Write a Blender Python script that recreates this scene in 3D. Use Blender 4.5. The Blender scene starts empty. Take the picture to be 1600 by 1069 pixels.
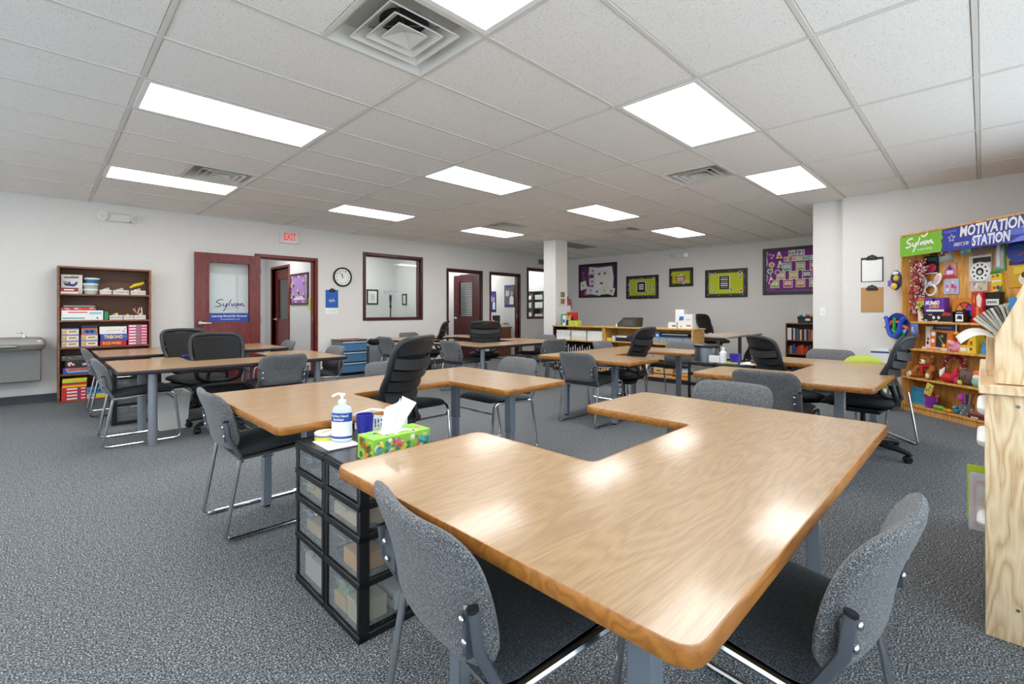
import bpy, bmesh, math, random
from mathutils import Vector, Matrix
random.seed(7)
D = bpy.data
SC = bpy.context.scene
C = SC.collection
PI = math.pi
R = math.radians
# ------------------------------------------------------------------ camera, world, exposure
EYE = 1.15
CEIL = 2.598
cam = D.cameras.new('camera'); camo = D.objects.new('camera', cam); C.objects.link(camo)
cam.sensor_width = 36.0
cam.lens = 36.0 * 734.84 / 1600.0
cam.shift_y = -(534.5 - 485.75) / 1600.0
cam.clip_start = 0.03
camo.location = (0, 0, EYE)
camo.rotation_euler = (PI / 2, 0, 0.7862 - PI / 2)
SC.camera = camo
SC.view_settings.view_transform = 'Standard'
SC.view_settings.look = 'None'
SC.view_settings.gamma = 1.0
SC.view_settings.use_curve_mapping = False
SC.view_settings.exposure = 0.17
wd = D.worlds.new('sky'); SC.world = wd; wd.use_nodes = True
wd.node_tree.nodes['Background'].inputs[0].default_value = (0.78, 0.89, 1.0, 1)
wd.node_tree.nodes['Background'].inputs[1].default_value = 3.8
LAMP = 13.2
SC.cycles.max_bounces = 10
SC.cycles.diffuse_bounces = 8
SC.cycles.glossy_bounces = 3
SC.cycles.transparent_max_bounces = 12
SC.cycles.transmission_bounces = 4
SC.cycles.sample_clamp_indirect = 6.0

# ------------------------------------------------------------------ materials
def srgb(c):
    return tuple((x / 12.92 if x <= 0.04045 else ((x + 0.055) / 1.055) ** 2.4) for x in c)
def hexc(h):
    return srgb(tuple(int(h[i:i + 2], 16) / 255 for i in (0, 2, 4)))
MC = {}
def newmat(name):
    m = D.materials.new(name); m.use_nodes = True
    return m, m.node_tree.nodes, m.node_tree.links, m.node_tree.nodes['Principled BSDF']
def P(h, rough=0.5, metal=0.0, coat=0.0, noise=0.0, name=None):
    """plain procedural colour with a slight mottling"""
    key = (h, rough, metal, coat, noise)
    if key in MC: return MC[key]
    m, n, l, b = newmat(name or 'paint_' + h)
    c = hexc(h)
    b.inputs['Roughness'].default_value = rough
    b.inputs['Metallic'].default_value = metal
    b.inputs['Coat Weight'].default_value = coat
    t = n.new('ShaderNodeTexNoise'); t.inputs['Scale'].default_value = 9; t.inputs['Detail'].default_value = 3
    tc = n.new('ShaderNodeTexCoord'); l.new(tc.outputs['Object'], t.inputs['Vector'])
    r = n.new('ShaderNodeMix'); r.data_type = 'RGBA'
    k = 0.05 + noise
    r.inputs['A'].default_value = tuple(x * (1 - k) for x in c) + (1,)
    r.inputs['B'].default_value = tuple(min(1, x * (1 + k)) for x in c) + (1,)
    l.new(t.outputs['Fac'], r.inputs['Factor']); l.new(r.outputs['Result'], b.inputs['Base Color'])
    MC[key] = m
    return m
def emat(name, col, s):
    m, n, l, b = newmat(name)
    b.inputs['Base Color'].default_value = (0.8, 0.8, 0.8, 1)
    b.inputs['Emission Color'].default_value = col + (1,); b.inputs['Emission Strength'].default_value = s
    return m
def ramp(n, stops):
    r = n.new('ShaderNodeValToRGB'); e = r.color_ramp.elements
    while len(e) < len(stops): e.new(0.5)
    for i, (p, c) in enumerate(stops):
        e[i].position = p; e[i].color = c + (1,)
    return r
def wood(name, light, mid, dark, axis=0, scale=1.0, rough=0.35, coat=0.0, coatr=0.1, contrast=1.0):
    """plain-sawn veneer: cathedral figure plus fine pores, grain along axis (object space)"""
    m, n, l, b = newmat(name)
    tc = n.new('ShaderNodeTexCoord')
    mp = n.new('ShaderNodeMapping'); s = [3.2 * scale] * 3; s[axis] = 0.55 * scale
    mp.inputs['Scale'].default_value = s
    l.new(tc.outputs['Object'], mp.inputs['Vector'])
    big = n.new('ShaderNodeTexNoise'); big.inputs['Scale'].default_value = 1.3; big.inputs['Detail'].default_value = 2.5
    l.new(mp.outputs[0], big.inputs['Vector'])
    mul = n.new('ShaderNodeMath'); mul.operation = 'MULTIPLY'; mul.inputs[1].default_value = 22
    l.new(big.outputs['Fac'], mul.inputs[0])
    fr = n.new('ShaderNodeMath'); fr.operation = 'PINGPONG'; fr.inputs[1].default_value = 1.0
    l.new(mul.outputs[0], fr.inputs[0])
    mp2 = n.new('ShaderNodeMapping'); s2 = [170 * scale] * 3; s2[axis] = 5 * scale
    mp2.inputs['Scale'].default_value = s2
    l.new(tc.outputs['Object'], mp2.inputs['Vector'])
    fine = n.new('ShaderNodeTexNoise'); fine.inputs['Scale'].default_value = 1.0; fine.inputs['Detail'].default_value = 2
    l.new(mp2.outputs[0], fine.inputs['Vector'])
    add = n.new('ShaderNodeMath'); add.operation = 'MULTIPLY_ADD'; add.inputs[1].default_value = 0.55
    l.new(fine.outputs['Fac'], add.inputs[0])
    sc = n.new('ShaderNodeMath'); sc.operation = 'MULTIPLY'; sc.inputs[1].default_value = 0.45 * contrast
    l.new(fr.outputs[0], sc.inputs[0]); l.new(sc.outputs[0], add.inputs[2])
    rp = ramp(n, [(0.18, hexc(dark)), (0.45, hexc(mid)), (0.75, hexc(light))])
    l.new(add.outputs[0], rp.inputs[0]); l.new(rp.outputs[0], b.inputs['Base Color'])
    b.inputs['Roughness'].default_value = rough
    b.inputs['Coat Weight'].default_value = coat; b.inputs['Coat Roughness'].default_value = coatr
    return m
def speckle(name, cols, scale, rough=0.95, bump=0.0, scale2=None, detail=2.0, sheen=0.0):
    m, n, l, b = newmat(name)
    tc = n.new('ShaderNodeTexCoord')
    a = n.new('ShaderNodeTexNoise'); a.inputs['Scale'].default_value = scale; a.inputs['Detail'].default_value = detail
    l.new(tc.outputs['Object'], a.inputs['Vector'])
    rp = ramp(n, [(p, hexc(c)) for p, c in cols])
    l.new(a.outputs['Fac'], rp.inputs[0])
    src = rp.outputs[0]
    if scale2:
        g = n.new('ShaderNodeTexNoise'); g.inputs['Scale'].default_value = scale2; g.inputs['Detail'].default_value = 3
        l.new(tc.outputs['Object'], g.inputs['Vector'])
        r2 = ramp(n, [(0.3, (0.75, 0.75, 0.75)), (0.7, (1.15, 1.15, 1.15))])
        l.new(g.outputs['Fac'], r2.inputs[0])
        mx = n.new('ShaderNodeMix'); mx.data_type = 'RGBA'; mx.blend_type = 'MULTIPLY'; mx.inputs['Factor'].default_value = 1
        l.new(src, mx.inputs['A']); l.new(r2.outputs[0], mx.inputs['B']); src = mx.outputs['Result']
    l.new(src, b.inputs['Base Color'])
    b.inputs['Roughness'].default_value = rough
    b.inputs['Sheen Weight'].default_value = sheen
    if bump:
        bp = n.new('ShaderNodeBump'); bp.inputs['Strength'].default_value = bump; bp.inputs['Distance'].default_value = 0.004
        l.new(a.outputs['Fac'], bp.inputs['Height']); l.new(bp.outputs[0], b.inputs['Normal'])
    return m
def clearmat(name, tint, alpha, rough=0.2):
    """translucent plastic: part see-through, part frosted"""
    m, n, l, b = newmat(name)
    b.inputs['Base Color'].default_value = hexc(tint) + (1,)
    b.inputs['Roughness'].default_value = rough
    tr = n.new('ShaderNodeBsdfTransparent'); tr.inputs[0].default_value = (0.93, 0.95, 0.96, 1)
    mx = n.new('ShaderNodeMixShader'); mx.inputs[0].default_value = alpha
    out = n['Material Output']
    l.new(tr.outputs[0], mx.inputs[1]); l.new(b.outputs[0], mx.inputs[2]); l.new(mx.outputs[0], out.inputs[0])
    return m
def glassmat(name):
    m, n, l, b = newmat(name)
    tr = n.new('ShaderNodeBsdfTransparent'); tr.inputs[0].default_value = (0.94, 0.96, 0.96, 1)
    gl = n.new('ShaderNodeBsdfGlossy'); gl.inputs['Roughness'].default_value = 0.02
    lw = n.new('ShaderNodeLayerWeight'); lw.inputs['Blend'].default_value = 0.5
    pw = n.new('ShaderNodeMath'); pw.operation = 'POWER'; pw.inputs[1].default_value = 4.0
    fr = n.new('ShaderNodeMath'); fr.operation = 'MULTIPLY_ADD'; fr.inputs[1].default_value = 0.8; fr.inputs[2].default_value = 0.03
    l.new(lw.outputs['Facing'], pw.inputs[0]); l.new(pw.outputs[0], fr.inputs[0])
    mx = n.new('ShaderNodeMixShader')
    l.new(fr.outputs[0], mx.inputs[0]); l.new(tr.outputs[0], mx.inputs[1]); l.new(gl.outputs[0], mx.inputs[2])
    l.new(mx.outputs[0], n['Material Output'].inputs[0])
    return m
M = {}
M['wall'] = speckle('wall_paint', [(0.3, 'dddad6'), (0.5, 'e0ddd9'), (0.7, 'e3e0dc')], 60, rough=0.8, bump=0.25)
M['officewall'] = speckle('office_paint', [(0.3, 'd4d5d4'), (0.7, 'd9dad9')], 40, rough=0.8)
M['tile'] = None
M['carpet'] = speckle('carpet_loop', [(0.34, '15181c'), (0.45, '464b50'), (0.55, '6f7478'), (0.66, 'bfc1c2')], 170, rough=1.0, bump=0.6, scale2=38, detail=4.0)
M['fabric'] = speckle('grey_upholstery', [(0.34, '262728'), (0.46, '4c4d4f'), (0.56, '696a6c'), (0.67, 'a6a6a7')], 400, rough=1.0, bump=0.5, detail=3.0, sheen=0.15)
M['seatfab'] = speckle('charcoal_upholstery', [(0.36, '15171b'), (0.5, '2a2d32'), (0.66, '4e5155')], 400, rough=1.0, bump=0.5, detail=3.0, sheen=0.1)
M['blackfab'] = speckle('black_fabric', [(0.35, '0d0e10'), (0.65, '25282c')], 160, rough=0.9)
M['mesh'] = speckle('black_mesh', [(0.4, '060607'), (0.6, '17181b')], 300, rough=0.8)
M['top'] = wood('oak_laminate', 'b39670', 'a98962', '94734e', 0, 2.4, rough=0.38, coat=0.35, coatr=0.12, contrast=0.42)
M['edge'] = wood('oak_edge_band', 'b0742f', 'a1662a', '8a541f', 0, 2.0, rough=0.35)
M['darkedge'] = P('2c2226', 0.4)
M['oak'] = wood('oak_veneer', 'd6ab6c', 'c8984f', 'b0803f', 1, 1.3, rough=0.4)
M['paleoak'] = wood('pale_oak_veneer', 'f0d8b2', 'e4c59c', 'c39b6a', 2, 2.3, rough=0.4, contrast=1.0)
M['walnut'] = wood('brown_laminate', '8c5b3c', '7c4d31', '683e27', 0, 1.5, rough=0.4)
M['orangewood'] = wood('honey_veneer', 'e4ae64', 'd89d4e', 'be8238', 2, 1.2, rough=0.4)
M['cherry'] = wood('cherry_door', '7c2118', '6b1b13', '551410', 2, 1.4, rough=0.3, coat=0.2)
M['mahog'] = wood('mahogany_trim', '571f20', '481819', '381214', 2, 1.6, rough=0.35, coat=0.2)
M['chrome'] = P('c9ccd0', 0.16, 1.0)
M['steel'] = P('8d9299', 0.38, 1.0)
M['silver'] = P('9a9fa6', 0.45, 0.6)
M['darksteel'] = P('6c7078', 0.38, 0.6)
M['black'] = P('0e0f11', 0.45)
M['softblack'] = P('141619', 0.5)
M['greyplastic'] = P('1d2024', 0.45)
M['legsteel'] = P('858d98', 0.4, 0.4)
M['white'] = P('eeeeec', 0.5)
M['offwhite'] = P('d8d6d0', 0.5)
M['alu'] = P('d2d0cb', 0.5)
M['grid'] = P('dad6d0', 0.6)
M['rubber'] = P('3c4148', 0.6)
M['glass'] = glassmat('pane_glass')
M['cherry'].node_tree.nodes['Principled BSDF'].inputs['Coat Weight'].default_value = 0.05
M['clear'] = clearmat('smoky_clear_plastic', 'b4b6b6', 0.20, 0.25)
M['bluclear'] = clearmat('blue_clear_plastic', '5f8fb8', 0.6, 0.2)
M['milk'] = clearmat('clear_sheet', 'e8ecee', 0.35, 0.15)
M['lamp'] = emat('lit_diffuser', (1.0, 0.985, 0.965), LAMP)
M['exitred'] = emat('exit_red', (0.9, 0.03, 0.01), 0.5); M['exitred'].node_tree.nodes['Principled BSDF'].inputs['Base Color'].default_value = (0.7, 0.02, 0.01, 1)
M['gold'] = P('c9a04e', 0.3, 0.9)
# ceiling tile with pinholes
m, n, l, b = newmat('acoustic_tile')
tc = n.new('ShaderNodeTexCoord'); g = n.new('ShaderNodeNewGeometry')
v1 = n.new('ShaderNodeTexNoise'); v1.inputs['Scale'].default_value = 170; v1.inputs['Detail'].default_value = 1.5
l.new(g.outputs['Position'], v1.inputs['Vector'])
rp = ramp(n, [(0.29, hexc('b8b2ac')), (0.35, hexc('eeeae6')), (0.6, hexc('f4f1ed'))])
l.new(v1.outputs['Fac'], rp.inputs[0]); l.new(rp.outputs[0], b.inputs['Base Color'])
b.inputs['Roughness'].default_value = 0.9
M['tile'] = m

# ------------------------------------------------------------------ mesh builder
def catmull(pts, sub=5):
    if len(pts) < 3: return list(pts)
    out = []
    p = [pts[0]] + list(pts) + [pts[-1]]
    for i in range(1, len(p) - 2):
        for k in range(sub):
            t = k / sub
            q = []
            for a, b_, c_, d_ in zip(p[i - 1], p[i], p[i + 1], p[i + 2]):
                q.append(0.5 * ((2 * b_) + (-a + c_) * t + (2 * a - 5 * b_ + 4 * c_ - d_) * t * t + (-a + 3 * b_ - 3 * c_ + d_) * t ** 3))
            out.append(tuple(q))
    out.append(tuple(pts[-1]))
    return out
class MB:
    def __init__(self): self.v = []; self.f = []; self.mi = []; self.mats = []; self.cur = 0; self.mx = None
    def mat(self, m):
        if m not in self.mats: self.mats.append(m)
        self.cur = self.mats.index(m); return self
    def xf(self, mx): self.mx = mx; return self
    def add(self, vs, fs):
        o = len(self.v)
        if self.mx is not None: vs = [tuple(self.mx @ Vector(p)) for p in vs]
        self.v += [tuple(p) for p in vs]
        for f in fs: self.f.append(tuple(o + i for i in f)); self.mi.append(self.cur)
        return self
    def box(self, x0, y0, z0, x1, y1, z1):
        vs = [(x, y, z) for z in (z0, z1) for y in (y0, y1) for x in (x0, x1)]
        return self.add(vs, [(0, 2, 3, 1), (4, 5, 7, 6), (0, 1, 5, 4), (2, 6, 7, 3), (0, 4, 6, 2), (1, 3, 7, 5)])
    def rbox(self, x0, y0, z0, x1, y1, z1, r=0.004):
        lo = (x0, y0, z0); hi = (x1, y1, z1); vs = []; idx = {}
        r = min(r, (x1 - x0) * .45, (y1 - y0) * .45, (z1 - z0) * .45)
        for cx in (0, 1):
            for cy in (0, 1):
                for cz in (0, 1):
                    c = [(lo, hi)[k][i] for i, k in enumerate((cx, cy, cz))]
                    s = [1 if k == 0 else -1 for k in (cx, cy, cz)]
                    for a in range(3):
                        p = [c[i] + (0 if i == a else s[i] * r) for i in range(3)]
                        idx[(cx, cy, cz, a)] = len(vs); vs.append(tuple(p))
        fs = []
        g = lambda c, a: idx[tuple(c) + (a,)]
        for a in range(3):
            b_, c_ = (a + 1) % 3, (a + 2) % 3
            for k in (0, 1):
                q = []
                for (i, j) in ((0, 0), (1, 0), (1, 1), (0, 1)):
                    cc = [0, 0, 0]; cc[a] = k; cc[b_] = i; cc[c_] = j; q.append(g(cc, a))
                fs.append(tuple(q) if k else tuple(reversed(q)))
            for i in (0, 1):
                for j in (0, 1):
                    c0 = [0, 0, 0]; c0[b_] = i; c0[c_] = j; c1 = list(c0); c1[a] = 1
                    q = (g(c0, b_), g(c1, b_), g(c1, c_), g(c0, c_))
                    fs.append(q if (i ^ j) else tuple(reversed(q)))
        for cx in (0, 1):
            for cy in (0, 1):
                for cz in (0, 1):
                    q = tuple(g((cx, cy, cz), a) for a in range(3))
                    fs.append(q if (cx + cy + cz) % 2 else tuple(reversed(q)))
        return self.add(vs, fs)
    def tube(self, pts, r, n=8, closed=False, flat=None):
        pts = [Vector(p) for p in pts]; rings = []; N = len(pts)
        up = None; vs = []
        for i in range(N):
            if closed: t = pts[(i + 1) % N] - pts[i - 1]
            else: t = pts[min(i + 1, N - 1)] - pts[max(i - 1, 0)]
            t.normalize()
            if up is None:
                up = Vector((0, 0, 1)) if abs(t.z) < 0.9 else Vector((1, 0, 0))
                up = (up - t * up.dot(t)).normalized()
            else:
                up = (up - t * up.dot(t))
                up = up.normalized() if up.length > 1e-6 else Vector((1, 0, 0))
            s = t.cross(up)
            rr = r[i] if isinstance(r, (list, tuple)) else r
            for k in range(n):
                a = 2 * PI * k / n
                fu = flat if flat else 1.0
                vs.append(pts[i] + up * math.cos(a) * rr + s * math.sin(a) * rr * fu)
        fs = []
        for i in range(N if closed else N - 1):
            for k in range(n):
                a = i * n + k; b_ = i * n + (k + 1) % n; j = ((i + 1) % N) * n
                fs.append((a, b_, j + (k + 1) % n, j + k))
        if not closed:
            fs.append(tuple(reversed(range(n)))); fs.append(tuple((N - 1) * n + k for k in range(n)))
        return self.add(vs, fs)
    def lathe(self, prof, n=20, cx=0, cy=0):
        vs = []; fs = []
        for (r, z) in prof:
            for k in range(n):
                a = 2 * PI * k / n; vs.append((cx + r * math.cos(a), cy + r * math.sin(a), z))
        for i in range(len(prof) - 1):
            for k in range(n):
                fs.append((i * n + k, i * n + (k + 1) % n, (i + 1) * n + (k + 1) % n, (i + 1) * n + k))
        fs.append(tuple(reversed(range(n)))); o = (len(prof) - 1) * n; fs.append(tuple(o + k for k in range(n)))
        return self.add(vs, fs)
    def prism(self, poly, z0, z1):
        """poly in xy (ccw), extruded in z"""
        n = len(poly)
        vs = [(x, y, z0) for x, y in poly] + [(x, y, z1) for x, y in poly]
        fs = [tuple(reversed(range(n))), tuple(range(n, 2 * n))] + [(i, (i + 1) % n, n + (i + 1) % n, n + i) for i in range(n)]
        return self.add(vs, fs)
    def plate(self, poly, y0, y1):
        """poly in xz, front at y0 (towards -y), back at y1"""
        n = len(poly)
        vs = [(x, y0, z) for x, z in poly] + [(x, y1, z) for x, z in poly]
        fs = [tuple(range(n)), tuple(reversed(range(n, 2 * n)))] + [(i, n + i, n + (i + 1) % n, (i + 1) % n) for i in range(n)]
        return self.add(vs, fs)
    def rect(self, x0, z0, x1, z1, y, t=0.0012): return self.box(x0, y - t, z0, x1, y, z1)
    def disc(self, x, z, r, y, t=0.0012, n=18, rz=None):
        rz = rz or r
        return self.plate([(x + r * math.cos(2 * PI * k / n), z + rz * math.sin(2 * PI * k / n)) for k in range(n)], y - t, y)
    def ring(self, x, z, r0, r1, y, t=0.0012, n=24):
        vs = []; fs = []
        for k in range(n):
            a = 2 * PI * k / n; c, s = math.cos(a), math.sin(a)
            vs += [(x + r0 * c, y - t, z + r0 * s), (x + r1 * c, y - t, z + r1 * s), (x + r1 * c, y, z + r1 * s), (x + r0 * c, y, z + r0 * s)]
        for k in range(n):
            a = 4 * k; b_ = 4 * ((k + 1) % n)
            for i in range(4): fs.append((a + i, a + (i + 1) % 4, b_ + (i + 1) % 4, b_ + i))
        return self.add(vs, fs)
    def star(self, x, z, r, y, t=0.002, rot=0.3, k=5, q=0.45):
        p = []
        for i in range(2 * k):
            a = rot + PI * i / k; rr = r if i % 2 == 0 else r * q; p.append((x + rr * math.cos(a), z + rr * math.sin(a)))
        return self.plate(p, y - t, y)
    def stroke(self, pts, w, y, t=0.001, sub=5):
        pts = catmull(pts, sub); n = len(pts); vs = []
        for i, (x, z) in enumerate(pts):
            a = pts[max(0, i - 1)]; b_ = pts[min(n - 1, i + 1)]
            dx, dz = b_[0] - a[0], b_[1] - a[1]; L = math.hypot(dx, dz) or 1
            nx, nz = -dz / L * w / 2, dx / L * w / 2
            vs += [(x + nx, y - t, z + nz), (x - nx, y - t, z - nz)]
        fs = [(2 * i, 2 * i + 1, 2 * i + 3, 2 * i + 2) for i in range(n - 1)]
        return self.add(vs, fs)
    def text(self, s, x0, z0, x1, z1, y, bold=0.0, shear=0.0, t=0.001):
        """lettering fitted into the rectangle, facing -y"""
        cu = D.curves.new('lettering', 'FONT'); cu.body = s; cu.offset = bold; cu.shear = shear; cu.resolution_u = 2
        ob = D.objects.new('lettering', cu); C.objects.link(ob)
        dg = bpy.context.evaluated_depsgraph_get(); dg.update()
        me = D.meshes.new_from_object(ob.evaluated_get(dg))
        vs = [v.co.copy() for v in me.vertices]; fs = [tuple(p.vertices) for p in me.polygons]
        D.objects.remove(ob); D.curves.remove(cu); D.meshes.remove(me)
        if not vs: return self
        ax = min(v.x for v in vs); bx = max(v.x for v in vs); az = min(v.y for v in vs); bz = max(v.y for v in vs)
        return self.add([(x0 + (v.x - ax) / (bx - ax) * (x1 - x0), y - t, z0 + (v.y - az) / (bz - az) * (z1 - z0)) for v in vs], fs)
    def pad(self, w, h, th, rad, fn, n=10, pw=4):
        """soft pad: rounded rectangle w x h (u,v) of thickness th; fn(u,v,d) -> xyz"""
        def m2(a, b_):
            r = max(abs(a), abs(b_)); qx, qy = a * w / 2, b_ * h / 2
            if r < 1e-6: return 0, 0
            hx, hy = r * (w / 2 - rad), r * (h / 2 - rad)
            cx = min(max(qx, -hx), hx); cy = min(max(qy, -hy), hy)
            dx, dy = qx - cx, qy - cy
            if abs(dx) > 1e-9 and abs(dy) > 1e-9:
                L = math.hypot(dx, dy); dx, dy = dx / L * r * rad, dy / L * r * rad
            return cx + dx, cy + dy
        vs = []; fs = []
        pr = [math.sin(PI / 2 * (2 * i / n - 1)) for i in range(n + 1)]
        for side in (1, -1):
            for j in range(n + 1):
                for i in range(n + 1):
                    a, b_ = pr[i], pr[j]; u, v = m2(a, b_)
                    k = max(abs(a), abs(b_)); tt = th / 2 * math.sqrt(max(0, 1 - k ** pw))
                    vs.append(fn(u, v, side * tt))
        N = (n + 1) ** 2
        for s in (0, 1):
            for j in range(n):
                for i in range(n):
                    a = s * N + j * (n + 1) + i; q = (a, a + 1, a + n + 2, a + n + 1)
                    fs.append(q if s == 0 else tuple(reversed(q)))
        return self.add(vs, fs)
    def ball(self, c, r, n=12, m_=8):
        rx, ry, rz = r if isinstance(r, (tuple, list)) else (r, r, r)
        vs = [(c[0], c[1], c[2] - rz)]; fs = []
        for j in range(1, m_):
            p = -PI / 2 + PI * j / m_
            for k in range(n):
                a = 2 * PI * k / n; vs.append((c[0] + rx * math.cos(p) * math.cos(a), c[1] + ry * math.cos(p) * math.sin(a), c[2] + rz * math.sin(p)))
        vs.append((c[0], c[1], c[2] + rz)); T = len(vs) - 1
        for k in range(n):
            fs.append((0, 1 + (k + 1) % n, 1 + k)); o = 1 + (m_ - 2) * n; fs.append((T, o + k, o + (k + 1) % n))
        for j in range(m_ - 2):
            for k in range(n):
                a = 1 + j * n; fs.append((a + k, a + (k + 1) % n, a + n + (k + 1) % n, a + n + k))
        return self.add(vs, fs)
    def build(self, name, mat=None, parent=None, smooth=40, loc=None):
        me = D.meshes.new(name); me.from_pydata(self.v, [], self.f)
        mats = self.mats if self.mats else [mat]
        for m_ in mats: me.materials.append(m_)
        if self.mats: me.polygons.foreach_set('material_index', self.mi)
        if smooth:
            me.polygons.foreach_set('use_smooth', [True] * len(me.polygons))
            me.set_sharp_from_angle(angle=R(smooth))
        me.update()
        o = D.objects.new(name, me); C.objects.link(o)
        if parent is not None: o.parent = parent
        if loc: o.location = loc
        return o
def thing(name, label, cat, loc=(0, 0, 0), rz=0, group=None):
    o = D.objects.new(name, None); C.objects.link(o); o.empty_display_size = 0.1
    o.location = loc; o.rotation_euler = (0, 0, R(rz)); o['label'] = label; o['category'] = cat
    if group: o['group'] = group
    return o
def tag(o, label, cat, group=None, loc=None, rz=None):
    o['label'] = label; o['category'] = cat
    if group: o['group'] = group
    if loc is not None: o.location = loc
    if rz is not None: o.rotation_euler = (0, 0, R(rz))
    return o
def struct(o): o['kind'] = 'structure'; return o
def dup(root, loc=None, rz=None, label=None, group=None):
    def cp(o, par):
        c = o.copy(); C.objects.link(c)
        if par is not None: c.parent = par
        for ch in o.children: cp(ch, c)
        return c
    r = cp(root, None)
    if loc is not None: r.location = loc
    if rz is not None: r.rotation_euler = (0, 0, R(rz))
    if label: r['label'] = label
    if group: r['group'] = group
    return r
def arc(cx, cy, r, a0, a1, n=4):
    return [(cx + r * math.cos(R(a0 + (a1 - a0) * i / n)), cy + r * math.sin(R(a0 + (a1 - a0) * i / n))) for i in range(n + 1)]
def fillet(poly, rads, n=4):
    out = []; N = len(poly)
    for i in range(N):
        p = Vector(poly[i]); a = Vector(poly[i - 1]); b_ = Vector(poly[(i + 1) % N]); r = rads[i]
        d1 = (a - p).normalized(); d2 = (b_ - p).normalized()
        for k in range(n + 1):
            t = k / n
            s, e = p + d1 * r, p + d2 * r
            q = s * (1 - t) ** 2 + p * 2 * t * (1 - t) + e * t * t
            out.append((q.x, q.y))
    return out
LOGO = [[(.27, .70), (.20, .74), (.08, .66), (.06, .56), (.16, .47), (.19, .38), (.11, .30), (0, .30)],
        [(.27, .50), (.27, .36), (.33, .33), (.40, .50)], [(.41, .52), (.36, .25), (.27, .02)],
        [(.53, .74), (.47, .50), (.46, .33)], [(.55, .50), (.57, .34), (.65, .52)],
        [(.76, .48), (.69, .47), (.67, .36), (.73, .34), (.78, .50), (.78, .36)],
        [(.84, .50), (.84, .34), (.86, .45), (.92, .50), (.93, .37), (1.0, .36)]]
SWOOSH = [(.58, .82), (.64, .75), (.72, .77), (.80, .90)]
def logo(mb, x0, z0, w, h, y, sw, swoosh=True):
    for s in LOGO + ([SWOOSH] if swoosh else []):
        mb.stroke([(x0 + a * w, z0 + b_ * h) for a, b_ in s], sw, y)

ORD = 'first second third fourth fifth sixth seventh eighth ninth tenth eleventh twelfth thirteenth fourteenth fifteenth sixteenth seventeenth eighteenth nineteenth twentieth'.split()
# ------------------------------------------------------------------ room shell
X0, X1 = -2.6, 10.62
Y0, YL = -0.95, 8.39
WT = 0.12
mb = MB().mat(M['carpet']); mb.box(X0 - .2, Y0 - .2, -0.1, X1 + .2, 12.4, 0); struct(mb.build('floor'))
wl = MB().mat(M['wall'])
OPEN = [(2.50, 3.42, 0, 2.03), (4.40, 5.64, 1.02, 2.22), (6.38, 7.33, 0, 2.04), (7.66, 8.62, 0, 2.04), (8.98, 9.9, 1.0, 2.22)]
x = X0 - .2
for a, b_, z0, z1 in OPEN:
    wl.box(x, YL, 0, a, YL + WT, CEIL + .1)
    wl.box(a, YL, z1, b_, YL + WT, CEIL + .1)
    if z0 > 0: wl.box(a, YL, 0, b_, YL + WT, z0)
    x = b_
wl.box(x, YL, 0, X1 + .2, YL + WT, CEIL + .1)
struct(wl.build('wall_left', smooth=0))
mb = MB().mat(M['wall']); mb.box(X1, 1.3, 0, X1 + .15, YL, CEIL + .1); struct(mb.build('wall_back', smooth=0))
mb = MB().mat(M['wall']); mb.box(7.42, 1.28, 0, X1, 1.635, CEIL + .1); struct(mb.build('wall_partition', smooth=0))
mb = MB().mat(M['wall']); mb.box(7.30, Y0 - .15, 0, 7.42, 1.28, CEIL + .1); struct(mb.build('wall_right', smooth=0))
mb = MB().mat(M['wall']); mb.box(X0 - .2, Y0 - .15, 0, 7.30, Y0, .35); mb.box(X0 - .2, Y0 - .15, 2.42, 7.30, Y0, CEIL + .1)
for a, b_ in ((X0 - .2, -2.3), (.9, 1.1), (3.3, 3.5), (5.7, 7.30)): mb.box(a, Y0 - .15, .35, b_, Y0, 2.42)
struct(mb.build('wall_side', smooth=0))
mb = MB().mat(M['wall'])
mb.box(X0 - .15, Y0, 0, X0, YL, .7); mb.box(X0 - .15, Y0, 2.3, X0, YL, CEIL + .1)
for a, b_ in ((Y0, .2), (3.2, 3.7), (6.7, YL)): mb.box(X0 - .15, a, .7, X0, b_, 2.3)
struct(mb.build('wall_front', smooth=0))
mb = MB().mat(M['wall']); mb.rbox(7.31, 6.08, 0, 7.69, 6.40, CEIL, .006); struct(mb.build('column'))
for nm, ax in (('window_5', (0.2, 3.2)), ('window_6', (3.7, 6.7))):
    mb = MB().mat(M['alu'])
    a, b_ = ax
    for q in ((a, .7, a + .05, 2.3), (b_ - .05, .7, b_, 2.3), ((a + b_) / 2 - .025, .7, (a + b_) / 2 + .025, 2.3), (a, .7, b_, .75), (a, 2.25, b_, 2.3)):
        mb.box(X0 - .12, q[0], q[1], X0 - .03, q[2], q[3])
    w = struct(mb.build(nm)); g = MB().mat(M['glass']); g.box(X0 - .08, a + .05, .75, X0 - .075, b_ - .05, 2.25); g.build('pane', parent=w)
for nm, a, b_ in (('window_7', -2.3, .9), ('window_8', 1.1, 3.3), ('window_9', 3.5, 5.7)):
    mb = MB().mat(M['alu']); c = (a + b_) / 2
    for q in ((a, .35, a + .05, 2.42), (b_ - .05, .35, b_, 2.42), (c - .025, .35, c + .025, 2.42), (a, .35, b_, .40), (a, 2.37, b_, 2.42)): mb.box(q[0], Y0 - .12, q[1], q[2], Y0 - .03, q[3])
    w = struct(mb.build(nm)); g = MB().mat(M['glass']); g.box(a + .05, Y0 - .08, .40, b_ - .05, Y0 - .075, 2.37); g.build('pane', parent=w)
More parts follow.
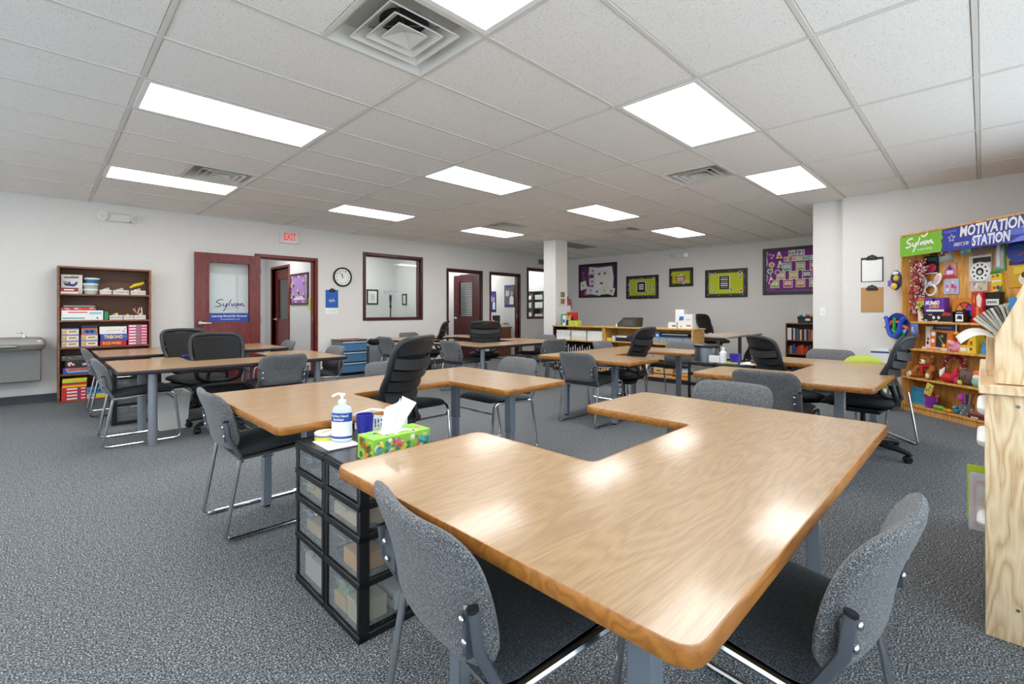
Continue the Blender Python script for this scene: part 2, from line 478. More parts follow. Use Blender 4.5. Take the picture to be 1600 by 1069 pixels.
# rubber base
def base(nm, segs):
    mb = MB().mat(M['rubber'])
    for s in segs: mb.rbox(*s[:2], 0, *s[2:], .1, .004)
    struct(mb.build(nm))
base('baseboard_left', [(X0, YL - .012, 2.44, YL), (3.49, YL - .012, 6.31, YL), (8.69, YL - .012, X1, YL)])
base('baseboard_back', [(X1 - .012, 1.64, X1, YL)])
base('baseboard_right', [(7.288, Y0, 7.30, 1.28)])
base('baseboard_partition', [(7.408, 1.28, 7.42, 1.635)])
base('baseboard_column', [(7.298, 6.068, 7.31, 6.40), (7.31, 6.068, 7.69, 6.08)])

# ------------------------------------------------------------------ ceiling: grid, tiles, lights, vents
GX, GY = 0.4415, 3.078
cx = lambda k: GX + 1.2192 * k
cy = lambda i: GY + 0.6096 * i
mb = MB().mat(M['grid']); mb.box(X0 - .2, Y0 - .2, CEIL + .09, X1 + .2, 12.4, CEIL + .16); ceiling = struct(mb.build('ceiling', smooth=0))
LIGHTS = {(0, 1), (0, 5), (0, -3), (2, -3), (4, -3), (2, 1), (4, 1), (6, 1), (2, 5), (4, 5), (-2, 1), (-2, 5), (-2, -3)}
DARK = {(6, 5)}
VENTS = {(0, 4, 1), (0, -2, 1), (3, -2, 1), (4, 4, 0), (5, 2, 1)}
VC = {(k, i): h for k, i, h in VENTS}
for k in range(-3, 9):
    a = max(cx(k), X0); b_ = min(cx(k + 1), X1)
    if b_ - a < .05: continue
    for i in range(-7, 9):
        c = max(cy(i), Y0); d = min(cy(i + 1), YL)
        if d - c < .05: continue
        if a >= 7.40 and d <= 1.63: continue
        if (k, i) in LIGHTS or (k, i) in DARK: continue
        aa, bb = a, b_
        if (k, i) in VC:
            mid = (a + b_) / 2
            aa, bb = (a, mid) if VC[(k, i)] else (mid, b_)
        z = CEIL + .003 + random.uniform(0, .003)
        mb = MB().mat(M['tile']); mb.rbox(aa + .014, c + .014, z, bb - .014, d - .014, z + .016, .004)
        mb.build('ceiling_tile', parent=ceiling, smooth=0)
for k in range(-2, 9):
    mb = MB().mat(M['grid']); lo = 1.64 if cx(k) > 7.42 else Y0
    mb.rbox(cx(k) - .012, lo, CEIL, cx(k) + .012, YL, CEIL + .03, .001); mb.build('ceiling_bar', parent=ceiling, smooth=0)
for i in range(-6, 9):
    mb = MB().mat(M['grid']); hi = X1 if cy(i) > 1.63 else 7.30
    mb.rbox(X0, cy(i) - .012, CEIL - .0005, hi, cy(i) + .012, CEIL + .03, .001); mb.build('ceiling_bar', parent=ceiling, smooth=0)
for k, i, h in VENTS:
    xm = cx(k) + .6096; mb = MB().mat(M['grid']); mb.rbox(xm - .012, cy(i), CEIL, xm + .012, cy(i + 1), CEIL + .03, .001); mb.build('ceiling_bar', parent=ceiling, smooth=0)
LL = {(0, -3): 'lit ceiling panel beside the large square air diffuser, cut by the top edge',
      (0, 1): 'long lit ceiling panel between the two diffusers on the fountain side',
      (0, 5): 'lit ceiling panel closest to the wall with the board game bookcase',
      (2, -3): 'large bright ceiling panel on the motivation board side',
      (4, -3): 'lit ceiling panel beyond the square diffuser, towards the clipboard wall',
      (2, 1): 'lit ceiling panel in the middle of the room',
      (4, 1): 'second lit ceiling panel from the column, in the middle row',
      (6, 1): 'lit ceiling panel farthest off, above the oak shelf units',
      (2, 5): 'lit ceiling panel above the office window wall with the clock',
      (4, 5): 'lit ceiling panel just before the white column',
      (6, 5): 'switched-off grey ceiling panel behind the white column',
      (-2, 1): 'lit ceiling panel behind the camera, middle row', (-2, 5): 'lit ceiling panel behind the camera, fountain side', (-2, -3): 'lit ceiling panel behind the camera, window side'}
for (k, i) in sorted(LIGHTS | DARK):
    t = thing('ceiling_light', LL[(k, i)], 'light', (cx(k) + .6096, cy(i) + .3048, CEIL), 0, 'recessed ceiling light panels')
    w, h = .5976, .2928; q = .035
    mb = MB().mat(M['white'])
    mb.rbox(-w, -h, -.002, w, -h + q, .012, .002); mb.rbox(-w, h - q, -.002, w, h, .012, .002)
    mb.rbox(-w, -h + q, -.002, -w + q, h - q, .012, .002); mb.rbox(w - q, -h + q, -.002, w, h - q, .012, .002)
    mb.box(-w, -h, .012, w, h, .05)
    mb.build('frame', parent=t, smooth=0)
    mb = MB().mat(M['lamp'] if (k, i) in LIGHTS else P('8d8c88', .5)); mb.box(-w + q, -h + q, .002, w - q, h - q, .008); mb.build('diffuser', parent=t, smooth=0)
VL = {(0, 4): 'square ceiling air diffuser next to the long panel near the bookcase wall', (0, -2): 'large square ceiling air diffuser at the top of the view',
      (3, -2): 'square ceiling air diffuser between the two panels near the motivation board', (4, 4): 'square ceiling air diffuser touching the panel before the column',
      (5, 2): 'square ceiling air diffuser farthest down the room'}
for k, i, h in VENTS:
    xm = cx(k) + (.9144 if h else .3048)
    t = thing('air_diffuser', VL[(k, i)], 'air vent', (xm, cy(i) + .3048, CEIL), 0, 'square ceiling air diffusers')
    mb = MB().mat(P('c4c1bb', .9)); mb.box(-.28, -.28, .075, .28, .28, .085); mb.mat(P('3a3834', .9)); mb.lathe([(.13, .0745), (.13, .07)], 24); mb.build('duct', parent=t)
    def cone(nm, ro, ri, zo, zi, lip=.008):
        mb = MB().mat(M['alu']); vs = []
        for r, z in ((ro, zo), (ri, zi), (ri, zi + .004), (ro, zo + lip)):
            vs += [(-r, -r, z), (r, -r, z), (r, r, z), (-r, r, z)]
        fs = []
        for a in range(4):
            b_ = (a + 1) % 4
            for q in range(4): fs.append((4 * q + a, 4 * q + b_, 4 * ((q + 1) % 4) + b_, 4 * ((q + 1) % 4) + a))
        mb.add(vs, fs); mb.build(nm, parent=t, smooth=0)
    cone('outer_frame', .2925, .225, -.002, .072, .01)
    cone('louver', .205, .14, .0, .06); cone('louver', .145, .085, .0, .05); cone('louver', .085, .004, .0, .03)
    mb = MB().mat(M['steel'])
    for a in (45, 135, 225, 315): mb.tube([(.0, 0, .06), (.19 * math.cos(R(a)), .19 * math.sin(R(a)), .055)], .003, 5)
    mb.build('bracket', parent=t)

# ------------------------------------------------------------------ door and window trim (left wall)
def frame(nm, a, b_, z0, z1, m_, w=.055, window=False, proud=.02):
    mb = MB().mat(m_)
    y0, y1 = YL - proud, YL + WT + .01
    mb.rbox(a - w, y0, z0 - (w if window else 0), a, y1, z1 + w, .006); mb.rbox(b_, y0, z0 - (w if window else 0), b_ + w, y1, z1 + w, .006)
    mb.rbox(a, y0, z1, b_, y1, z1 + w, .006)
    if window: mb.rbox(a, y0, z0 - w, b_, y1, z0, .006)
    mb.rbox(a, YL + .02, z0, a + .018, y1, z1, .002); mb.rbox(b_ - .018, YL + .02, z0, b_, y1, z1, .002); mb.rbox(a, YL + .02, z1 - .018, b_, y1, z1, .002)
    return struct(mb.build(nm))
d1 = frame('door_1', 2.50, 3.42, 0, 2.03, M['cherry'])
d2 = frame('door_2', 6.38, 7.33, 0, 2.04, M['mahog'])
d3 = frame('door_3', 7.66, 8.62, 0, 2.04, M['mahog'])
w1 = frame('window_1', 4.40, 5.64, 1.02, 2.22, M['mahog'], .06, True)
w2 = frame('window_2', 8.98, 9.90, 1.0, 2.22, M['mahog'], .06, True)
for w, a, b_, z0, z1 in ((w1, 4.40, 5.64, 1.02, 2.22), (w2, 8.98, 9.9, 1.0, 2.22)):
    mb = MB().mat(M['glass']); mb.box(a, YL + .06, z0, b_, YL + .065, z1); mb.build('pane', parent=w, smooth=0)
mb = MB().mat(M['steel']); mb.box(3.398, YL + .03, .95, 3.402, YL + .06, 1.07); mb.box(3.3985, YL + .0, .99, 3.4015, YL + .03, 1.03); mb.build('strike_plate', parent=d1)
mb = MB().mat(M['steel']); mb.box(8.597, YL + .03, .95, 8.601, YL + .06, 1.07); mb.build('strike_plate', parent=d3)

def door_leaf(nm, label, loc, rz, w, h, gz0, gz1, gx0, gx1, m_, cat='door', handle=1, th=.044, hx=.07):
    """leaf in local xz, hinge at x=w when handle side is x=0; front faces -y"""
    t = thing(nm, label, cat, loc, rz)
    mb = MB().mat(m_)
    mb.rbox(0, 0, .01, gx0, th, h, .003); mb.rbox(gx1, 0, .01, w, th, h, .003); mb.rbox(gx0, 0, .01, gx1, th, gz0, .003); mb.rbox(gx0, 0, gz1, gx1, th, h, .003)
    mb.build('leaf', parent=t)
    mb = MB().mat(m_)
    for y in (-.008, th):
        q = .022
        mb.rbox(gx0 - .005, y, gz0 - .005, gx0 + q, y + .008, gz1 + .005, .002); mb.rbox(gx1 - q, y, gz0 - .005, gx1 + .005, y + .008, gz1 + .005, .002)
        mb.rbox(gx0 + q, y, gz0 - .005, gx1 - q, y + .008, gz0 + q, .002); mb.rbox(gx0 + q, y, gz1 - q, gx1 - q, y + .008, gz1 + .005, .002)
    mb.build('glazing_bead', parent=t)
    mb = MB().mat(M['glass']); mb.box(gx0, th / 2 - .003, gz0, gx1, th / 2 + .003, gz1); mb.build('pane', parent=t, smooth=0)
    mb = MB().mat(P('dcdcda', .25, .4))
    for s, y in ((-1, 0), (1, th)):
        mb.xf(Matrix.Translation((hx, y, .965)) @ Matrix.Rotation(PI / 2, 4, 'X')); mb.lathe([(.0, .0), (.044, .0), (.044, .012 * -s * -1 if s < 0 else -.012), (.012, .02 if s < 0 else -.02), (.0, .02 if s < 0 else -.02)], 16)
        mb.xf(None); mb.tube([(hx, y + s * .01, .965), (hx, y + s * .05, .965), (hx + .02, y + s * .055, .965), (hx + .13, y + s * .05, .963)], .013, 8)
    mb.build('lever_handle', parent=t)
    mb = MB().mat(M['steel']); mb.box(-.002, .01, .9, .001, .034, 1.05); mb.build('latch_plate', parent=t)
    return t
# the entrance leaf, opened flat along the wall
t = door_leaf('glazed_door', 'open dark red wooden door with large glass pane and blue banner decal', (1.60, YL - .12, 0), 0, .90, 2.03, .96, 1.91, .165, .755, M['cherry'])
mb = MB().mat(P('2a1a6e', .4)); y = .016; logo(mb, .265, 1.14, .41, .25, y, .012, False); mb.mat(P('9a98a4', .4)); mb.text('learning', .44, 1.185, .60, 1.205, y); mb.build('logo_decal', parent=t, smooth=0)['label'] = 'handwritten purple lettering on the glass'
mb = MB().mat(P('1f3f9e', .4)); mb.rect(.187, .982, .733, 1.115, .017, .001)
mb.mat(M['white']); mb.text('Learning Should Be Personal.', .215, 1.045, .705, 1.087, .0157, bold=.012, shear=.25); mb.text('SYLVANLEARNING.COM', .34, 1.012, .60, 1.026, .0157, bold=.01)
mb.build('banner_decal', parent=t, smooth=0)['label'] = 'blue banner with white lettering'
mb = MB().mat(M['steel']); 
for z in (.25, 1.0, 1.8): mb.tube([(.905, .02, z - .05), (.905, .02, z + .05)], .01, 8)
mb.build('hinge', parent=t)
# inner leaf of the first office, swung inwards
t = door_leaf('office_door', 'dark red glazed office door swung open inside its frame, brass hinges', (7.36, YL + .14 + .93, 0), -90, .93, 2.03, 1.0, 1.88, .2, .75, M['mahog'])
mb = MB().mat(M['gold'])
for z in (.25, .95, 1.72): mb.tube([(.93, -.012, z - .05), (.93, -.012, z + .05)], .014, 8); mb.box(.89, -.003, z - .05, .93, .0, z + .05)
mb.build('hinge', parent=t)

# ------------------------------------------------------------------ rooms behind the left wall
ow = MB().mat(M['officewall'])
yo = YL + WT
ow.box(1.7, 11.6, 0, 3.6, 11.7, CEIL); ow.box(1.6, yo, 0, 1.7, 11.7, CEIL)
ow.box(3.6, yo, 0, 3.7, 10.12, CEIL); ow.box(3.6, 11.12, 0, 3.7, 11.7, CEIL); ow.box(3.6, 10.12, 2.06, 3.7, 11.12, CEIL)
ow.box(3.7, 10.30, 0, 6.2, 10.4, CEIL); ow.box(6.2, yo, 0, 6.3, 12.2, CEIL)
ow.box(6.3, 11.9, 0, 7.6, 12.0, CEIL); ow.box(7.58, yo, 0, 7.62, 12.0, CEIL)
ow.box(7.6, 11.9, 0, 8.75, 12.0, CEIL); ow.box(8.75, yo, 0, 8.85, 12.0, CEIL); ow.box(8.85, 10.4, 0, 10.6, 10.5, CEIL); ow.box(10.5, yo, 0, 10.6, 10.4, CEIL)
ow.box(3.7, 11.7, 0, 6.2, 11.8, CEIL)
struct(ow.build('wall_offices', smooth=0))
OL = ['ceiling light of the hallway behind the open entrance', 'ceiling light inside the office behind the big window', 'ceiling light inside the office with the swung door', 'ceiling light inside the office with the desk and posters', 'ceiling light inside the office with the paper shelves']
for (x, y), lb in zip(((2.6, 9.8), (4.9, 9.4), (6.95, 9.5), (8.15, 9.9), (9.7, 9.5)), OL):
    t = thing('office_light', lb, 'light', (x, y, CEIL), 0, 'office ceiling lights')
    mb = MB().mat(M['white']); mb.rbox(-.61, -.31, -.01, .61, .31, .02, .003); mb.build('frame', parent=t)
    mb = MB().mat(M['lamp']); mb.box(-.57, -.27, -.014, .57, .27, -.011); mb.build('diffuser', parent=t)
# hallway inner door
mb = MB().mat(M['cherry']); a, b_ = 10.12, 11.12
mb.rbox(3.58, a - .05, 0, 3.71, a, 2.11, .004); mb.rbox(3.58, b_, 0, 3.71, b_ + .05, 2.11, .004); mb.rbox(3.58, a, 2.06, 3.71, b_, 2.11, .004); struct(mb.build('door_4'))
t = door_leaf('hallway_door', 'narrow view of a dark red glazed door down the hallway', (3.655, 11.1, 0), -90, .96, 2.04, .95, 1.85, .15, .8, M['cherry'])
# hallway board
def board(nm, label, cat, loc, rz, w, h, fr, frm, bg):
    t = thing(nm, label, cat, loc, rz)
    mb = MB().mat(frm)
    mb.rbox(0, -.025, 0, fr, 0, h, .003); mb.rbox(w - fr, -.025, 0, w, 0, h, .003); mb.rbox(fr, -.025, 0, w - fr, 0, fr, .003); mb.rbox(fr, -.025, h - fr, w - fr, 0, h, .003); mb.build('frame', parent=t)
    mb = MB().mat(bg); mb.box(fr, -.012, fr, w - fr, -.002, h - fr); mb.build('backing', parent=t, smooth=0)
    return t
t = board('bulletin_board', 'purple bulletin board with star border hanging in the hallway', 'bulletin board', (3.6, 10.02, 1.27), -90, .93, .62, .035, M['mahog'], P('a77fc4', .7))
mb = MB()
for q in range(46):
    mb.mat([P('c9406a'), P('2f3f8c'), P('e8c23a'), M['white'], P('1c1c22')][q % 5])
    if q % 2: mb.disc(.06 + (q // 4) * .073, .06 if q % 4 < 2 else .56, .022, -.013, n=6)
    else: mb.disc(.055 if q % 4 < 2 else .875, .06 + (q // 4) * .045, .022, -.013, n=6)
mb.build('border', parent=t, smooth=0)
mb = MB()
for (x, z) in ((.2, .42), (.72, .45), (.2, .2), (.45, .27), (.72, .2)):
    mb.mat(P('e6d08a')); mb.star(x, z, .08, -.014); mb.mat(P('27242a')); mb.disc(x, z - .04, .035, -.016, n=8); mb.mat(P('7fb04a')); mb.disc(x + .02, z + .02, .03, -.017, n=8)
mb.mat(M['white']); mb.rect(.2, .1, .75, .13, -.014); mb.rect(.3, .14, .66, .16, -.014); mb.build('cutout', parent=t, smooth=0)
t = thing('wall_pocket', 'lime green paper pocket hanging beside the hallway board', 'wall pocket', (3.6, 8.98, 1.16), -90)
mb = MB().mat(P('b7d33a', .6)); mb.plate([(0, 0), (.22, 0), (.24, .22), (-.02, .22)], -.05, -.045); mb.box(0, -.045, 0, .22, 0, .006); mb.mat(P('7f9a22', .6)); mb.box(-.02, -.008, 0, .24, 0, .3); mb.build('pocket', parent=t)
mb = MB().mat(M['white']); mb.box(.02, -.035, .02, .2, -.012, .27); mb.build('papers', parent=t)
# office behind the big window
def picture(label, loc, rz, w, h, frm='2a2522', fw=.035):
    t = thing('framed_picture', label, 'picture', loc, rz)
    mb = MB().mat(P(frm, .4)); mb.rbox(0, -.02, 0, fw, 0, h, .003); mb.rbox(w - fw, -.02, 0, w, 0, h, .003); mb.rbox(fw, -.02, 0, w - fw, 0, fw, .003); mb.rbox(fw, -.02, h - fw, w - fw, 0, h, .003); mb.build('frame', parent=t)
    mb = MB().mat(P('e9e7e2', .6)); mb.box(fw, -.01, fw, w - fw, 0, h - fw); mb.mat(P('6d6b67', .6))
    for q in range(4): mb.rect(w * .3, h * (.3 + q * .11), w * .7, h * (.33 + q * .11), -.0102)
    mb.build('print', parent=t, smooth=0)
    return t
picture('larger dark framed certificate on the office wall behind the window', (5.42, 10.30, 1.30), 0, .30, .36)
picture('small dark framed picture beside the floor lamp in the window office', (6.2, 9.98, 1.29), -90, .20, .27)
t = thing('floor_lamp', 'dark floor lamp with a wide glass bowl seen through the window', 'lamp', (5.66, 9.62, 0))
mb = MB().mat(P('1d1a1a', .4)); mb.lathe([(.0, 0), (.14, 0), (.14, .015), (.03, .04), (.015, .06), (.015, 1.2), (.03, 1.25), (.015, 1.3), (.028, 1.38), (.028, 1.5), (.012, 1.52), (0, 1.52)], 16); mb.build('stand', parent=t)
mb = MB().mat(M['milk']); mb.lathe([(.02, 1.5), (.10, 1.53), (.17, 1.6), (.165, 1.6), (.09, 1.54), (.02, 1.515)], 20); mb.build('bowl', parent=t)
# office with the swung door: blinds and a small table
t = thing('window_blind', 'white slatted blind seen through the swung office door', 'blind', (7.577, 9.50, .95), -90)
for q in range(24):
    mb = MB().mat(P('e2e2e0', .5)); mb.xf(Matrix.Translation((.5, -.03, .04 + q * .045)) @ Matrix.Rotation(R(35), 4, 'X')); mb.box(-.47, -.02, -.001, .47, .02, .001); mb.build('slat', parent=t, smooth=0)
mb = MB().mat(M['white']); mb.rbox(.0, -.06, 1.12, 1.0, 0, 1.17, .004); mb.build('head_rail', parent=t)
mb = MB().mat(P('8b929a', .8)); mb.box(.0, -.004, 0, 1.0, 0, 1.12); mb.build('window_dark', parent=t)
t = thing('side_table', 'pale blue grey table with a dark top inside the swung door office', 'table', (6.36, 9.2, 0))
mb = MB().mat(P('2d3138', .4)); mb.rbox(-.03, 0, .76, .42, .6, .79, .004); mb.build('tabletop', parent=t)
for a, b_ in ((0, .04), (.36, .04), (0, .54), (.36, .54)):
    mb = MB().mat(P('b9c8d6', .5)); mb.rbox(a, b_, 0, a + .03, b_ + .03, .76, .003); mb.build('leg', parent=t)
# desk office
def poster(label, loc, rz, w, h, c1, c2, skin):
    t = thing('poster', label, 'poster', loc, rz)
    mb = MB().mat(P('15161c', .4)); mb.rbox(0, -.015, 0, w, 0, h, .003); mb.build('frame', parent=t)
    mb = MB().mat(P(c1, .5)); mb.rect(.02, .02, w - .02, h - .02, -.015)
    mb.mat(P(c2, .5)); mb.rect(.02, .02, w - .02, h * .12, -.0165); mb.rect(w * .3, h * .88, w * .7, h - .03, -.0165)
    mb.mat(P('b9b9bb', .5)); mb.rect(.05, h * .5, w * .5, h * .75, -.0165)
    mb.mat(P('cfdbe6', .5)); mb.plate([(w * .5, h * .12), (w * .92, h * .12), (w * .9, h * .45), (w * .72, h * .52), (w * .55, h * .42)], -.018, -.0165)
    mb.mat(P(skin, .6)); mb.disc(w * .74, h * .62, w * .12, -.0165, n=12, rz=h * .1); mb.build('print', parent=t, smooth=0)
poster('black bordered poster of a person in a pale shirt inside the desk office', (8.75, 9.04, 1.25), -90, .38, .58, '5d6068', '28348f', 'c98f78')
poster('poster with a blue lower half at the jamb of the desk office', (8.75, 9.62, 1.12), -90, .24, .56, '3a4aa0', '1a2370', 'd8a890')
t = thing('office_desk', 'brown wooden desk in the bright office', 'desk', (8.10, 8.74, 0))
mb = MB().mat(M['walnut']); mb.rbox(0, 0, .70, .64, .80, .73, .004); mb.build('desktop', parent=t)
mb = MB().mat(M['walnut']); mb.rbox(.02, .03, 0, .62, .06, .70, .003); mb.build('front_panel', parent=t)
mb = MB().mat(M['walnut']); mb.rbox(.02, .06, 0, .05, .78, .70, .003); mb.build('side_panel', parent=t)
t = thing('monitor', 'black computer monitor standing on the brown desk', 'monitor', (8.45, 9.05, .73), 15)
mb = MB().mat(M['black']); mb.rbox(-.09, -.06, 0, .09, .06, .01, .003); mb.build('foot', parent=t)
mb = MB().mat(M['black']); mb.rbox(-.02, -.01, .01, .02, .01, .1, .003); mb.build('neck', parent=t)
mb = MB().mat(P('0b0c0f', .2)); mb.rbox(-.17, -.015, .06, .17, .015, .30, .005); mb.build('screen', parent=t)
t = thing('desk_flower', 'orange and blue ornament on the brown desk', 'ornament', (8.22, 8.98, .73))
mb = MB().mat(P('2b3c9a', .5)); mb.lathe([(0, 0), (.05, 0), (.07, .1), (.05, .1)], 12); mb.build('pot', parent=t)
mb = MB().mat(P('e87a1f', .6)); mb.ball((0, 0, .14), (.09, .09, .05)); mb.build('blossom', parent=t)
t = thing('desk_plant', 'trailing green plant at the edge of the brown desk', 'plant', (8.60, 8.85, .73))
mb = MB().mat(P('5b7f3a', .6))
for q in range(7):
    a = q * .9; mb.tube([(0, 0, .05), (.05 * math.cos(a), .05 * math.sin(a), .1), (.1 * math.cos(a), .1 * math.sin(a), .04 + .02 * (q % 3))], .006, 5)
mb.build('leaves', parent=t)['kind'] = 'stuff'
mb = MB().mat(M['white']); mb.lathe([(0, 0), (.04, 0), (.05, .06), (.03, .06)], 12); mb.build('pot', parent=t)
# shelves seen through window_2
t = thing('paper_shelf', 'wall shelf of white papers and folders behind the far window', 'shelf', (10.5, 10.3, .9), -90)
mb = MB().mat(P('26262a', .5)); 
for z in (0, .3, .55, .8): mb.rbox(0, -.3, z, 1.4, 0, z + .02, .003)
for x in (0, .5, .95, 1.38): mb.rbox(x, -.3, 0, x + .02, 0, .8, .003)
mb.build('rack', parent=t)
mb = MB()
for x in (0.06, .56, 1.0):
    for z in (.03, .33, .58):
        mb.mat(P(random.choice(['e6e6e4', 'd4d4d2', 'c2c6c8']), .6)); mb.rbox(x, -.27, z, x + .3, -.03, z + random.uniform(.1, .18), .003)
mb.build('papers', parent=t)

# ------------------------------------------------------------------ things on the left wall
def emergency(label, loc, rz):
    t = thing('emergency_light', label, 'emergency light', loc, rz, 'two-headed emergency lights')
    mb = MB().mat(P('dcdad3', .5)); mb.rbox(-.12, -.06, -.055, .12, 0, .055, .012); mb.build('housing', parent=t)
    for s in (-1, 1):
        mb = MB().mat(P('f2f0ea', .35)); mb.xf(Matrix.Translation((s * .16, -.055, 0)) @ Matrix.Rotation(R(s * 20), 4, 'Z') @ Matrix.Rotation(R(90), 4, 'X'))
        mb.lathe([(0, -.05), (.03, -.05), (.055, .02), (.055, .035), (0, .035)], 16); h = mb.build('lamp_head', parent=t)
        mb = MB().mat(P('d9dbdc', .15, .2)); mb.xf(Matrix.Translation((s * .16, -.055, 0)) @ Matrix.Rotation(R(s * 20), 4, 'Z') @ Matrix.Rotation(R(90), 4, 'X')); mb.lathe([(0, .036), (.045, .036), (.045, .038), (0, .038)], 16); mb.build('lens', parent=h)
emergency('twin headed emergency light high above the board game bookcase', (.74, YL, 2.42), 0)
emergency('twin headed emergency light above the small lime bulletin board', (X1, 5.03, 2.45), -90)
t = thing('exit_sign', 'white exit sign with red letters above the entrance', 'exit sign', (2.98, YL, 2.40))
mb = MB().mat(P('dedcd6', .5)); mb.rbox(-.155, -.05, -.1, .155, 0, .1, .006); mb.build('housing', parent=t)
mb = MB().mat(M['exitred']); mb.text('EXIT', -.095, -.055, .105, .07, -.0502, bold=.02, t=.002); mb.build('lettering', parent=t, smooth=0)
mb = MB().mat(M['white']); mb.rect(-.1, -.085, .1, -.068, -.0502); mb.build('chevron_bar', parent=t, smooth=0)
t = thing('wall_clock', 'round black rimmed white clock beside the window', 'clock', (3.93, YL, 1.775))
mb = MB().mat(M['black']); mb.xf(Matrix.Rotation(PI / 2, 4, 'X')); mb.lathe([(0, 0), (.178, 0), (.178, .03), (.165, .04), (.152, .03), (.152, .018), (0, .018)], 40); mb.build('case', parent=t)
mb = MB().mat(P('f0efea', .5)); mb.xf(Matrix.Rotation(PI / 2, 4, 'X')); mb.lathe([(0, .0182), (.151, .0182), (.151, .0192), (0, .0192)], 40); mb.xf(None)
mb.mat(M['black'])
for q in range(12):
    a = PI / 2 - q * PI / 6; s = str(q if q else 12); w = .011 if len(s) == 1 else .02
    mb.text(s, .118 * math.cos(a) - w, .118 * math.sin(a) - .014, .118 * math.cos(a) + w, .118 * math.sin(a) + .014, -.0193, t=.0005)
mb.build('dial', parent=t, smooth=0)
for nm, ang, L, w in (('hour_hand', 120, .07, .012), ('minute_hand', 125, .115, .008)):
    a = R(ang if nm == 'minute_hand' else 98); mb = MB().mat(M['black']); mb.stroke([(-.02 * math.cos(a), -.02 * math.sin(a)), (L * math.cos(a), L * math.sin(a))], w, -.0205); mb.build(nm, parent=t, smooth=0)
def clipboard(label, loc, rz, w, h, col, paper=None):
    t = thing('clipboard', label, 'clipboard', loc, rz)
    mb = MB().mat(P(col, .5)); mb.rbox(-w / 2, -.005, 0, w / 2, -.001, h, .002); mb.build('board', parent=t)
    mb = MB().mat(M['softblack']); mb.rbox(-w * .26, -.022, h - .035, w * .26, -.005, h - .005, .006); mb.xf(Matrix.Translation((0, -.014, h - .005))); mb.tube([(-.045, 0, 0), (-.03, -.004, .018), (.03, -.004, .018), (.045, 0, 0)], .008, 8); mb.xf(None); mb.disc(0, h + .022, .012, -.004, .004, 12); mb.build('clip', parent=t)
    if paper: mb = MB().mat(M['white']); mb.rbox(-w / 2 + .012, -.008, .008, w / 2 - .012, -.0052, h - .03, .001); mb.build('paper', parent=t)
    return t
t = clipboard('blue clipboard with white script hanging under the clock', (3.735, YL, 1.205), 0, .235, .325, '1d5cb0')
mb = MB().mat(M['white']); logo(mb, -.06, .09, .12, .09, -.0052, .006); mb.build('logo_decal', parent=t, smooth=0)
clipboard('black framed clipboard holding a blank white sheet', (7.30, .975, 1.51), -90, .225, .305, '26282b', True)
clipboard('bare brown hardboard clipboard below the white sheet', (7.30, .975, 1.13), -90, .225, .31, 'b98b55')
def wallplate(label, loc, rz, gang=1, outlet=False):
    t = thing('outlet' if outlet else 'light_switch', label, 'outlet' if outlet else 'switch', loc, rz)
    w = .035 + .0225 * (gang - 1) * 2
    mb = MB().mat(M['white']); mb.rbox(-w, -.007, -.06, w, 0, .06, .003); mb.build('plate', parent=t)
    for g_ in range(gang):
        x = (g_ - (gang - 1) / 2) * .046
        mb = MB().mat(P('d8d8d4', .4))
        if outlet:
            for z in (-.02, .02): mb.disc(x, z, .016, -.007, .002, 14)
            mb.mat(M['black']); mb.rbox(x - .02, -.04, -.035, x + .02, -.009, -.008, .004)
        else: mb.rbox(x - .005, -.02, -.012, x + .005, -.007, .012, .002)
        mb.build('plug' if outlet else 'toggle', parent=t)
wallplate('three gang white switch plate under the blue clipboard', (3.73, YL, 1.145), 0, 3)
wallplate('single white switch on the end of the partition wall', (7.42, 1.52, 1.135), -90)
wallplate('white wall outlet with a black plug low on the back wall', (X1, 3.07, .32), -90, 1, True)
t = thing('wall_vent', 'small square return grille high beside the column', 'air vent', (9.32, YL, 2.36))
mb = MB().mat(P('d5d4d0', .5)); mb.rbox(0, -.012, 0, .34, 0, .2, .003); mb.build('flange', parent=t)
mb = MB().mat(P('6b6a66', .7)); mb.rect(.04, .035, .30, .165, -.012); mb.build('grille', parent=t, smooth=0)
# water fountain
t = thing('drinking_fountain', 'grey stainless wall-mounted drinking fountain beside the bookcase', 'drinking fountain', (-.32, YL, 0))
mb = MB().mat(P('8e8c88', .38, .55)); mb.pad(.86, .42, .15, .05, lambda u, v, d: (u - .08, -.212 + v, .75 + d), 14, 24); mb.build('basin', parent=t)
mb = MB().mat(P('6a6866', .3, .9)); mb.pad(.70, .30, .02, .08, lambda u, v, d: (u - .08, -.215 + v, .822 + d), 12); mb.build('bowl', parent=t)
mb = MB().mat(P('84827e', .4, .5)); mb.rbox(-.50, -.20, .29, .31, -.002, .675, .008); mb.build('lower_panel', parent=t)
mb = MB().mat(P('9a9895', .4, .9)); mb.rbox(-.45, -.435, .715, .12, -.41, .755, .012); mb.build('push_bar', parent=t)
mb = MB().mat(M['chrome']); mb.lathe([(0, .82), (.025, .82), (.02, .85), (0, .855)], 12, .16, -.2); mb.tube([(.16, -.2, .84), (.15, -.2, .88), (.10, -.2, .895)], .008, 8); mb.build('bubbler', parent=t)
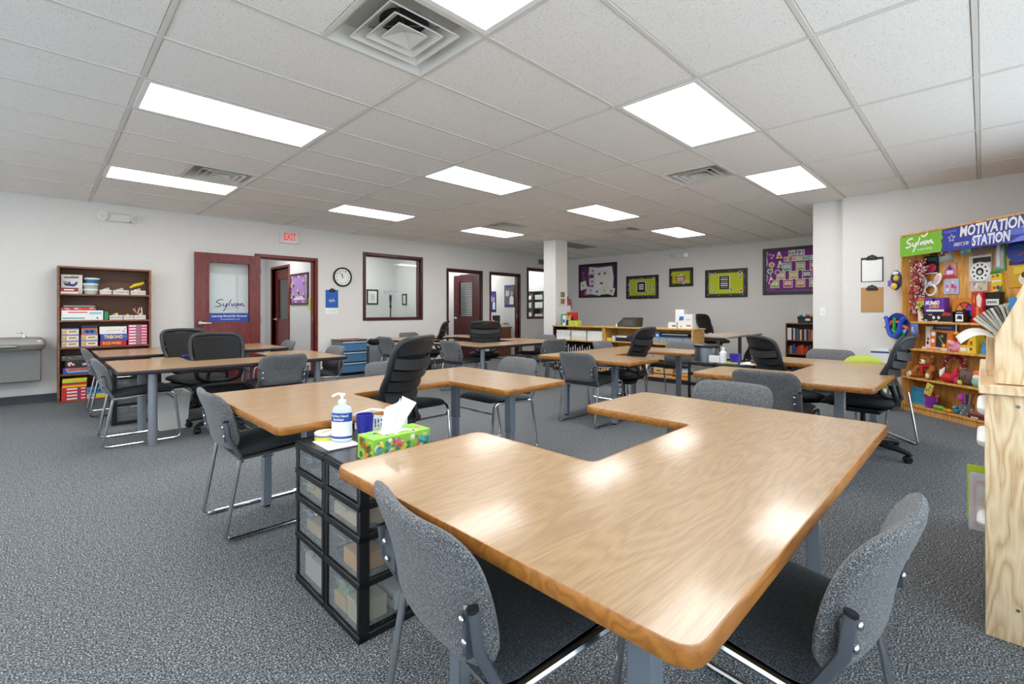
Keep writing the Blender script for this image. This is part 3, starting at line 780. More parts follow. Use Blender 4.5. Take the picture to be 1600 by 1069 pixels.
# ------------------------------------------------------------------ tables
TW, TD, TZ = 1.905, 1.155, 0.665
def make_table(edge, legkind, label):
    """U-shaped table: bar along x at y 0..0.60, arms up to y=TD, origin at middle of outer edge"""
    w = TW / 2; a = .60
    poly = [(-w, 0), (w, 0), (w, TD), (w - a, TD), (w - a, .60), (-w + a, .60), (-w + a, TD), (-w, TD)]
    rad = [.05, .05, .05, .05, .03, .03, .05, .05]
    t = thing('classroom_table', label, 'table', (0, 0, 0), 0, 'U-shaped classroom tables')
    out = fillet(poly, rad)
    def inset(p, q):
        n = len(p); r = []
        for i in range(n):
            a_ = Vector(p[i]) - Vector(p[i - 1]); b_ = Vector(p[(i + 1) % n]) - Vector(p[i])
            if a_.length < 1e-7: a_ = b_
            if b_.length < 1e-7: b_ = a_
            d = (a_.normalized() + b_.normalized()); d = d.normalized(); nrm = Vector((-d.y, d.x)); r.append((p[i][0] + nrm.x * q, p[i][1] + nrm.y * q))
        return r
    ins = inset(out, .004)
    mb = MB().mat(M['top']); mb.prism(ins, TZ - .03, TZ); mb.build('tabletop', parent=t, smooth=0)
    mb = MB().mat(edge); n = len(out)
    vs = [(x, y, TZ - .034) for x, y in ins] + [(x, y, TZ - .030) for x, y in out] + [(x, y, TZ - .006) for x, y in out] + [(x, y, TZ + .0006) for x, y in inset(out, .0025)] + [(x, y, TZ + .0006) for x, y in inset(out, .006)]
    fs = []
    for q in range(4):
        for i in range(n): fs.append((q * n + i, q * n + (i + 1) % n, (q + 1) * n + (i + 1) % n, (q + 1) * n + i))
    mb.add(vs, fs); mb.build('edge_band', parent=t, smooth=50)
    L = w - .25
    for (x, y) in ((-L, .22), (L, .22), (-L, .84), (L, .84)):
        if legkind == 'round':
            mb = MB().mat(M['silver']); mb.lathe([(0, .0), (.032, .0), (.034, .01), (.034, TZ - .04), (.05, TZ - .04), (.05, TZ - .031), (0, TZ - .031)], 16)
        else:
            mb = MB().mat(M['legsteel']); mb.rbox(-.022, -.026, .012, .022, .026, .40, .004); mb.rbox(-.026, -.030, .30, .026, .030, TZ - .045, .004); mb.rbox(-.06, -.06, TZ - .045, .06, .06, TZ - .0315, .003)
        lg = mb.build('leg', parent=t, loc=(x, y, 0))
        if legkind != 'round':
            mb = MB().mat(M['black']); mb.lathe([(0, 0), (.018, 0), (.018, .012), (0, .012)], 10); mb.build('foot_glide', parent=lg)
            mb = MB().mat(M['chrome']); mb.rbox(-.028, -.032, .297, .028, .032, .305, .001); mb.build('collar', parent=lg)
    for s in (-1, 1):
        mb = MB().mat(M['black'] if legkind == 'round' else M['darksteel']); mb.rbox(s * L - .018, .22, TZ - .06, s * L + .018, .84, TZ - .0325, .003); mb.build('leg_rail', parent=t)
    return t
T1 = make_table(M['edge'], 'square', 'large glossy oak U-shaped table filling the front of the view')
T1.location = (1.60, .283, 0)
dup(T1, (1.635, 3.20, 0), 180, 'oak edged U-shaped table facing the big front table, across the drawer carts')
dup(T1, (4.80, 3.47, 0), 180, 'oak edged U-shaped table standing before the low oak shelf units')
dup(T1, (4.58, .475, 0), 0, 'oak edged U-shaped table beside the motivation board and partition wall')
T3 = make_table(M['darkedge'], 'round', 'dark edged U-shaped table with round silver legs beside the game bookcase, camera side')
T3.location = (1.37, 4.80, 0)
dup(T3, (1.37, 7.66, 0), 180, 'dark edged U-shaped table just before the bookcase and the open red door')
dup(T3, (5.07, 4.74, 0), 0, 'dark edged U-shaped table in the middle of the room before the office doors')
dup(T3, (5.07, 7.56, 0), 180, 'dark edged U-shaped table beside the swung office door')

# ------------------------------------------------------------------ grey sled-base chairs (face +x)
def make_chair(label):
    t = thing('sled_chair', label, 'chair', (0, 0, 0), 0, 'grey fabric sled-base chairs')
    def seat_fn(u, v, d):
        z = .440 + .02 * (u / .22) - .030 * max(0, (u - .12) / .11) ** 2 + d
        return (u + .005, v, z)
    mb = MB().mat(M['seatfab']); mb.pad(.45, .44, .05, .06, seat_fn, 12); mb.build('seat', parent=t, smooth=60)
    mb = MB().mat(M['black']); mb.pad(.41, .41, .012, .05, lambda u, v, d: (u + .0, v, .412 + .02 * (u / .22) + d), 4); mb.build('seat_pan', parent=t)
    def back_fn(u, v, d):   # u across, v up
        k = (v + .14) / .28
        x = -.245 - .075 * k + .018 * math.sin(PI * k) + .038 * (u / .22) ** 2
        return (x + d, u, .590 + v * .98)
    mb = MB().mat(M['fabric']); mb.pad(.445, .30, .055, .075, back_fn, 14, 5); mb.build('backrest', parent=t, smooth=60)
    for s in (-1, 1):
        y = s * .222; r = .0105
        pts = [(-.205, y, .405)] + [(.15, y, .425), (.195, y, .425), (.215, y, .41), (.225, y, .385), (.262, y, .06), (.262, y, .03), (.245, y, .014), (.21, y, .011), (-.21, y, .011), (-.25, y, .014), (-.268, y, .03), (-.265, y, .06), (-.205, y, .40)]
        mb = MB().mat(M['chrome']); mb.tube(pts, r, 8); f = mb.build('sled_frame', parent=t)
        mb = MB().mat(M['darksteel']); mb.tube([(-.198, y, .385), (-.205, y, .42), (-.258, y + .002 * s, .52), (-.268, y, .60)], .0115, 8, flat=.7); b_ = mb.build('back_upright', parent=t)
        mb = MB().mat(M['softblack']); mb.tube([(-.268, y, .598), (-.2695, y, .606)], .0125, 8, flat=.75); mb.build('end_cap', parent=b_)
        mb = MB().mat(M['darksteel']); mb.rbox(-.262, y - s * .055 - .016, .500, -.250, y - s * .012 + .012, .585, .002)
        mb.build('back_bracket', parent=t)
        for z in (.522, .568):
            mb = MB().mat(M['chrome']); mb.ball((-.268 - .006 * (z > .54), y - s * .034, z), (.006, .009, .009), 8, 6); mb.build('bolt', parent=b_)
    mb = MB().mat(M['chrome']); mb.tube([(.226, -.222, .375), (.229, -.2, .35), (.229, .2, .35), (.226, .222, .375)], .008, 6); mb.build('front_stretcher', parent=t)
    mb = MB().mat(M['chrome']); mb.tube([(-.2, -.222, .40), (-.2, .222, .40)], .009, 6); mb.build('rear_stretcher', parent=t)
    return t
chair0 = make_chair('x')
CH = [(.590, .880, -8, 'grey fabric chair at the cart end of the big front table'),
      (1.256, .150, 85, 'grey fabric chair tucked at the long camera-side edge of the big front table'),
      (.640, 2.86, 0, 'grey fabric chair at the left-hand end of the second oak table, before the drawer carts'),
      (2.95, 2.88, 180, 'grey chair at the far end of the second oak table, front legs showing'),
      (1.64, 4.73, 90, 'grey chair with bolted back before the dark edged table beside the bookcase'),
      (2.42, 6.84, 180, 'grey chair top at the end of the back table beside the hallway door'),
      (2.43, 5.37, 180, 'grey chair before the blue drawer tower at the end of a dark edged table'),
      (2.0, 3.42, 270, 'grey chair mostly hidden behind the black task chair, across the second oak table'),
      (.355, 5.38, 0, 'grey chair with full chrome sled showing at the bookcase end of the dark edged table'),
      (.36, 6.95, 0, 'grey chair in front of the board games at the end of the rear table'),
      (3.785, 2.88, 0, 'grey chair with bolted back seen from behind, alone in the middle floor'),
      (3.565, 1.08, 0, 'grey chair seen from behind at the end of the table near the motivation board'),
      (2.80, 1.02, 180, 'grey chair top showing over the far short end of the big front table'),
      (5.95, 1.15, 180, 'grey chair top against the partition wall beyond the motivation side table'),
      (5.40, 3.66, 270, 'grey chair top before the magazine rack cabinet'),
      (6.05, 2.85, 180, 'grey chair at the table end in front of the storage bins'),
      (5.32, 4.44, 78, 'grey chair between the middle dark edged table and the oak shelf table'),
      (4.02, 5.26, 0, 'grey chair seen from behind at the window end of the middle dark edged table'),
      (3.90, 6.78, 0, 'small far grey chair beside the blue drawer tower'),
      (4.95, 7.74, 270, 'far grey chair top under the big window'),
      (6.17, 5.35, 180, 'grey chair top just below the white column')]
for i, (x, y, a, lb) in enumerate(CH):
    px, py = x + .268 * math.cos(R(a)), y + .268 * math.sin(R(a))
    if i == 0: chair0.location = (px, py, 0); chair0.rotation_euler = (0, 0, R(a)); chair0['label'] = lb
    else: dup(chair0, (px, py, 0), a, lb)

# ------------------------------------------------------------------ black task chairs (face +x)
def make_task(label):
    t = thing('task_chair', label, 'chair', (0, 0, 0), 0, 'black mesh task chairs')
    H = []
    mb = MB().mat(M['blackfab']); mb.pad(.48, .49, .085, .10, lambda u, v, d: (u + .02, v, .445 - .04 * max(0, (u - .1) / .14) ** 2 + d), 12); H.append(mb.build('seat', parent=t, smooth=60))
    mb = MB().mat(M['black']); mb.pad(.42, .42, .03, .08, lambda u, v, d: (u + .02, v, .40 + d), 6); H.append(mb.build('seat_shell', parent=t))
    def bp(z, y, out=0.0):
        """point on the curved back surface"""
        k = (z - .47) / .50
        x = -.21 + .035 * math.sin(PI * min(1, k * 1.7)) * (1 if k < .59 else 0) - .145 * max(0, k - .12) ** 1.2 + .055 * (y / .22) ** 2
        return (x - out, y, z)
    def hw(z):
        k = (z - .47) / .50
        return .175 + .055 * min(1, k / .6) if k < .6 else .23
    loop = []
    for z in (.54, .62, .70, .80, .88): loop.append((z, -hw(z)))
    loop += [(.925, -.220), (.952, -.19), (.963, -.13), (.968, 0), (.963, .13), (.952, .19), (.925, .22)]
    for z in (.88, .80, .70, .62, .54): loop.append((z, hw(z)))
    loop += [(.50, .12), (.487, .0), (.50, -.12)]
    mb = MB().mat(M['greyplastic']); mb.tube([bp(z, y) for z, y in catmull(loop + [loop[0]], 3)[:-1]], .021, 8, closed=True, flat=.8); H.append(mb.build('back_frame', parent=t, smooth=60))
    def strip(nm, z0, z1, m_, sag=.0, out=.008, th=.012, k=.985):
        mb = MB().mat(m_); vs = []; n = 14
        for i in range(n + 1):
            q = -1 + 2 * i / n; dz = -sag * (1 - q * q)
            for (z, o) in ((z0, out), (z1, out), (z1, out - th), (z0, out - th)):
                zz = z + dz; y = q * hw(zz) * k; vs.append(bp(zz, y, o + ((.026 if sag else .006) if z == z0 and o == out else 0)))
        fs = []
        for i in range(n):
            for j in range(4): fs.append((4 * i + j, 4 * i + (j + 1) % 4, 4 * i + 4 + (j + 1) % 4, 4 * i + 4 + j))
        fs += [(0, 3, 2, 1), (4 * n, 4 * n + 1, 4 * n + 2, 4 * n + 3)]
        mb.add(vs, fs); H.append(mb.build(nm, parent=t, smooth=50))
    strip('back_panel', .872, .945, M['softblack'], .0, k=.93)
    for z0, z1 in ((.80, .862), (.735, .79), (.67, .725), (.60, .66)): strip('back_slat', z0, z1, M['softblack'], .022)
    strip('mesh_panel', .60, .94, M['mesh'], .0, -.012, .004, .94)
    mb = MB().mat(M['greyplastic'])
    for s in (-1, 1): mb.tube([bp(.60, s * .07, .012), bp(.55, s * .085, .03), (-.23, s * .08, .47), (-.19, s * .07, .415), (-.05, s * .05, .39)], .020, 8, flat=.8)
    H.append(mb.build('back_support', parent=t, smooth=60))
    mb = MB().mat(M['black']); mb.rbox(-.13, -.09, .345, .15, .09, .39, .01); H.append(mb.build('tilt_mechanism', parent=t))
    mb = MB().mat(M['black']); mb.tube([(.02, -.08, .37), (.04, -.22, .365), (.05, -.27, .36)], .007, 6); H.append(mb.build('height_lever', parent=t))
    mb = MB().mat(M['black']); mb.lathe([(0, .08), (.032, .08), (.032, .22), (.018, .22), (.018, .36), (0, .36)], 12); mb.build('gas_column', parent=t)
    mb = MB().mat(M['black']); mb.lathe([(0, .06), (.045, .06), (.05, .12), (.035, .13), (0, .13)], 14); mb.build('base_hub', parent=t)
    for k in range(5):
        a = 2 * PI * k / 5 + .35; c, s = math.cos(a), math.sin(a)
        mb = MB().mat(M['softblack']); mb.tube([(.02 * c, .02 * s, .10), (.12 * c, .12 * s, .105), (.24 * c, .24 * s, .088), (.315 * c, .315 * s, .07), (.33 * c, .33 * s, .062)], [.028, .026, .022, .018, .012], 8); arm = mb.build('base_arm', parent=t)
        mb = MB().mat(M['black']); X = Matrix.Translation((.305 * c, .305 * s, .027)) @ Matrix.Rotation(a + 1.0, 4, 'Z') @ Matrix.Rotation(PI / 2, 4, 'X')
        mb.xf(X); mb.lathe([(0, -.024), (.022, -.024), (.027, -.018), (.027, .018), (.022, .024), (0, .024)], 12); mb.xf(None); mb.tube([(.305 * c, .305 * s, .03), (.305 * c, .305 * s, .07)], .009, 6); mb.build('caster', parent=arm)
    return t, [h.name for h in H]
task0, upper = make_task('x')
upper_stems = {u.split('.')[0] for u in upper}
TC = [(1.47, 2.66, 120, .02, 'black task chair with slotted back between the two oak tables nearest the drawer carts'),
      (4.72, .69, 87, -.01, 'black task chair in side view in front of the teddy bear shelf'),
      (4.90, 1.27, -45, -.06, 'black task chair leaning away between the motivation side table and the drawer carts'),
      (4.66, 2.88, 95, -.01, 'black task chair in the notch of the table before the oak shelf units'),
      (1.27, 5.36, -92, -.06, 'black task chair with its smooth front facing the camera behind the dark edged table'),
      (1.22, 6.25, -75, -.04, 'black task chair with lit slots in front of the open red door'),
      (5.06, 5.69, 50, .01, 'black rounded task chair in front of the office doors'),
      (4.80, 6.85, 135, -.01, 'black task chair in side view below the window, beside the office door frame'),
      (9.78, 3.92, -100, .10, 'black task chair behind the white boxes on the oak shelf end'),
      (8.35, 2.95, 100, -.24, 'low black chair tucked under the small grey desk')]
for i, (x, y, a, dz, lb) in enumerate(TC):
    r = task0 if i == 0 else dup(task0)
    r.location = (x, y, 0); r.rotation_euler = (0, 0, R(a)); r['label'] = lb
    TC[i] = (r, dz)
for r, dz in TC:
    for ch in r.children:
        if ch.name.split('.')[0] in upper_stems: ch.location.z = dz

# lime shell chair by the motivation board
t = thing('shell_chair', 'lime yellow shell chair with thin chrome legs behind the side-view task chair', 'chair', (5.36, .70, 0), 215)
def shell(u, v, d):
    if u < 0: return (-.02 + .0 * u + d * .3 + (v / .25) ** 2 * .06 - .16 + .1 * u, v, .47 - u * .9 + d)
    return (u - .16 + .02, v, .45 + (v / .25) ** 2 * .04 + .02 * (u / .3) ** 2 + d)
mb = MB().mat(P('b4c41c', .4)); mb.pad(.56, .40, .014, .15, shell, 16, 8); mb.build('shell', parent=t, smooth=60)
for s in (-1, 1):
    mb = MB().mat(M['chrome']); mb.tube([(-.12, s * .18, .44), (-.2, s * .2, .03), (-.19, s * .2, .01), (-.15, s * .2, .009), (.2, s * .2, .009), (.24, s * .2, .012), (.25, s * .2, .03), (.16, s * .18, .44)], .009, 8); mb.build('sled_leg', parent=t)

# ------------------------------------------------------------------ drawer carts
def make_cart(label, n=4):
    """front faces -y, width .28, depth .38, origin at front corner on the floor"""
    t = thing('drawer_cart', label, 'drawer cart', (0, 0, 0), 0, 'black framed clear drawer carts')
    w, dp, hh = .282, .40, .60
    mb = MB().mat(M['black'])
    for (x, y) in ((0, 0), (w - .022, 0), (0, dp - .04), (w - .022, dp - .04)): mb = MB().mat(M['black']); mb.rbox(x, y, .0, x + .022, y + .04, hh, .003); mb.build('frame_post', parent=t)
    zs = [.0, .185, .345, .455, .565]
    for z in zs:
        mb = MB().mat(M['black']); q = .026
        mb.rbox(.0, -.004, z, w, .03, z + q, .003); mb.rbox(.0, dp - .03, z, w, dp, z + q, .003); mb.rbox(0, .03, z, .018, dp - .03, z + q, .003); mb.rbox(w - .018, .03, z, w, dp - .03, z + q, .003); mb.build('rail', parent=t)
    mb = MB().mat(P('2a2c2f', .3)); mb.rbox(.004, .0, hh - .012, w - .004, dp, hh, .003); mb.build('top_tray', parent=t)
    for a, b_ in zip(zs[:-1], zs[1:]):
        z0, z1 = a + .03, b_ - .004; x0, x1 = .026, w - .026
        mb = MB().mat(M['clear']); k = .003
        mb.box(x0, .006, z0, x1, .006 + k, z1); mb.box(x0, dp - .02, z0, x1, dp - .02 + k, z1); mb.box(x0, .009, z0, x0 + k, dp - .02, z1); mb.box(x1 - k, .009, z0, x1, dp - .02, z1); mb.box(x0, .009, z0, x1, dp - .02, z0 + k)
        dr = mb.build('drawer', parent=t, smooth=0)
        mb = MB().mat(M['clear']); mb.rbox(w / 2 - .05, -.006, z1 - .02, w / 2 + .05, .006, z1 - .008, .003); mb.build('handle', parent=dr)
    return t
cart0 = make_cart('double bay black drawer cart, bay with the hand sanitizer on top'); cart0.location = (.77, 2.085, 0); cart0.rotation_euler = (0, 0, R(-90))
dup(cart0, (.77, 1.795, 0), -90, 'black drawer cart under the corner of the big table, tissue box on top')
dup(cart0, (.49, 6.42, 0), -90, 'black drawer cart between the two dark edged tables beside the white bin')
dup(cart0, (4.98, 2.275, 0), -90, 'black drawer cart carrying the small silver bin before the oak units')
dup(cart0, (4.98, 1.985, 0), -90, 'black drawer cart carrying white papers beside the leaning task chair')
def item_box(nm, label, cat, loc, rz, w, d, h, col, group=None, deco=None, rough=.5, r=.002):
    mb = MB().mat(P(col, rough)); mb.rbox(0, 0, 0, w, d, h, r)
    if deco: deco(mb, w, h)
    return tag(mb.build(nm, smooth=0), label, cat, group, loc, rz)
# drawer contents of the front carts
def content(nm, label, cat, ci, x0, y0, z, w, d, h, col, deco=None, tilt=0):
    c = (.77, 2.085) if ci == 0 else (.77, 1.795)
    o = item_box(nm, label, cat, (c[0] + y0, c[1] - x0, z), -90, w, d, h, col, None, deco)
    o.rotation_euler = (R(tilt), 0, R(-90)); return o
content('envelope_stack', 'tan envelopes in the top-but-one drawer of the sanitizer cart', 'envelopes', 0, .04, .03, .381, .2, .3, .05, 'c9a877')
content('paper_bag', 'folded tan paper lying in the third drawer of the sanitizer cart', 'paper', 0, .04, .03, .219, .2, .3, .045, 'c8a67c')
content('foam_plate_stack', 'pale round topped stack in the bottom drawer of the sanitizer cart', 'plates', 0, .05, .02, .034, .18, .25, .09, 'c9b9ac')
content('red_folder', 'dull red folder below the pale stack in the sanitizer cart', 'folder', 0, .035, .285, .034, .21, .06, .12, 'a3524c')
content('craft_paper', 'cream paper pile in the second drawer of the tissue box cart', 'paper', 1, .04, .02, .379, .19, .2, .045, 'd8bb93')
content('purple_folder', 'magenta folder showing through the side of the tissue box cart', 'folder', 1, .06, .235, .379, .18, .13, .06, 'b0366f')
content('orange_box', 'small orange box in the third drawer of the tissue box cart', 'box', 1, .12, .02, .219, .12, .1, .06, 'd99a4a')
content('grey_felt', 'grey and teal sheets in the third drawer of the tissue box cart', 'paper', 1, .04, .135, .219, .21, .23, .07, '6f8488')
content('flash_card_box', 'white flash card box with green print in the bottom drawer of the tissue box cart', 'box', 1, .05, .16, .034, .2, .2, .065, 'dfe0d8', lambda mb, w, h: (mb.mat(P('47644a')), mb.rect(.02, .03, w - .02, .045, 0)))
content('card_deck', 'tan card deck at the front of the bottom drawer of the tissue box cart', 'cards', 1, .04, .02, .034, .10, .12, .05, 'd0ac78')
content('card_deck', 'green card deck on the tan one in the tissue box cart', 'cards', 1, .05, .03, .0845, .09, .10, .03, '8aa070')
content('card_deck', 'cream card deck beside the green one in the bottom drawer of the tissue box cart', 'cards', 1, .15, .02, .034, .09, .11, .075, 'c9b48c')
# things on the front carts
CT = .600
t = thing('sanitizer_bottle', 'clear pump bottle of hand sanitizer with blue and white label', 'bottle', (.89, 1.90, CT + .004), -48)
mb = MB().mat(clearmat('sanitizer_gel', 'e4eef6', .45, .1)); mb.pad(.09, .0902, .058, .02, lambda u, v, d: (u, d, .0), 2)
mb = MB().mat(clearmat('sanitizer_gel2', 'e4eef6', .5, .1)); 
prof = [(0, 0), (.8, 0), (1, .008), (1, .125), (.85, .145), (.35, .155), (.30, .16), (0, .16)]
vs = []; fs = []; n = 24
for (k, z) in prof:
    for q in range(n):
        a = 2 * PI * q / n; vs.append((.043 * k * math.cos(a), .031 * k * math.sin(a), z))
for i in range(len(prof) - 1):
    for q in range(n): fs.append((i * n + q, i * n + (q + 1) % n, (i + 1) * n + (q + 1) % n, (i + 1) * n + q))
mb.add(vs, fs); mb.build('bottle_body', parent=t, smooth=60)
def wrap(mb, z0, z1, m_, rr=1.01, a0=185, a1=355):
    vs = []; n = 16
    for i in range(n + 1):
        a = R(a0 + (a1 - a0) * i / n); vs += [(.043 * rr * math.cos(a), .031 * rr * math.sin(a), z0), (.043 * rr * math.cos(a), .031 * rr * math.sin(a), z1)]
    mb.mat(m_).add(vs, [(2 * i, 2 * i + 2, 2 * i + 3, 2 * i + 1) for i in range(n)])
mb = MB(); wrap(mb, .012, .122, P('f2f2f4', .4), 1.012); wrap(mb, .086, .122, P('23489f', .4), 1.02); wrap(mb, .016, .026, P('23489f', .4), 1.02)
lab = mb.build('label', parent=t, smooth=60)
mb = MB().mat(M['white']); mb.text('Perfect Hand', -.034, .106, .034, .116, 0, bold=.02); mb.text('Sanitizer', -.026, .091, .02, .102, 0, bold=.02)
mb.v = [(x, -.031 * 1.03 * math.sqrt(max(0, 1 - (x / .0444) ** 2)) , z) for x, y, z in mb.v]; mb.build('lettering', parent=lab, smooth=0)
mb = MB().mat(M['white']); mb.lathe([(0, .155), (.016, .155), (.016, .172), (.006, .174), (.006, .19), (.012, .19), (.012, .198), (0, .2)], 14); mb.tube([(0, 0, .196), (-.015, -.012, .199), (-.032, -.026, .19)], .0055, 6); mb.build('pump', parent=t)
def cup(label, loc, col, h=.1, r=.038, nm='cup'):
    mb = MB().mat(P(col, .35)); mb.lathe([(0, 0), (r * .8, 0), (r, h), (r * .93, h), (r * .76, .005), (0, .005)], 20); return tag(mb.build(nm), label, 'cup', None, loc, 0)
cup('dark blue plastic cup behind the sanitizer bottle', (.985, 1.885, CT), '2b2f9e', .105)
t = thing('plastic_basket', 'white slotted basket of markers on the drawer cart', 'basket', (1.02, 2.05, CT), -62)
def basket(t, w, d, h, m_=None, nb=12):
    m_ = m_ or M['white']
    mb = MB().mat(m_); mb.rbox(0, 0, 0, w, d, .006, .002); mb.build('floor', parent=t)
    q = .004
    for (x0, y0, x1, y1, ax) in ((0, 0, w, q, 0), (0, d - q, w, d, 0), (0, q, q, d - q, 1), (w - q, q, w, d - q, 1)):
        mb = MB().mat(m_); mb.box(x0, y0, h - .016, x1, y1, h); mb.box(x0, y0, .006, x1, y1, .02)
        L = (x1 - x0) if ax == 0 else (y1 - y0); k = max(3, int(nb * L / w))
        for i in range(k + 1):
            p = (L - .006) * i / k
            if ax == 0: mb.box(x0 + p, y0, .02, x0 + p + .006, y1, h - .016)
            else: mb.box(x0, y0 + p, .02, x1, y0 + p + .006, h - .016)
        mb.build('side_wall', parent=t, smooth=0)
basket(t, .20, .13, .075)
for q in range(9):
    mb = MB().mat(P(['2a4fb0', '2f7fb8', 'b0592a', '2a4fb0', '6a3f2a', 'd0d4da', '2a4fb0', '8c4a22', '1e3f8f'][q], .4)); a = R(5 + q * 2)
    mb.tube([(0, 0, 0), (0, .1, .0)], .0055, 8); mb.lathe([(0, 0), (.004, 0), (.004, .004), (0, .004)], 8)
    th = R(-62); lx, ly = .025 + q * .018, .015
    tag(mb.build('marker'), ORD[q] + ' marker from the cup side in the white basket on the drawer cart', 'marker', 'markers in the white basket', (1.02 + lx * math.cos(th) - ly * math.sin(th), 2.05 + lx * math.sin(th) + ly * math.cos(th), CT + .02 + .012 * (q % 2)), -62 + (q % 3 - 1) * 3)
mb = MB().mat(P('cfd24a', .4)); mb.lathe([(0, 0), (.046, 0), (.046, .018), (0, .018)], 24); mb.mat(P('6f4fa0', .4)); mb.lathe([(.0465, .018), (.0465, .024), (0, .024)], 24); mb.mat(P('e9e3d2', .4)); mb.lathe([(.0465, .0235), (.0465, .032), (.043, .034), (0, .034)], 24)
mb.mat(P('a08f5a')); [mb.box(-.03 + q * .013, -.012, .034, -.022 + q * .013, .004, .0345) for q in range(5)]
tag(mb.build('round_tin'), 'small round yellow and purple tin beside the sanitizer', 'tin', None, (.86, 1.99, CT), 20)
item_box('paper_sheet', 'white folded paper under the sanitizer bottle', 'paper', (.80, 1.985, CT), -92, .17, .13, .003, 'f4f3f0')
item_box('sticky_note', 'pale yellow note peeking out behind the tissue box', 'paper', (1.04, 1.84, CT), -60, .07, .06, .012, 'd9d27a')
# tissue box
t = thing('tissue_box', 'green tissue box with floral print and a raised white tissue', 'tissue box', (.835, 1.655, CT), 1)
mb = MB().mat(P('8fc63e', .5)); mb.rbox(0, -.118, 0, .245, 0, .088, .002); mb.build('carton', parent=t, smooth=0)
mb = MB(); fl = random.Random(3)
pal = ['5fb8ae', 'ef9a3c', 'f2e6d8', 'e35f7a', '4d9e6a', 'e8d23c', '3f8f8f']
for q in range(60):
    mb.mat(P(pal[q % 7], .5)); r = fl.uniform(.007, .016); x = fl.uniform(.016, .23); z = fl.uniform(.014, .075)
    (mb.star(x, z, r, -.118, .0006, fl.random(), 6, .5) if q % 3 == 0 else mb.disc(x, z, r, -.118, .0005 + .0003 * (q % 4), 9, r * fl.uniform(.5, 1.1)))
for q in range(26):
    mb.mat(P(['d2622a', '5d8f2a', 'e8842f', '2f6f3a', 'b9d24a'][q % 5], .5)); y = fl.uniform(-.104, -.014); z = fl.uniform(.014, .075); r = fl.uniform(.008, .016)
    mb.add([(-.0006, y + r * math.cos(a), z + r * math.sin(a)) for a in [-2 * PI * k / 8 for k in range(8)]], [tuple(range(8))])
for q in range(22):
    mb.mat(P(pal[(q + 2) % 7], .5)); x = fl.uniform(.02, .225); y = fl.uniform(-.105, -.013); r = fl.uniform(.007, .013)
    mb.add([(x + r * math.cos(a), y + r * math.sin(a), .0886) for a in [2 * PI * k / 8 for k in range(8)]], [tuple(range(8))])
mb.build('floral_print', parent=t, smooth=0)
mb = MB().mat(P('d8dde0', .3)); mb.add([(.06, -.085, .0892), (.18, -.085, .0892), (.18, -.035, .0892), (.06, -.035, .0892)], [(0, 1, 2, 3)]); mb.build('slot', parent=t, smooth=0)
mb = MB().mat(P('f7f7f7', .8)); vs = []; fs = []; n = 12
for j in range(7):
    k = j / 6
    for i in range(n + 1):
        q = i / n; x = .06 + q * .085 + k * (.055 + (q - .5) * .03); y = -.06 + .016 * math.sin(q * 9 + k * 2) * (.3 + k) + .012 * k; z = .086 + k * (.135 - .04 * abs(q - .55) * 2 - .03 * (1 if .45 < q < .6 else 0)); vs.append((x, y, z))
for j in range(6):
    for i in range(n): a = j * (n + 1) + i; fs.append((a, a + 1, a + n + 2, a + n + 1))
mb.add(vs, fs); ts = mb.build('tissue', parent=t, smooth=60); md = ts.modifiers.new('thickness', 'SOLIDIFY'); md.thickness = .0015
# things on the far carts
t = thing('pedal_bin', 'small silver bin with a black lid on the far drawer cart', 'bin', (5.20, 2.16, CT))
mb = MB().mat(M['steel']); mb.lathe([(0, 0), (.125, 0), (.125, .145), (0, .145)], 28); mb.build('body', parent=t)
mb = MB().mat(M['black']); mb.lathe([(0, .145), (.135, .145), (.135, .17), (.11, .18), (0, .182)], 28); mb.build('lid', parent=t)
item_box('tissue_packet', 'small white packet in front of the silver bin', 'packet', (5.06, 2.08, CT), -90, .11, .05, .07, 'e6e6e8')
mb = MB().mat(P('eef0f2', .4)); mb.lathe([(0, 0), (.035, 0), (.035, .11), (.012, .13), (.012, .15), (.018, .15), (.018, .16), (0, .165)], 16); tag(mb.build('pump_bottle'), 'white pump bottle between the silver bin and the purple pot', 'bottle', None, (5.1, 1.945, CT), 0)
cup('purple pot on the far drawer cart', (5.12, 1.83, CT), '3a2c9c', .1, .055, 'pot')
item_box('note_pile', 'olive note pile beside the purple pot', 'notes', (5.03, 1.90, CT), -80, .12, .1, .015, 'b9b86a')
item_box('paper_stack', 'white papers lying on the far drawer cart', 'paper', (5.05, 1.76, CT), -90, .17, .22, .012, 'f0f0f0')
# bin and cables at the left tables
t = thing('waste_bin', 'white plastic waste bin under the dark edged table', 'bin', (.90, 5.70, 0))
mb = MB().mat(P('dcd9d2', .5)); vs = []
for (sx, sy, z) in ((.11, .15, 0), (.135, .18, .34), (.128, .172, .34), (.104, .144, .01)): vs += [(-sx, -sy, z), (sx, -sy, z), (sx, sy, z), (-sx, sy, z)]
fs = [(0, 3, 2, 1), (12, 13, 14, 15)]
for q in range(3):
    for i in range(4): fs.append((4 * q + i, 4 * q + (i + 1) % 4, 4 * q + 4 + (i + 1) % 4, 4 * q + 4 + i))
mb.add(vs, fs); mb.build('tub', parent=t)
mb = MB().mat(P('dcd9d2', .5)); mb.tube([(-.14, -.185, .337), (.14, -.185, .337), (.14, .185, .337), (-.14, .185, .337)], .008, 6, closed=True); mb.build('rim', parent=t)
item_box('pencil_case', 'small blue case lying between the two dark edged tables', 'case', (1.05, 5.93, TZ + .0006), 10, .13, .05, .016, '2b35a8')
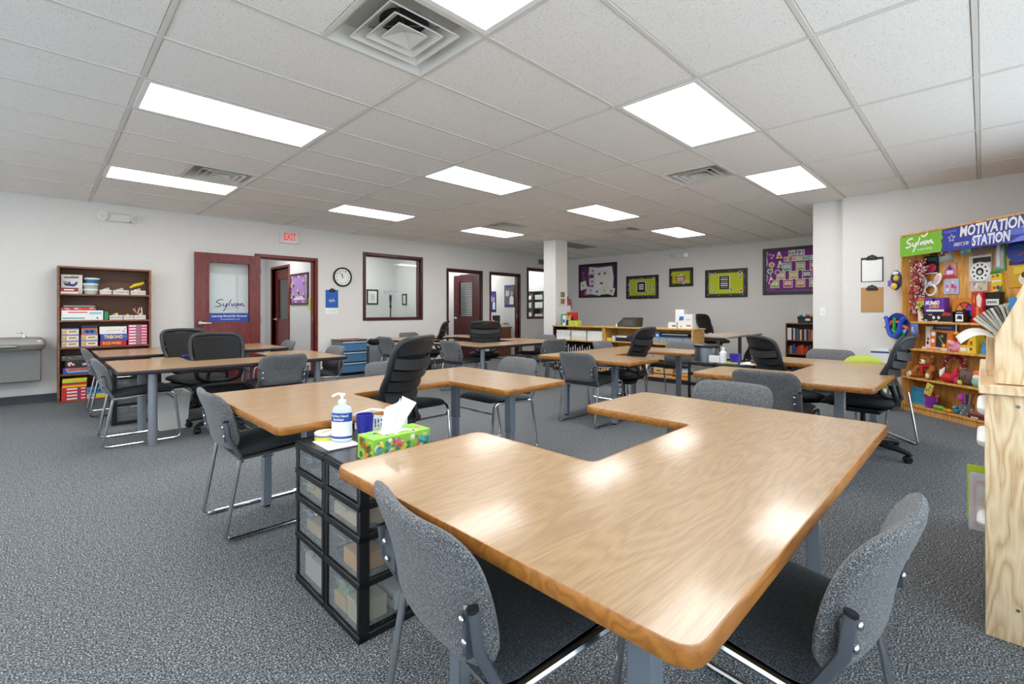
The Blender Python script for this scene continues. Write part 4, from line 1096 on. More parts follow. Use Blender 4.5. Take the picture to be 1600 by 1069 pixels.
# blue drawer tower
t = thing('drawer_tower', 'wood topped tower of three blue clear drawers by the wall', 'drawer tower', (3.72, 7.98, 0))
mb = MB().mat(M['walnut']); mb.rbox(-.01, -.01, .615, .50, .40, .635, .003); mb.build('top', parent=t)
mb = MB().mat(P('6c7276', .5))
for x in (0, .475): mb.rbox(x, 0, .04, x + .015, .39, .615, .003)
mb.build('side_panel', parent=t)
for q in range(3):
    z0 = .05 + q * .19; mb = MB().mat(M['bluclear']); mb.box(.018, -.005, z0, .472, .0, z0 + .165); mb.box(.018, .0, z0, .472, .37, z0 + .004); dr = mb.build('drawer', parent=t, smooth=0)
    mb = MB().mat(P('a9c4d8', .3)); mb.rbox(.018, -.02, z0 + .145, .472, -.005, z0 + .168, .003); mb.build('drawer_lip', parent=dr)
    mb = MB().mat(M['black']); mb.rbox(.015, 0, z0 - .02, .475, .38, z0 - .006, .002); mb.build('runner', parent=t)
for q, (x, w, c) in enumerate(((.06, .14, 'd9d9d6'), (.22, .16, 'c9cfd4'), (.08, .3, 'b8a9b4'))):
    item_box('supply_box', ['white carton inside the top blue drawer', 'tape rolls box inside the middle blue drawer', 'mauve supplies inside the bottom blue drawer'][q], 'box', (3.72 + x, 8.03, .434 - q * .19), 0, w, .12, .05, c)
item_box('grey_crate', 'grey storage crate beside the blue drawer tower', 'crate', (4.28, 8.02, 0), 0, .36, .3, .50, '7d848c', r=.01)
mb = MB().mat(M['softblack']); rr = random.Random(5)
mb.ball((0, 0, .06), (.15, .12, .06), 14, 8); mb.ball((.08, -.02, .10), (.08, .08, .05)); mb.ball((-.07, -.03, .09), (.07, .08, .04)); mb.tube([(-.1, -.1, .08), (-.02, -.15, .12), (.08, -.12, .09)], .012, 6)
tag(mb.build('soft_bag'), 'crumpled black bag lying on the grey crate', 'bag', None, (4.46, 8.16, .50), 0)
# ------------------------------------------------------------------ board game bookcase (left wall)
t = thing('bookcase', 'tall brown laminate bookcase full of board games', 'bookcase', (.13, 8.09, 0))
w, dp, hh = .93, .30, 1.71
for x in (0, w - .022): mb = MB().mat(M['walnut']); mb.rbox(x, 0, 0, x + .022, dp - .008, hh, .002); mb.build('side_panel', parent=t)
mb = MB().mat(M['walnut']); mb.rbox(.022, 0, hh - .022, w - .022, dp - .008, hh, .002); mb.build('top_panel', parent=t)
for z in (.0, .335, .67, 1.01, 1.345): mb = MB().mat(M['walnut']); mb.rbox(.022, .002, z, w - .022, dp - .008, z + .02, .002); mb.build('shelf', parent=t)
mb = MB().mat(P('6d4a38', .6)); mb.box(.0, dp - .008, 0, w, dp, hh); mb.build('back_panel', parent=t)
BX, BY = .13, 8.10
SH = [.0, .335, .67, 1.01, 1.345]
def bk(nm, label, cat, x, sh, w, d, h, col, dz=0.0, dy=.01, group=None, deco=None, rz=0):
    return item_box(nm, label, cat, (x, BY + dy, SH[sh] + .0203 + dz), rz, w, d, h, col, group, deco)
rr = random.Random(11)
def mottle(cols, n, z0=.1, z1=.9, words=None):
    def f(mb, w, h):
        for q in range(n):
            mb.mat(P(cols[q % len(cols)], .5)); a = rr.uniform(.03, .82) * w; b_ = rr.uniform(z0, z1 - .2) * h; mb.rect(a, b_, a + rr.uniform(.06, .16) * w, b_ + rr.uniform(.15, .3) * h, 0, .0006 + .0002 * (q % 4))
        if words:
            s, c, x0, x1, a, b_ = words; mb.mat(P(c, .5)); mb.text(s, x0 * w, a * h, x1 * w, b_ * h, -.0015, bold=.015)
    return f
def duck(mb, w, h):
    mb.mat(P('1d2c7a')); mb.plate([(.1 * w, .55 * h), (.2 * w, .42 * h), (.6 * w, .38 * h), (.75 * w, .5 * h), (.78 * w, .65 * h), (.68 * w, .62 * h), (.6 * w, .52 * h), (.45 * w, .52 * h), (.4 * w, .66 * h), (.3 * w, .55 * h)], -.001, 0)
    mb.mat(P('8a3c34')); mb.rect(.1 * w, .58 * h, .3 * w, .63 * h, 0); mb.mat(P('33333a')); mb.rect(.15 * w, .82 * h, .82 * w, .88 * h, 0); mb.rect(.45 * w, .9 * h, .85 * w, .93 * h, 0)
bk('game_box', 'pale square box with a blue duck print on the top shelf', 'box', .165, 4, .20, .14, .245, 'd9d3cd', 0, .10, None, duck)
bk('game_box', 'dark red and white box leaning before the duck print box', 'box', .158, 4, .165, .07, .075, 'dcd6d2', 0, .01, None, lambda mb, w, h: (mb.mat(P('8c2a30')), mb.rect(0, h * .35, w, h, 0), mb.mat(M['white']), mb.rect(w * .2, h * .55, w * .75, h * .75, -.001)))
for q, (x, c, lb) in enumerate(((0, 'b9c0b8', 'lowest of the three stacked round food tubs'), (0, 'a9b3ab', 'middle tub of the three stacked round food tubs'), (.015, '2f6b94', 'blue tub with white lid on top of the tub stack'))):
    t = thing('food_tub', lb, 'tub', (.445 + x, BY + .12, SH[4] + .0203 + q * .071), 0, 'stacked round tubs')
    mb = MB().mat(P(c, .35)); mb.lathe([(0, 0), (.066, 0), (.072, .05), (0, .05)], 24); mb.build('tub', parent=t)
    mb = MB().mat(P('e7e6e0', .4)); mb.lathe([(0, .05), (.077, .05), (.077, .064), (.07, .0705), (0, .0705)], 24); mb.build('lid', parent=t)
def small_basket(label, x, sh, w, fill, dy=.03):
    t = thing('plastic_basket', label, 'basket', (x, BY + dy, SH[sh] + .0203), 0, 'small white slotted baskets in the bookcase')
    basket(t, w, .13, .06, P('ddd8cc', .5), 11); mb = MB()
    for q, c in enumerate(fill): mb.mat(P(c, .5)); a = .006 + (w - .03) * q / len(fill); mb.rbox(a, .02, .01, a + (w - .02) / len(fill), .11, .06 + .03 * ((q * 7) % 3) / 2, .003)
    mb.build('contents', parent=t)
small_basket('first white basket along the top shelf, next to the tubs', .53, 4, .115, ['c9c6bd', 'e2dfd8', 'bdbab0'])
small_basket('middle white basket of the top shelf', .66, 4, .165, ['d8d4c8', 'd0ccc0', 'aab0b8', 'dcd8cc'])
small_basket('white basket below the yellow toy on the top shelf', .845, 4, .16, ['d8cfa0', 'e4e0d6', 'c9b0a8', 'd8d4cc'])
mb = MB().mat(P('e0c51f', .5)); mb.tube([(.0, 0, 0), (.05, 0, .035), (.12, 0, .055), (.155, 0, .075)], [.012, .024, .024, .012], 10); mb.mat(M['softblack']); mb.tube([(.15, 0, .07), (.17, 0, .095), (.165, .01, .11)], .013, 8)
tag(mb.build('toy_banana'), 'yellow curved plastic toy with black end above the basket', 'toy', None, (.845, BY + .12, SH[4] + .12), 0)
bk('game_box', 'wide white game box at the bottom of the second shelf pile', 'box', .165, 3, .395, .22, .062, 'e4e6e2', 0, .01, None, lambda mb, w, h: (mb.mat(P('5f9aa0')), mb.rect(.03 * w, .3 * h, .55 * w, .55 * h, 0), mb.mat(P('2d2d33')), mb.rect(.84 * w, .3 * h, .88 * w, .6 * h, 0)))
bk('game_box', 'white game box with red script, second shelf pile', 'box', .165, 3, .395, .22, .062, 'e8eae8', .0624, .012, None, lambda mb, w, h: (mb.mat(P('c8414a')), mb.rect(.15 * w, .5 * h, .62 * w, .72 * h, 0), mb.mat(P('8fc0d8')), mb.rect(.66 * w, .2 * h, .96 * w, .7 * h, 0)))
bk('game_box', 'red and orange game box on top of the second shelf pile', 'box', .16, 3, .33, .2, .035, 'cf3a2a', .1248, .012, None, mottle(['e8e4de', '5f7fc8', 'e8a03a', 'f0ece4'], 9))
t = thing('wire_tray', 'flat grey tray with dark ends on top of the second shelf pile', 'tray', (.175, BY + .02, SH[3] + .0203 + .160))
mb = MB().mat(P('8a8c88', .5)); mb.rbox(.01, 0, .006, .31, .15, .028, .003); mb.build('tray', parent=t)
for x in (0, .305): mb = MB().mat(M['softblack']); mb.rbox(x, 0, 0, x + .016, .15, .05, .003); mb.build('end_rail', parent=t)
bk('card_pack', 'green upright pack between the game pile and the baskets', 'box', .572, 3, .04, .12, .11, '1f8a4a', 0, .02)
small_basket('white basket of blue card boxes on the second shelf', .625, 3, .135, ['7f9fd0', '8fb0dc', 'e0d24a', '3a46a0'])
small_basket('white basket of yellow and red boxes on the second shelf', .768, 3, .105, ['d8502a', 'e8c22a', '2d2d33'])
small_basket('white basket of pencils and sticks at the end of the second shelf', .88, 3, .125, ['d8d0b0', 'b03a30', 'd0b888', 'c8c0a8'])
for q in range(4):
    mb = MB().mat(P(['d8c8a0', 'c23a30', 'cbb58a', 'e0dcc8'][q])); mb.box(-.006, -.003, 0, .006, .003, .15)
    o = mb.build('craft_stick', smooth=0); tag(o, ['pale', 'red', 'tan', 'cream'][q] + ' craft stick leaning in the end basket', 'stick', 'sticks in the end basket', (.90 + q * .025, BY + .09, SH[3] + .04), 0); o.rotation_euler = (0, R([-18, 12, 30, 4][q] * -1), 0)
for cidx, x in enumerate((.165, .345)):
    for q in range(3 if cidx == 0 else 2):
        bk('puzzle_box', ['lowest', 'middle', 'topmost'][q] + (' yellow and blue puzzle box of the stack at the bookcase side panel' if cidx == 0 else ' yellow and blue puzzle box under the dark cube box'), 'box', x, 2, .165, .2, .078, '7d86c8', q * .0783, .01, 'small yellow and blue puzzle boxes',
           lambda mb, w, h: (mb.mat(P('efe3b0')), mb.rect(.3 * w, .25 * h, .95 * w, .8 * h, 0), mb.mat(P('e8a04a')), mb.rect(.04 * w, .1 * h, .28 * w, .45 * h, 0), mb.mat(P('e2b8b8')), mb.rect(.3 * w, .04 * h, .98 * w, .22 * h, 0), mb.mat(P('d8c23a')), mb.rect(.06 * w, .55 * h, .26 * w, .85 * h, 0), mb.mat(P('8f7a3a')), mb.rect(.4 * w, .4 * h, .85 * w, .62 * h, -.001)))
bk('puzzle_box', 'dark navy and orange box on the second puzzle stack', 'box', .35, 2, .155, .18, .115, '20244a', .157, .012, None, lambda mb, w, h: (mb.mat(P('c4622a')), mb.rect(0, 0, w, .68 * h, 0), mb.mat(P('3f6fb0')), mb.rect(.15 * w, .08 * h, .9 * w, .55 * h, -.001), mb.mat(P('1d2346')), mb.disc(.35 * w, .32 * h, .02, -.002), mb.disc(.65 * w, .32 * h, .02, -.002)))
bk('game_box', 'red game box with yellow BUZZ WORD lettering', 'box', .53, 2, .268, .2, .068, 'b3202a', 0, .01, None, lambda mb, w, h: (mb.mat(P('e8b83a')), mb.text('BUZZ-WORD', .1 * w, .25 * h, .8 * w, .8 * h, 0, bold=.03)))
bk('game_box', 'purple game box with yellow TRIBOND lettering', 'box', .535, 2, .275, .2, .085, '4646a8', .0685, .01, None, lambda mb, w, h: (mb.mat(P('e8d66a')), mb.text('TRIBOND', .12 * w, .3 * h, .82 * w, .85 * h, 0, bold=.03), mb.mat(P('5f9a5a')), mb.star(.9 * w, .6 * h, .02, 0)))
bk('game_box', 'white game box on top of the purple and red ones', 'box', .525, 2, .275, .2, .098, 'e6e4de', .154, .012, None, lambda mb, w, h: (mb.mat(P('b9c47a')), mb.plate([(.2 * w, .35 * h), (.75 * w, .5 * h), (.8 * w, .6 * h), (.3 * w, .45 * h)], -.001, 0), mb.mat(P('c25a6a')), mb.disc(.88 * w, .35 * h, .01, 0), mb.disc(.93 * w, .7 * h, .008, 0)))
for q in range(7):
    bk('card_box', 'flat pink and white card box in the stack of seven, ' + ['lowest one', 'second from the bottom', 'third from the bottom', 'middle one', 'third from the top', 'second from the top', 'topmost one'][q], 'box', .815, 2, .205, .2, .0385, 'c2426c', q * .0388, .01, 'flat pink card boxes',
       lambda mb, w, h: (mb.mat(P('efe2e4')), mb.rect(.05 * w, .3 * h, .4 * w, .8 * h, 0), mb.mat(P('7d8480')), mb.rect(.44 * w, .1 * h, .62 * w, .9 * h, 0), mb.mat(P('e6c2cc')), mb.rect(.68 * w, .35 * h, .95 * w, .75 * h, 0)))
bk('game_box', 'blue game box with orange GREAT STATES lettering on the fourth shelf', 'box', .18, 1, .26, .22, .075, '2f49a8', 0, .01, None, lambda mb, w, h: (mb.mat(P('e87a2a')), mb.rect(.1 * w, .5 * h, .98 * w, .92 * h, 0), mb.mat(P('2a2a5a')), mb.text('GREAT STATES', .2 * w, .58 * h, .95 * w, .85 * h, -.0012, bold=.02), mb.mat(P('6fb0dc')), mb.rect(.15 * w, .2 * h, .9 * w, .45 * h, 0)))
bk('game_box', 'black and red patterned game box above the blue one', 'box', .20, 1, .25, .22, .09, '22201f', .0753, .01, None, mottle(['e8e0d4', 'c23028', 'e8dfd0', 'd8502a', 'f0ece4'], 16))
bk('game_box', 'worn grey game box topping the fourth shelf pile', 'box', .165, 1, .22, .2, .06, '4c4f4a', .1656, .02, None, mottle(['6d716c', '3a3c38', '8d918a'], 8))
for q in range(4):
    bk('game_box', 'red boxed card game in the bottom shelf stack, ' + ['lowest', 'second from the floor', 'third from the floor', 'topmost'][q], 'box', .165, 0, .235, .2, .0405, 'c8302a', q * .0408, .01, 'red boxed card games on the bottom shelf', lambda mb, w, h: (mb.mat(P('ede6e4')), mb.rect(.22 * w, .3 * h, .62 * w, .75 * h, 0), mb.mat(P('2f3a8c')), mb.rect(.66 * w, .2 * h, .74 * w, .85 * h, 0), mb.mat(P('f0d8d4')), mb.rect(.78 * w, .35 * h, .95 * w, .7 * h, 0)))
for q, (c, hh_, lb) in enumerate((('e8b21f', .028, 'yellow folder just above the red game boxes'), ('b8282a', .03, 'dark red folder in the bright folder pile'), ('a9d24a', .026, 'lime green folder in the bright folder pile'), ('e9c827', .026, 'bright yellow folder topping the bottom shelf pile'))):
    bk('folder', lb, 'folder', .172 + .004 * (q % 2), 0, .23, .2, hh_, c, .1636 + sum((.028, .03, .026, .026)[:q]) + q * .0004, .012, 'bright folders on the bottom shelf')
bk('game_box', 'yellow and white flat game box at the very bottom of the bookcase', 'box', .405, 0, .18, .2, .055, 'dfd8d0', 0, .01, None, lambda mb, w, h: (mb.mat(P('e8cc2a')), mb.rect(.45 * w, .1 * h, w, .9 * h, 0), mb.mat(P('b0503a')), mb.rect(.05 * w, .5 * h, .4 * w, .8 * h, 0)))
bk('game_box', 'light blue game box with OUTBURST lettering on the bottom shelf', 'box', .40, 0, .19, .2, .085, '3f87c0', .0553, .012, None, lambda mb, w, h: (mb.mat(P('1d2030')), mb.text('OUTBURST', .1 * w, .3 * h, .92 * w, .7 * h, 0, bold=.04)))

# ------------------------------------------------------------------ low oak shelf units (fronts face the camera side)
UX, UY = 7.05, 5.93
def unit(label, y0, w, shelves, dark=False):
    t = thing('shelf_unit', label, 'shelf unit', (UX, y0, 0), -90, 'low oak shelf units')
    dp, hh = .42, .845; m_ = M['oak']
    for x in (0, w - .028): mb = MB().mat(P('23211f', .5) if (dark and x == 0) else m_); mb.rbox(x, 0, .0, x + .028, dp - .008, hh, .002); mb.build('side_panel', parent=t)
    for z in shelves: mb = MB().mat(m_); mb.rbox(.028, .004, z, w - .028, dp - .008, z + .022, .002); mb.build('shelf', parent=t)
    mb = MB().mat(m_); mb.box(.0, dp - .008, .0, w, dp, hh); mb.build('back_panel', parent=t)
    mb = MB().mat(M['black']); mb.rbox(.028, .012, 0, w - .028, .03, .07, .002); mb.build('plinth', parent=t)
    return t
unit('oak shelf unit holding the white papers and magazine rack', UY, 1.165, (.07, .58), True)
unit('middle oak shelf unit with black binders and red box', 4.755, .735, (.07, .60))
unit('oak shelf unit with clear bins, open end panel towards the desk', 4.01, .87, (.07, .36, .60))
mb = MB().mat(M['oak']); mb.rbox(-.02, -.02, .846, 1.185, .44, .87, .004); mb.build('x'); o = D.objects['x']; o.name = 'countertop'; tag(o, 'oak top board over the white paper unit beside the column', 'countertop', None, (UX, UY, 0), -90)
mb = MB().mat(M['oak']); mb.rbox(0, -.02, .846, 1.62, .44, .87, .004); o = mb.build('countertop'); tag(o, 'long oak top board running to the white boxes', 'countertop', None, (UX, 4.742, 0), -90)
def un(nm, label, cat, v, z, w, d, h, col, dy=.03, group=None, deco=None, rz=-90):
    """v = distance along the units from their column end"""
    return item_box(nm, label, cat, (UX + dy, UY - v, z), rz, w, d, h, col, group, deco)
for q in range(5):
    for c, v in enumerate((.05, .42, .79)):
        un('paper_ream', ['lowest', 'second lowest', 'middle', 'second highest', 'topmost'][q] + ' white paper pile in the ' + ['stack nearest the column', 'middle stack', 'stack nearest the black binders'][c] + ' of the oak unit', 'paper', v + rr.uniform(0, .02), .6025 + q * .036, .33, .28, .035, rr.choice(['e6e5e0', 'dcdad4', 'eceae6']), .03, 'white paper piles in the first oak unit')
for q in range(20):
    c = ['d8d9da', 'c9cdd2', 'e2dfc8', 'b9c4d8', 'dedede'][q % 5]
    o = un('magazine', ORD[q] + ' upright workbook from the column in the black rack of the oak unit', 'book', .06 + q * .054, .0925, .022, .22, .36 + .03 * (q % 3), c, .05, 'upright workbooks in the black rack')
t = thing('magazine_rack', 'black rack of upright dividers in the column-side oak unit', 'rack', (UX + .03, UY - .04, .0925), -90)
for q in range(21): mb = MB().mat(M['black']); mb.rbox(.005 + q * .054, .0, .004, .012 + q * .054, .27, .43, .001); mb.build('divider', parent=t, smooth=0)
mb = MB().mat(M['black']); mb.rbox(0, 0, 0, 1.09, .28, .004, .001); mb.rbox(0, .275, .004, 1.09, .28, .44, .001); mb.rbox(0, 0, .43, 1.09, .27, .436, .001); mb.build('rack_shell', parent=t)
# middle unit
for q, (v, w_, h_, c, lb, z) in enumerate(((1.22, .10, .05, 'e0c03a', 'small yellow box in the middle unit', 0), (1.33, .06, .09, 'c9cdc8', 'pale upright block in the middle unit', 0), (1.41, .22, .035, '1d2238', 'navy flat binder at the bottom of the binder pile', 0), (1.41, .23, .03, '15161a', 'black flat binder in the middle of the binder pile', .0355), (1.42, .2, .03, 'cfd2c4', 'pale flat binder topping the binder pile', .066), (1.65, .08, .1, '26282c', 'black caddy beside the binder pile', 0), (1.74, .135, .06, 'c2222a', 'red box in the middle oak unit', 0), (1.745, .125, .055, '2f8f5a', 'green box on the red box', .0605))):
    un('storage_box' if 'box' in lb else ('binder' if 'binder' in lb else 'block'), lb, 'box' if 'box' in lb else ('binder' if 'binder' in lb else 'caddy'), v, .6225 + z, w_, .25, h_, c, .02, None, (lambda mb, w, h: (mb.mat(M['white']), mb.rect(.2 * w, .3 * h, .9 * w, .6 * h, 0))) if 'red box' == lb[:7] else None)
for q in range(3): un('binder', ['white', 'black', 'pale grey'][q] + ' upright binder at the dark corner of the middle unit', 'binder', 1.215 + q * .045, .0925, .035, .26, .3, ['e0e2e4', '1a1b1e', 'd0d4d8'][q], .03, 'upright binders in the middle unit')
un('black_bag', 'black bag filling the lower middle unit', 'bag', 1.36, .0925, .16, .22, .3, '121315', .03)
un('craft_tote', 'orange and brown craft tote low in the middle unit', 'tote', 1.55, .0925, .3, .24, .14, 'b0703a', .03)
# right unit
VR = 1.92 + .04
cols = ['b03a8a', '4a8a5a', '3aa07a', '6b4a4a', '8a6a4a', '7a4a5a']
for q in range(6):
    v = VR + q * .133
    t = thing('clear_bin', ['clear bin with pink craft supplies on the top shelf', 'clear bin with green craft supplies on the top shelf', 'clear bin with teal craft supplies on the top shelf', 'clear bin with dark beads on the top shelf', 'clear bin with brown beads on the top shelf', 'clear bin with rosy beads at the end panel'][q], 'bin', (UX + .02, UY - v, .6225), -90, 'clear craft bins in the oak unit')
    mb = MB().mat(M['milk']); mb.rbox(0, 0, 0, .125, .26, .095, .004); mb.build('tub', parent=t); mb = MB()
    for k in range(6): mb.mat(P([cols[q], '3a2c2c', cols[(q + 2) % 6]][k % 3], .5)); mb.ball((.02 + .017 * k, .03 + .03 * (k % 3), .03 + .012 * (k % 3)), .015, 8, 6)
    mb.build('supplies', parent=t)
un('blue_lid', 'blue flat lid laid over the clear bins', 'lid', VR + .27, .7185, .52, .25, .012, '2f5fb0', .02)
un('tray', 'black tray with silver trim above the blue lid', 'tray', VR + .29, .7312, .46, .22, .05, '17191c', .03, None, lambda mb, w, h: (mb.mat(P('b9c4c4')), mb.rect(.02, h * .7, w - .02, h * .95, 0)))
un('small_box', 'blue and white box beside the black tray', 'box', VR + .19, .7185, .08, .2, .075, '2f6fc0', .02, None, lambda mb, w, h: (mb.mat(M['white']), mb.disc(w * .5, h * .45, .018, 0)))
for q in range(5):
    t = thing('clear_bin', ['clear bin of purple figures on the middle shelf', 'clear bin of orange figures on the middle shelf', 'clear bin of white and black figures on the middle shelf', 'clear bin behind the grey chair on the middle shelf', 'clear bin near the end panel on the middle shelf'][q], 'bin', (UX + .02, UY - VR - q * .16, .3825), -90, 'clear toy bins on the middle shelf')
    mb = MB().mat(M['milk']); mb.rbox(0, 0, 0, .15, .28, .16, .004); mb.build('tub', parent=t); mb = MB()
    for k in range(8): mb.mat(P([['c8b9dc', '3a2a4a'], ['d8703a', 'e8c9a8'], ['e8e6e0', '2a2a2a'], ['8a8a90', '4a5a8a'], ['c0a080', '6a3a3a']][q][k % 2], .5)); mb.ball((.025 + .016 * k, .03 + .03 * (k % 3), .04 + .022 * (k % 4)), .02, 8, 6)
    mb.build('toys', parent=t)
un('cardboard_box', 'tan box with hand hole on the bottom shelf of the bin unit', 'box', VR + .16, .0925, .17, .24, .13, 'cba56a', .03, None, lambda mb, w, h: (mb.mat(P('3a2c1c')), mb.rect(.3 * w, .6 * h, .7 * w, .75 * h, 0)))
un('cardboard_box', 'plain tan box at the centre of the bottom shelf', 'box', VR + .35, .0925, .14, .24, .12, 'c79c5c', .03)
for q in range(4): un('workbook', ['lowest ochre', 'rust red', 'golden yellow', 'topmost orange'][q] + ' flat workbook piled at the end panel bottom', 'book', VR + .52 + .01 * (q % 2), .0925 + q * .0225, .24, .24, .022, ['d8a03a', 'c8502a', 'e0b84a', 'd0783a'][q], .02, 'flat workbooks on the bottom shelf')
un('paper_pile', 'pale blue and white papers on the bottom shelf workbooks', 'paper', VR + .53, .183, .22, .24, .05, 'a9c4d4', .03)
un('white_box', 'white patterned box above the tan box on the bottom shelf', 'box', VR + .15, .223, .2, .22, .07, 'd9d9d4', .03, None, mottle(['8a8f94', '4a4f54'], 6))
un('book_row', 'white and blue picture books upright on the bottom shelf', 'book', VR + .0, .0925, .05, .24, .24, 'd8e0ea', .02)
# on top of the units
un('tissue_box', 'lime tissue box on the oak unit beside the column', 'tissue box', .33, .8703, .22, .12, .095, 'a9cc3a', .06, None, lambda mb, w, h: [(mb.mat(P(['e0642a', 'e8e4da', 'd8c83a'][q % 3])), mb.disc(rr.uniform(.1, .9) * w, rr.uniform(.2, .8) * h, .014, 0, n=8)) for q in range(9)])
un('file_holder', 'green upright file holder against the column', 'file holder', .11, .8703, .05, .18, .22, '4c9a78', .10)
un('wipes_bottle', 'white spray bottle beside the green holder', 'bottle', .18, .8703, .06, .07, .19, 'e6e6ea', .08, None, lambda mb, w, h: (mb.mat(P('5a62a8')), mb.rect(.1 * w, .25 * h, .9 * w, .6 * h, 0)))
t = thing('supply_caddy', 'black supply caddy beside the red bag on the oak unit', 'caddy', (UX + .10, UY - .25, .8703), -90)
mb = MB().mat(M['black']); mb.rbox(0, 0, 0, .13, .16, .1, .004); mb.build('caddy_box', parent=t)
for q, (c, h_) in enumerate((('f0f0f0', .15), ('e8d23c', .2), ('2f3f9a', .17), ('1a1a1a', .19))): mb = MB().mat(P(c)); mb.rbox(.012 + q * .03, .05, .1, .03 + q * .03, .07, h_, .002); mb.build('tool', parent=t)
un('gift_bag', 'bright red bag standing on the oak unit by the column', 'bag', .20, .90, .16, .08, .22, 'c8141c', .25)
un('clear_riser', 'small stand carrying the red bag', 'stand', .20, .8703, .17, .1, .0295, '1c1c1e', .24)
mb = MB().mat(P('d8842a', .5)); mb.star(0, 0, .05, 0, .01, .4, 6, .4); o = mb.build('paper_star'); tag(o, 'orange star pinned in the caddy', 'star', None, (UX + .09, UY - .30, 1.03), -90)
un('orange_folder', 'orange flat folder on the oak top next to the tissue box', 'folder', .57, .8703, .2, .2, .01, 'c8602a', .05)
t = thing('copier_stand', 'dark grey sloping laptop stand on the oak units', 'laptop stand', (UX + .08, UY - 1.40, .8703), -90)
mb = MB().mat(P('3f403c', .5)); mb.plate([(0, 0), (.36, 0), (.38, .16), (.34, .17), (.13, .165), (0, .06)], 0, .22); mb.build('shell', parent=t)
mb = MB().mat(P('5d5e58', .4))
for q in range(4): mb.rect(.12 + .05 * q, .03, .15 + .05 * q, .12, -.0005)
mb.build('slots', parent=t, smooth=0)
mb = MB().mat(M['white']); mb.rbox(-.03, -.01, 0, .0, .02, .055, .004); mb.build('tape', parent=t)
un('supply_box', 'tall plain white box behind the others on the oak unit end', 'box', 2.40, .8703, .145, .12, .30, 'ecebe8', .22)
un('supply_box', 'white box with blue print on the oak unit end', 'box', 2.51, .8703, .235, .12, .225, 'ecebe9', .08, None, lambda mb, w, h: (mb.mat(P('2f74b8')), mb.plate([(.08 * w, .55 * h), (.4 * w, .58 * h), (.42 * w, .85 * h), (.12 * w, .85 * h)], -.001, 0), mb.mat(P('c9d24a')), mb.disc(.22 * w, .15 * h, .018, 0), mb.mat(P('c25a4a')), mb.rect(.6 * w, .15 * h, .9 * w, .25 * h, 0), mb.mat(P('9aa0b0')), mb.rect(.55 * w, .6 * h, .9 * w, .64 * h, 0)))
un('supply_box', 'low white box with dark printing beside the blue print box', 'box', 2.355, .8703, .135, .1, .095, 'e8e7e4', .06, None, lambda mb, w, h: (mb.mat(P('2a2a2e')), mb.rect(.5 * w, .3 * h, .95 * w, .5 * h, 0)))
# column frames, extinguisher
t = thing('photo_frame', 'small white double photo frame hanging on the column', 'picture', (7.42, 6.08, 1.26), 0)
mb = MB().mat(P('dad7d0', .5)); mb.rbox(0, -.015, 0, .19, 0, .30, .003); mb.build('frame', parent=t)
for z in (.035, .17): mb = MB().mat(P('6e5138', .5)); mb.rect(.035, z, .155, z + .1, -.015); mb.mat(P('b98a5a', .5)); mb.rect(.055, z + .02, .1, z + .085, -.016); mb.build('photo', parent=t, smooth=0)
t = thing('fire_extinguisher', 'red fire extinguisher hanging behind the column corner', 'fire extinguisher', (7.80, 6.17, 1.0))
mb = MB().mat(P('b3161c', .3)); mb.lathe([(0, 0), (.065, 0), (.068, .02), (.068, .32), (.05, .37), (.025, .39), (0, .39)], 20); mb.build('cylinder', parent=t)
mb = MB().mat(P('e0dedc', .5)); mb.lathe([(0, .12), (.0688, .12), (.0688, .26), (0, .26)], 20); mb.build('label_band', parent=t)
mb = MB().mat(M['black']); mb.lathe([(0, .39), (.02, .39), (.02, .43), (0, .43)], 10); mb.tube([(-.05, 0, .42), (.01, 0, .44), (.06, 0, .47)], .009, 6); mb.tube([(0, -.02, .41), (.05, -.06, .38), (.06, -.06, .2)], .008, 6); mb.build('valve', parent=t)
mb = MB().mat(M['steel']); mb.box(-.11, -.02, .1, -.06, .02, .3); mb.build('bracket', parent=t)

# ------------------------------------------------------------------ boards on the back wall (face -x)
BXW = X1
def stars(mb, lst, y=-.0135):
    for (x, z, c) in lst: mb.mat(M['white']); mb.star(x, z, .052, y, .001, .3); mb.mat(P(c)); mb.star(x, z, .038, y - .001, .0015, .3)
def scallop(mb, w, h, fr, bw, c, dots):
    """patterned border strip inside the frame"""
    mb.mat(P(c, .6)); mb.rect(fr, fr, fr + bw, h - fr, -.0125); mb.rect(w - fr - bw, fr, w - fr, h - fr, -.0125); mb.rect(fr + bw, fr, w - fr - bw, fr + bw, -.0125); mb.rect(fr + bw, h - fr - bw, w - fr - bw, h - fr, -.0125)
    n = int((w - 2 * fr) / .05)
    for q in range(n):
        x = fr + .025 + q * .05; mb.mat(P(c, .6)); mb.disc(x, fr + bw, .02, -.0122, .001, 8); mb.disc(x, h - fr - bw, .02, -.0122, .001, 8)
        mb.mat(P(dots[q % len(dots)], .6)); mb.disc(x, fr + bw * .4, .010, -.014, .0008, 6); mb.disc(x, h - fr - bw * .4, .008, -.014, .0008, 6)
    for q in range(int((h - 2 * fr) / .05)):
        z = fr + .025 + q * .05; mb.mat(P(c, .6)); mb.disc(fr + bw, z, .02, -.0122, .001, 8); mb.disc(w - fr - bw, z, .02, -.0122, .001, 8); mb.mat(P(dots[(q + 2) % len(dots)], .6)); mb.disc(fr + bw * .4, z, .009, -.014, .0008, 6); mb.disc(w - fr - bw * .4, z, .009, -.014, .0008, 6)
BK = P('141216', .4)
t = board('bulletin_board', 'purple bulletin board with large drawn paper face', 'bulletin board', (BXW, 7.98, 1.51), -90, 1.23, .92, .065, BK, P('5a2a63', .7))
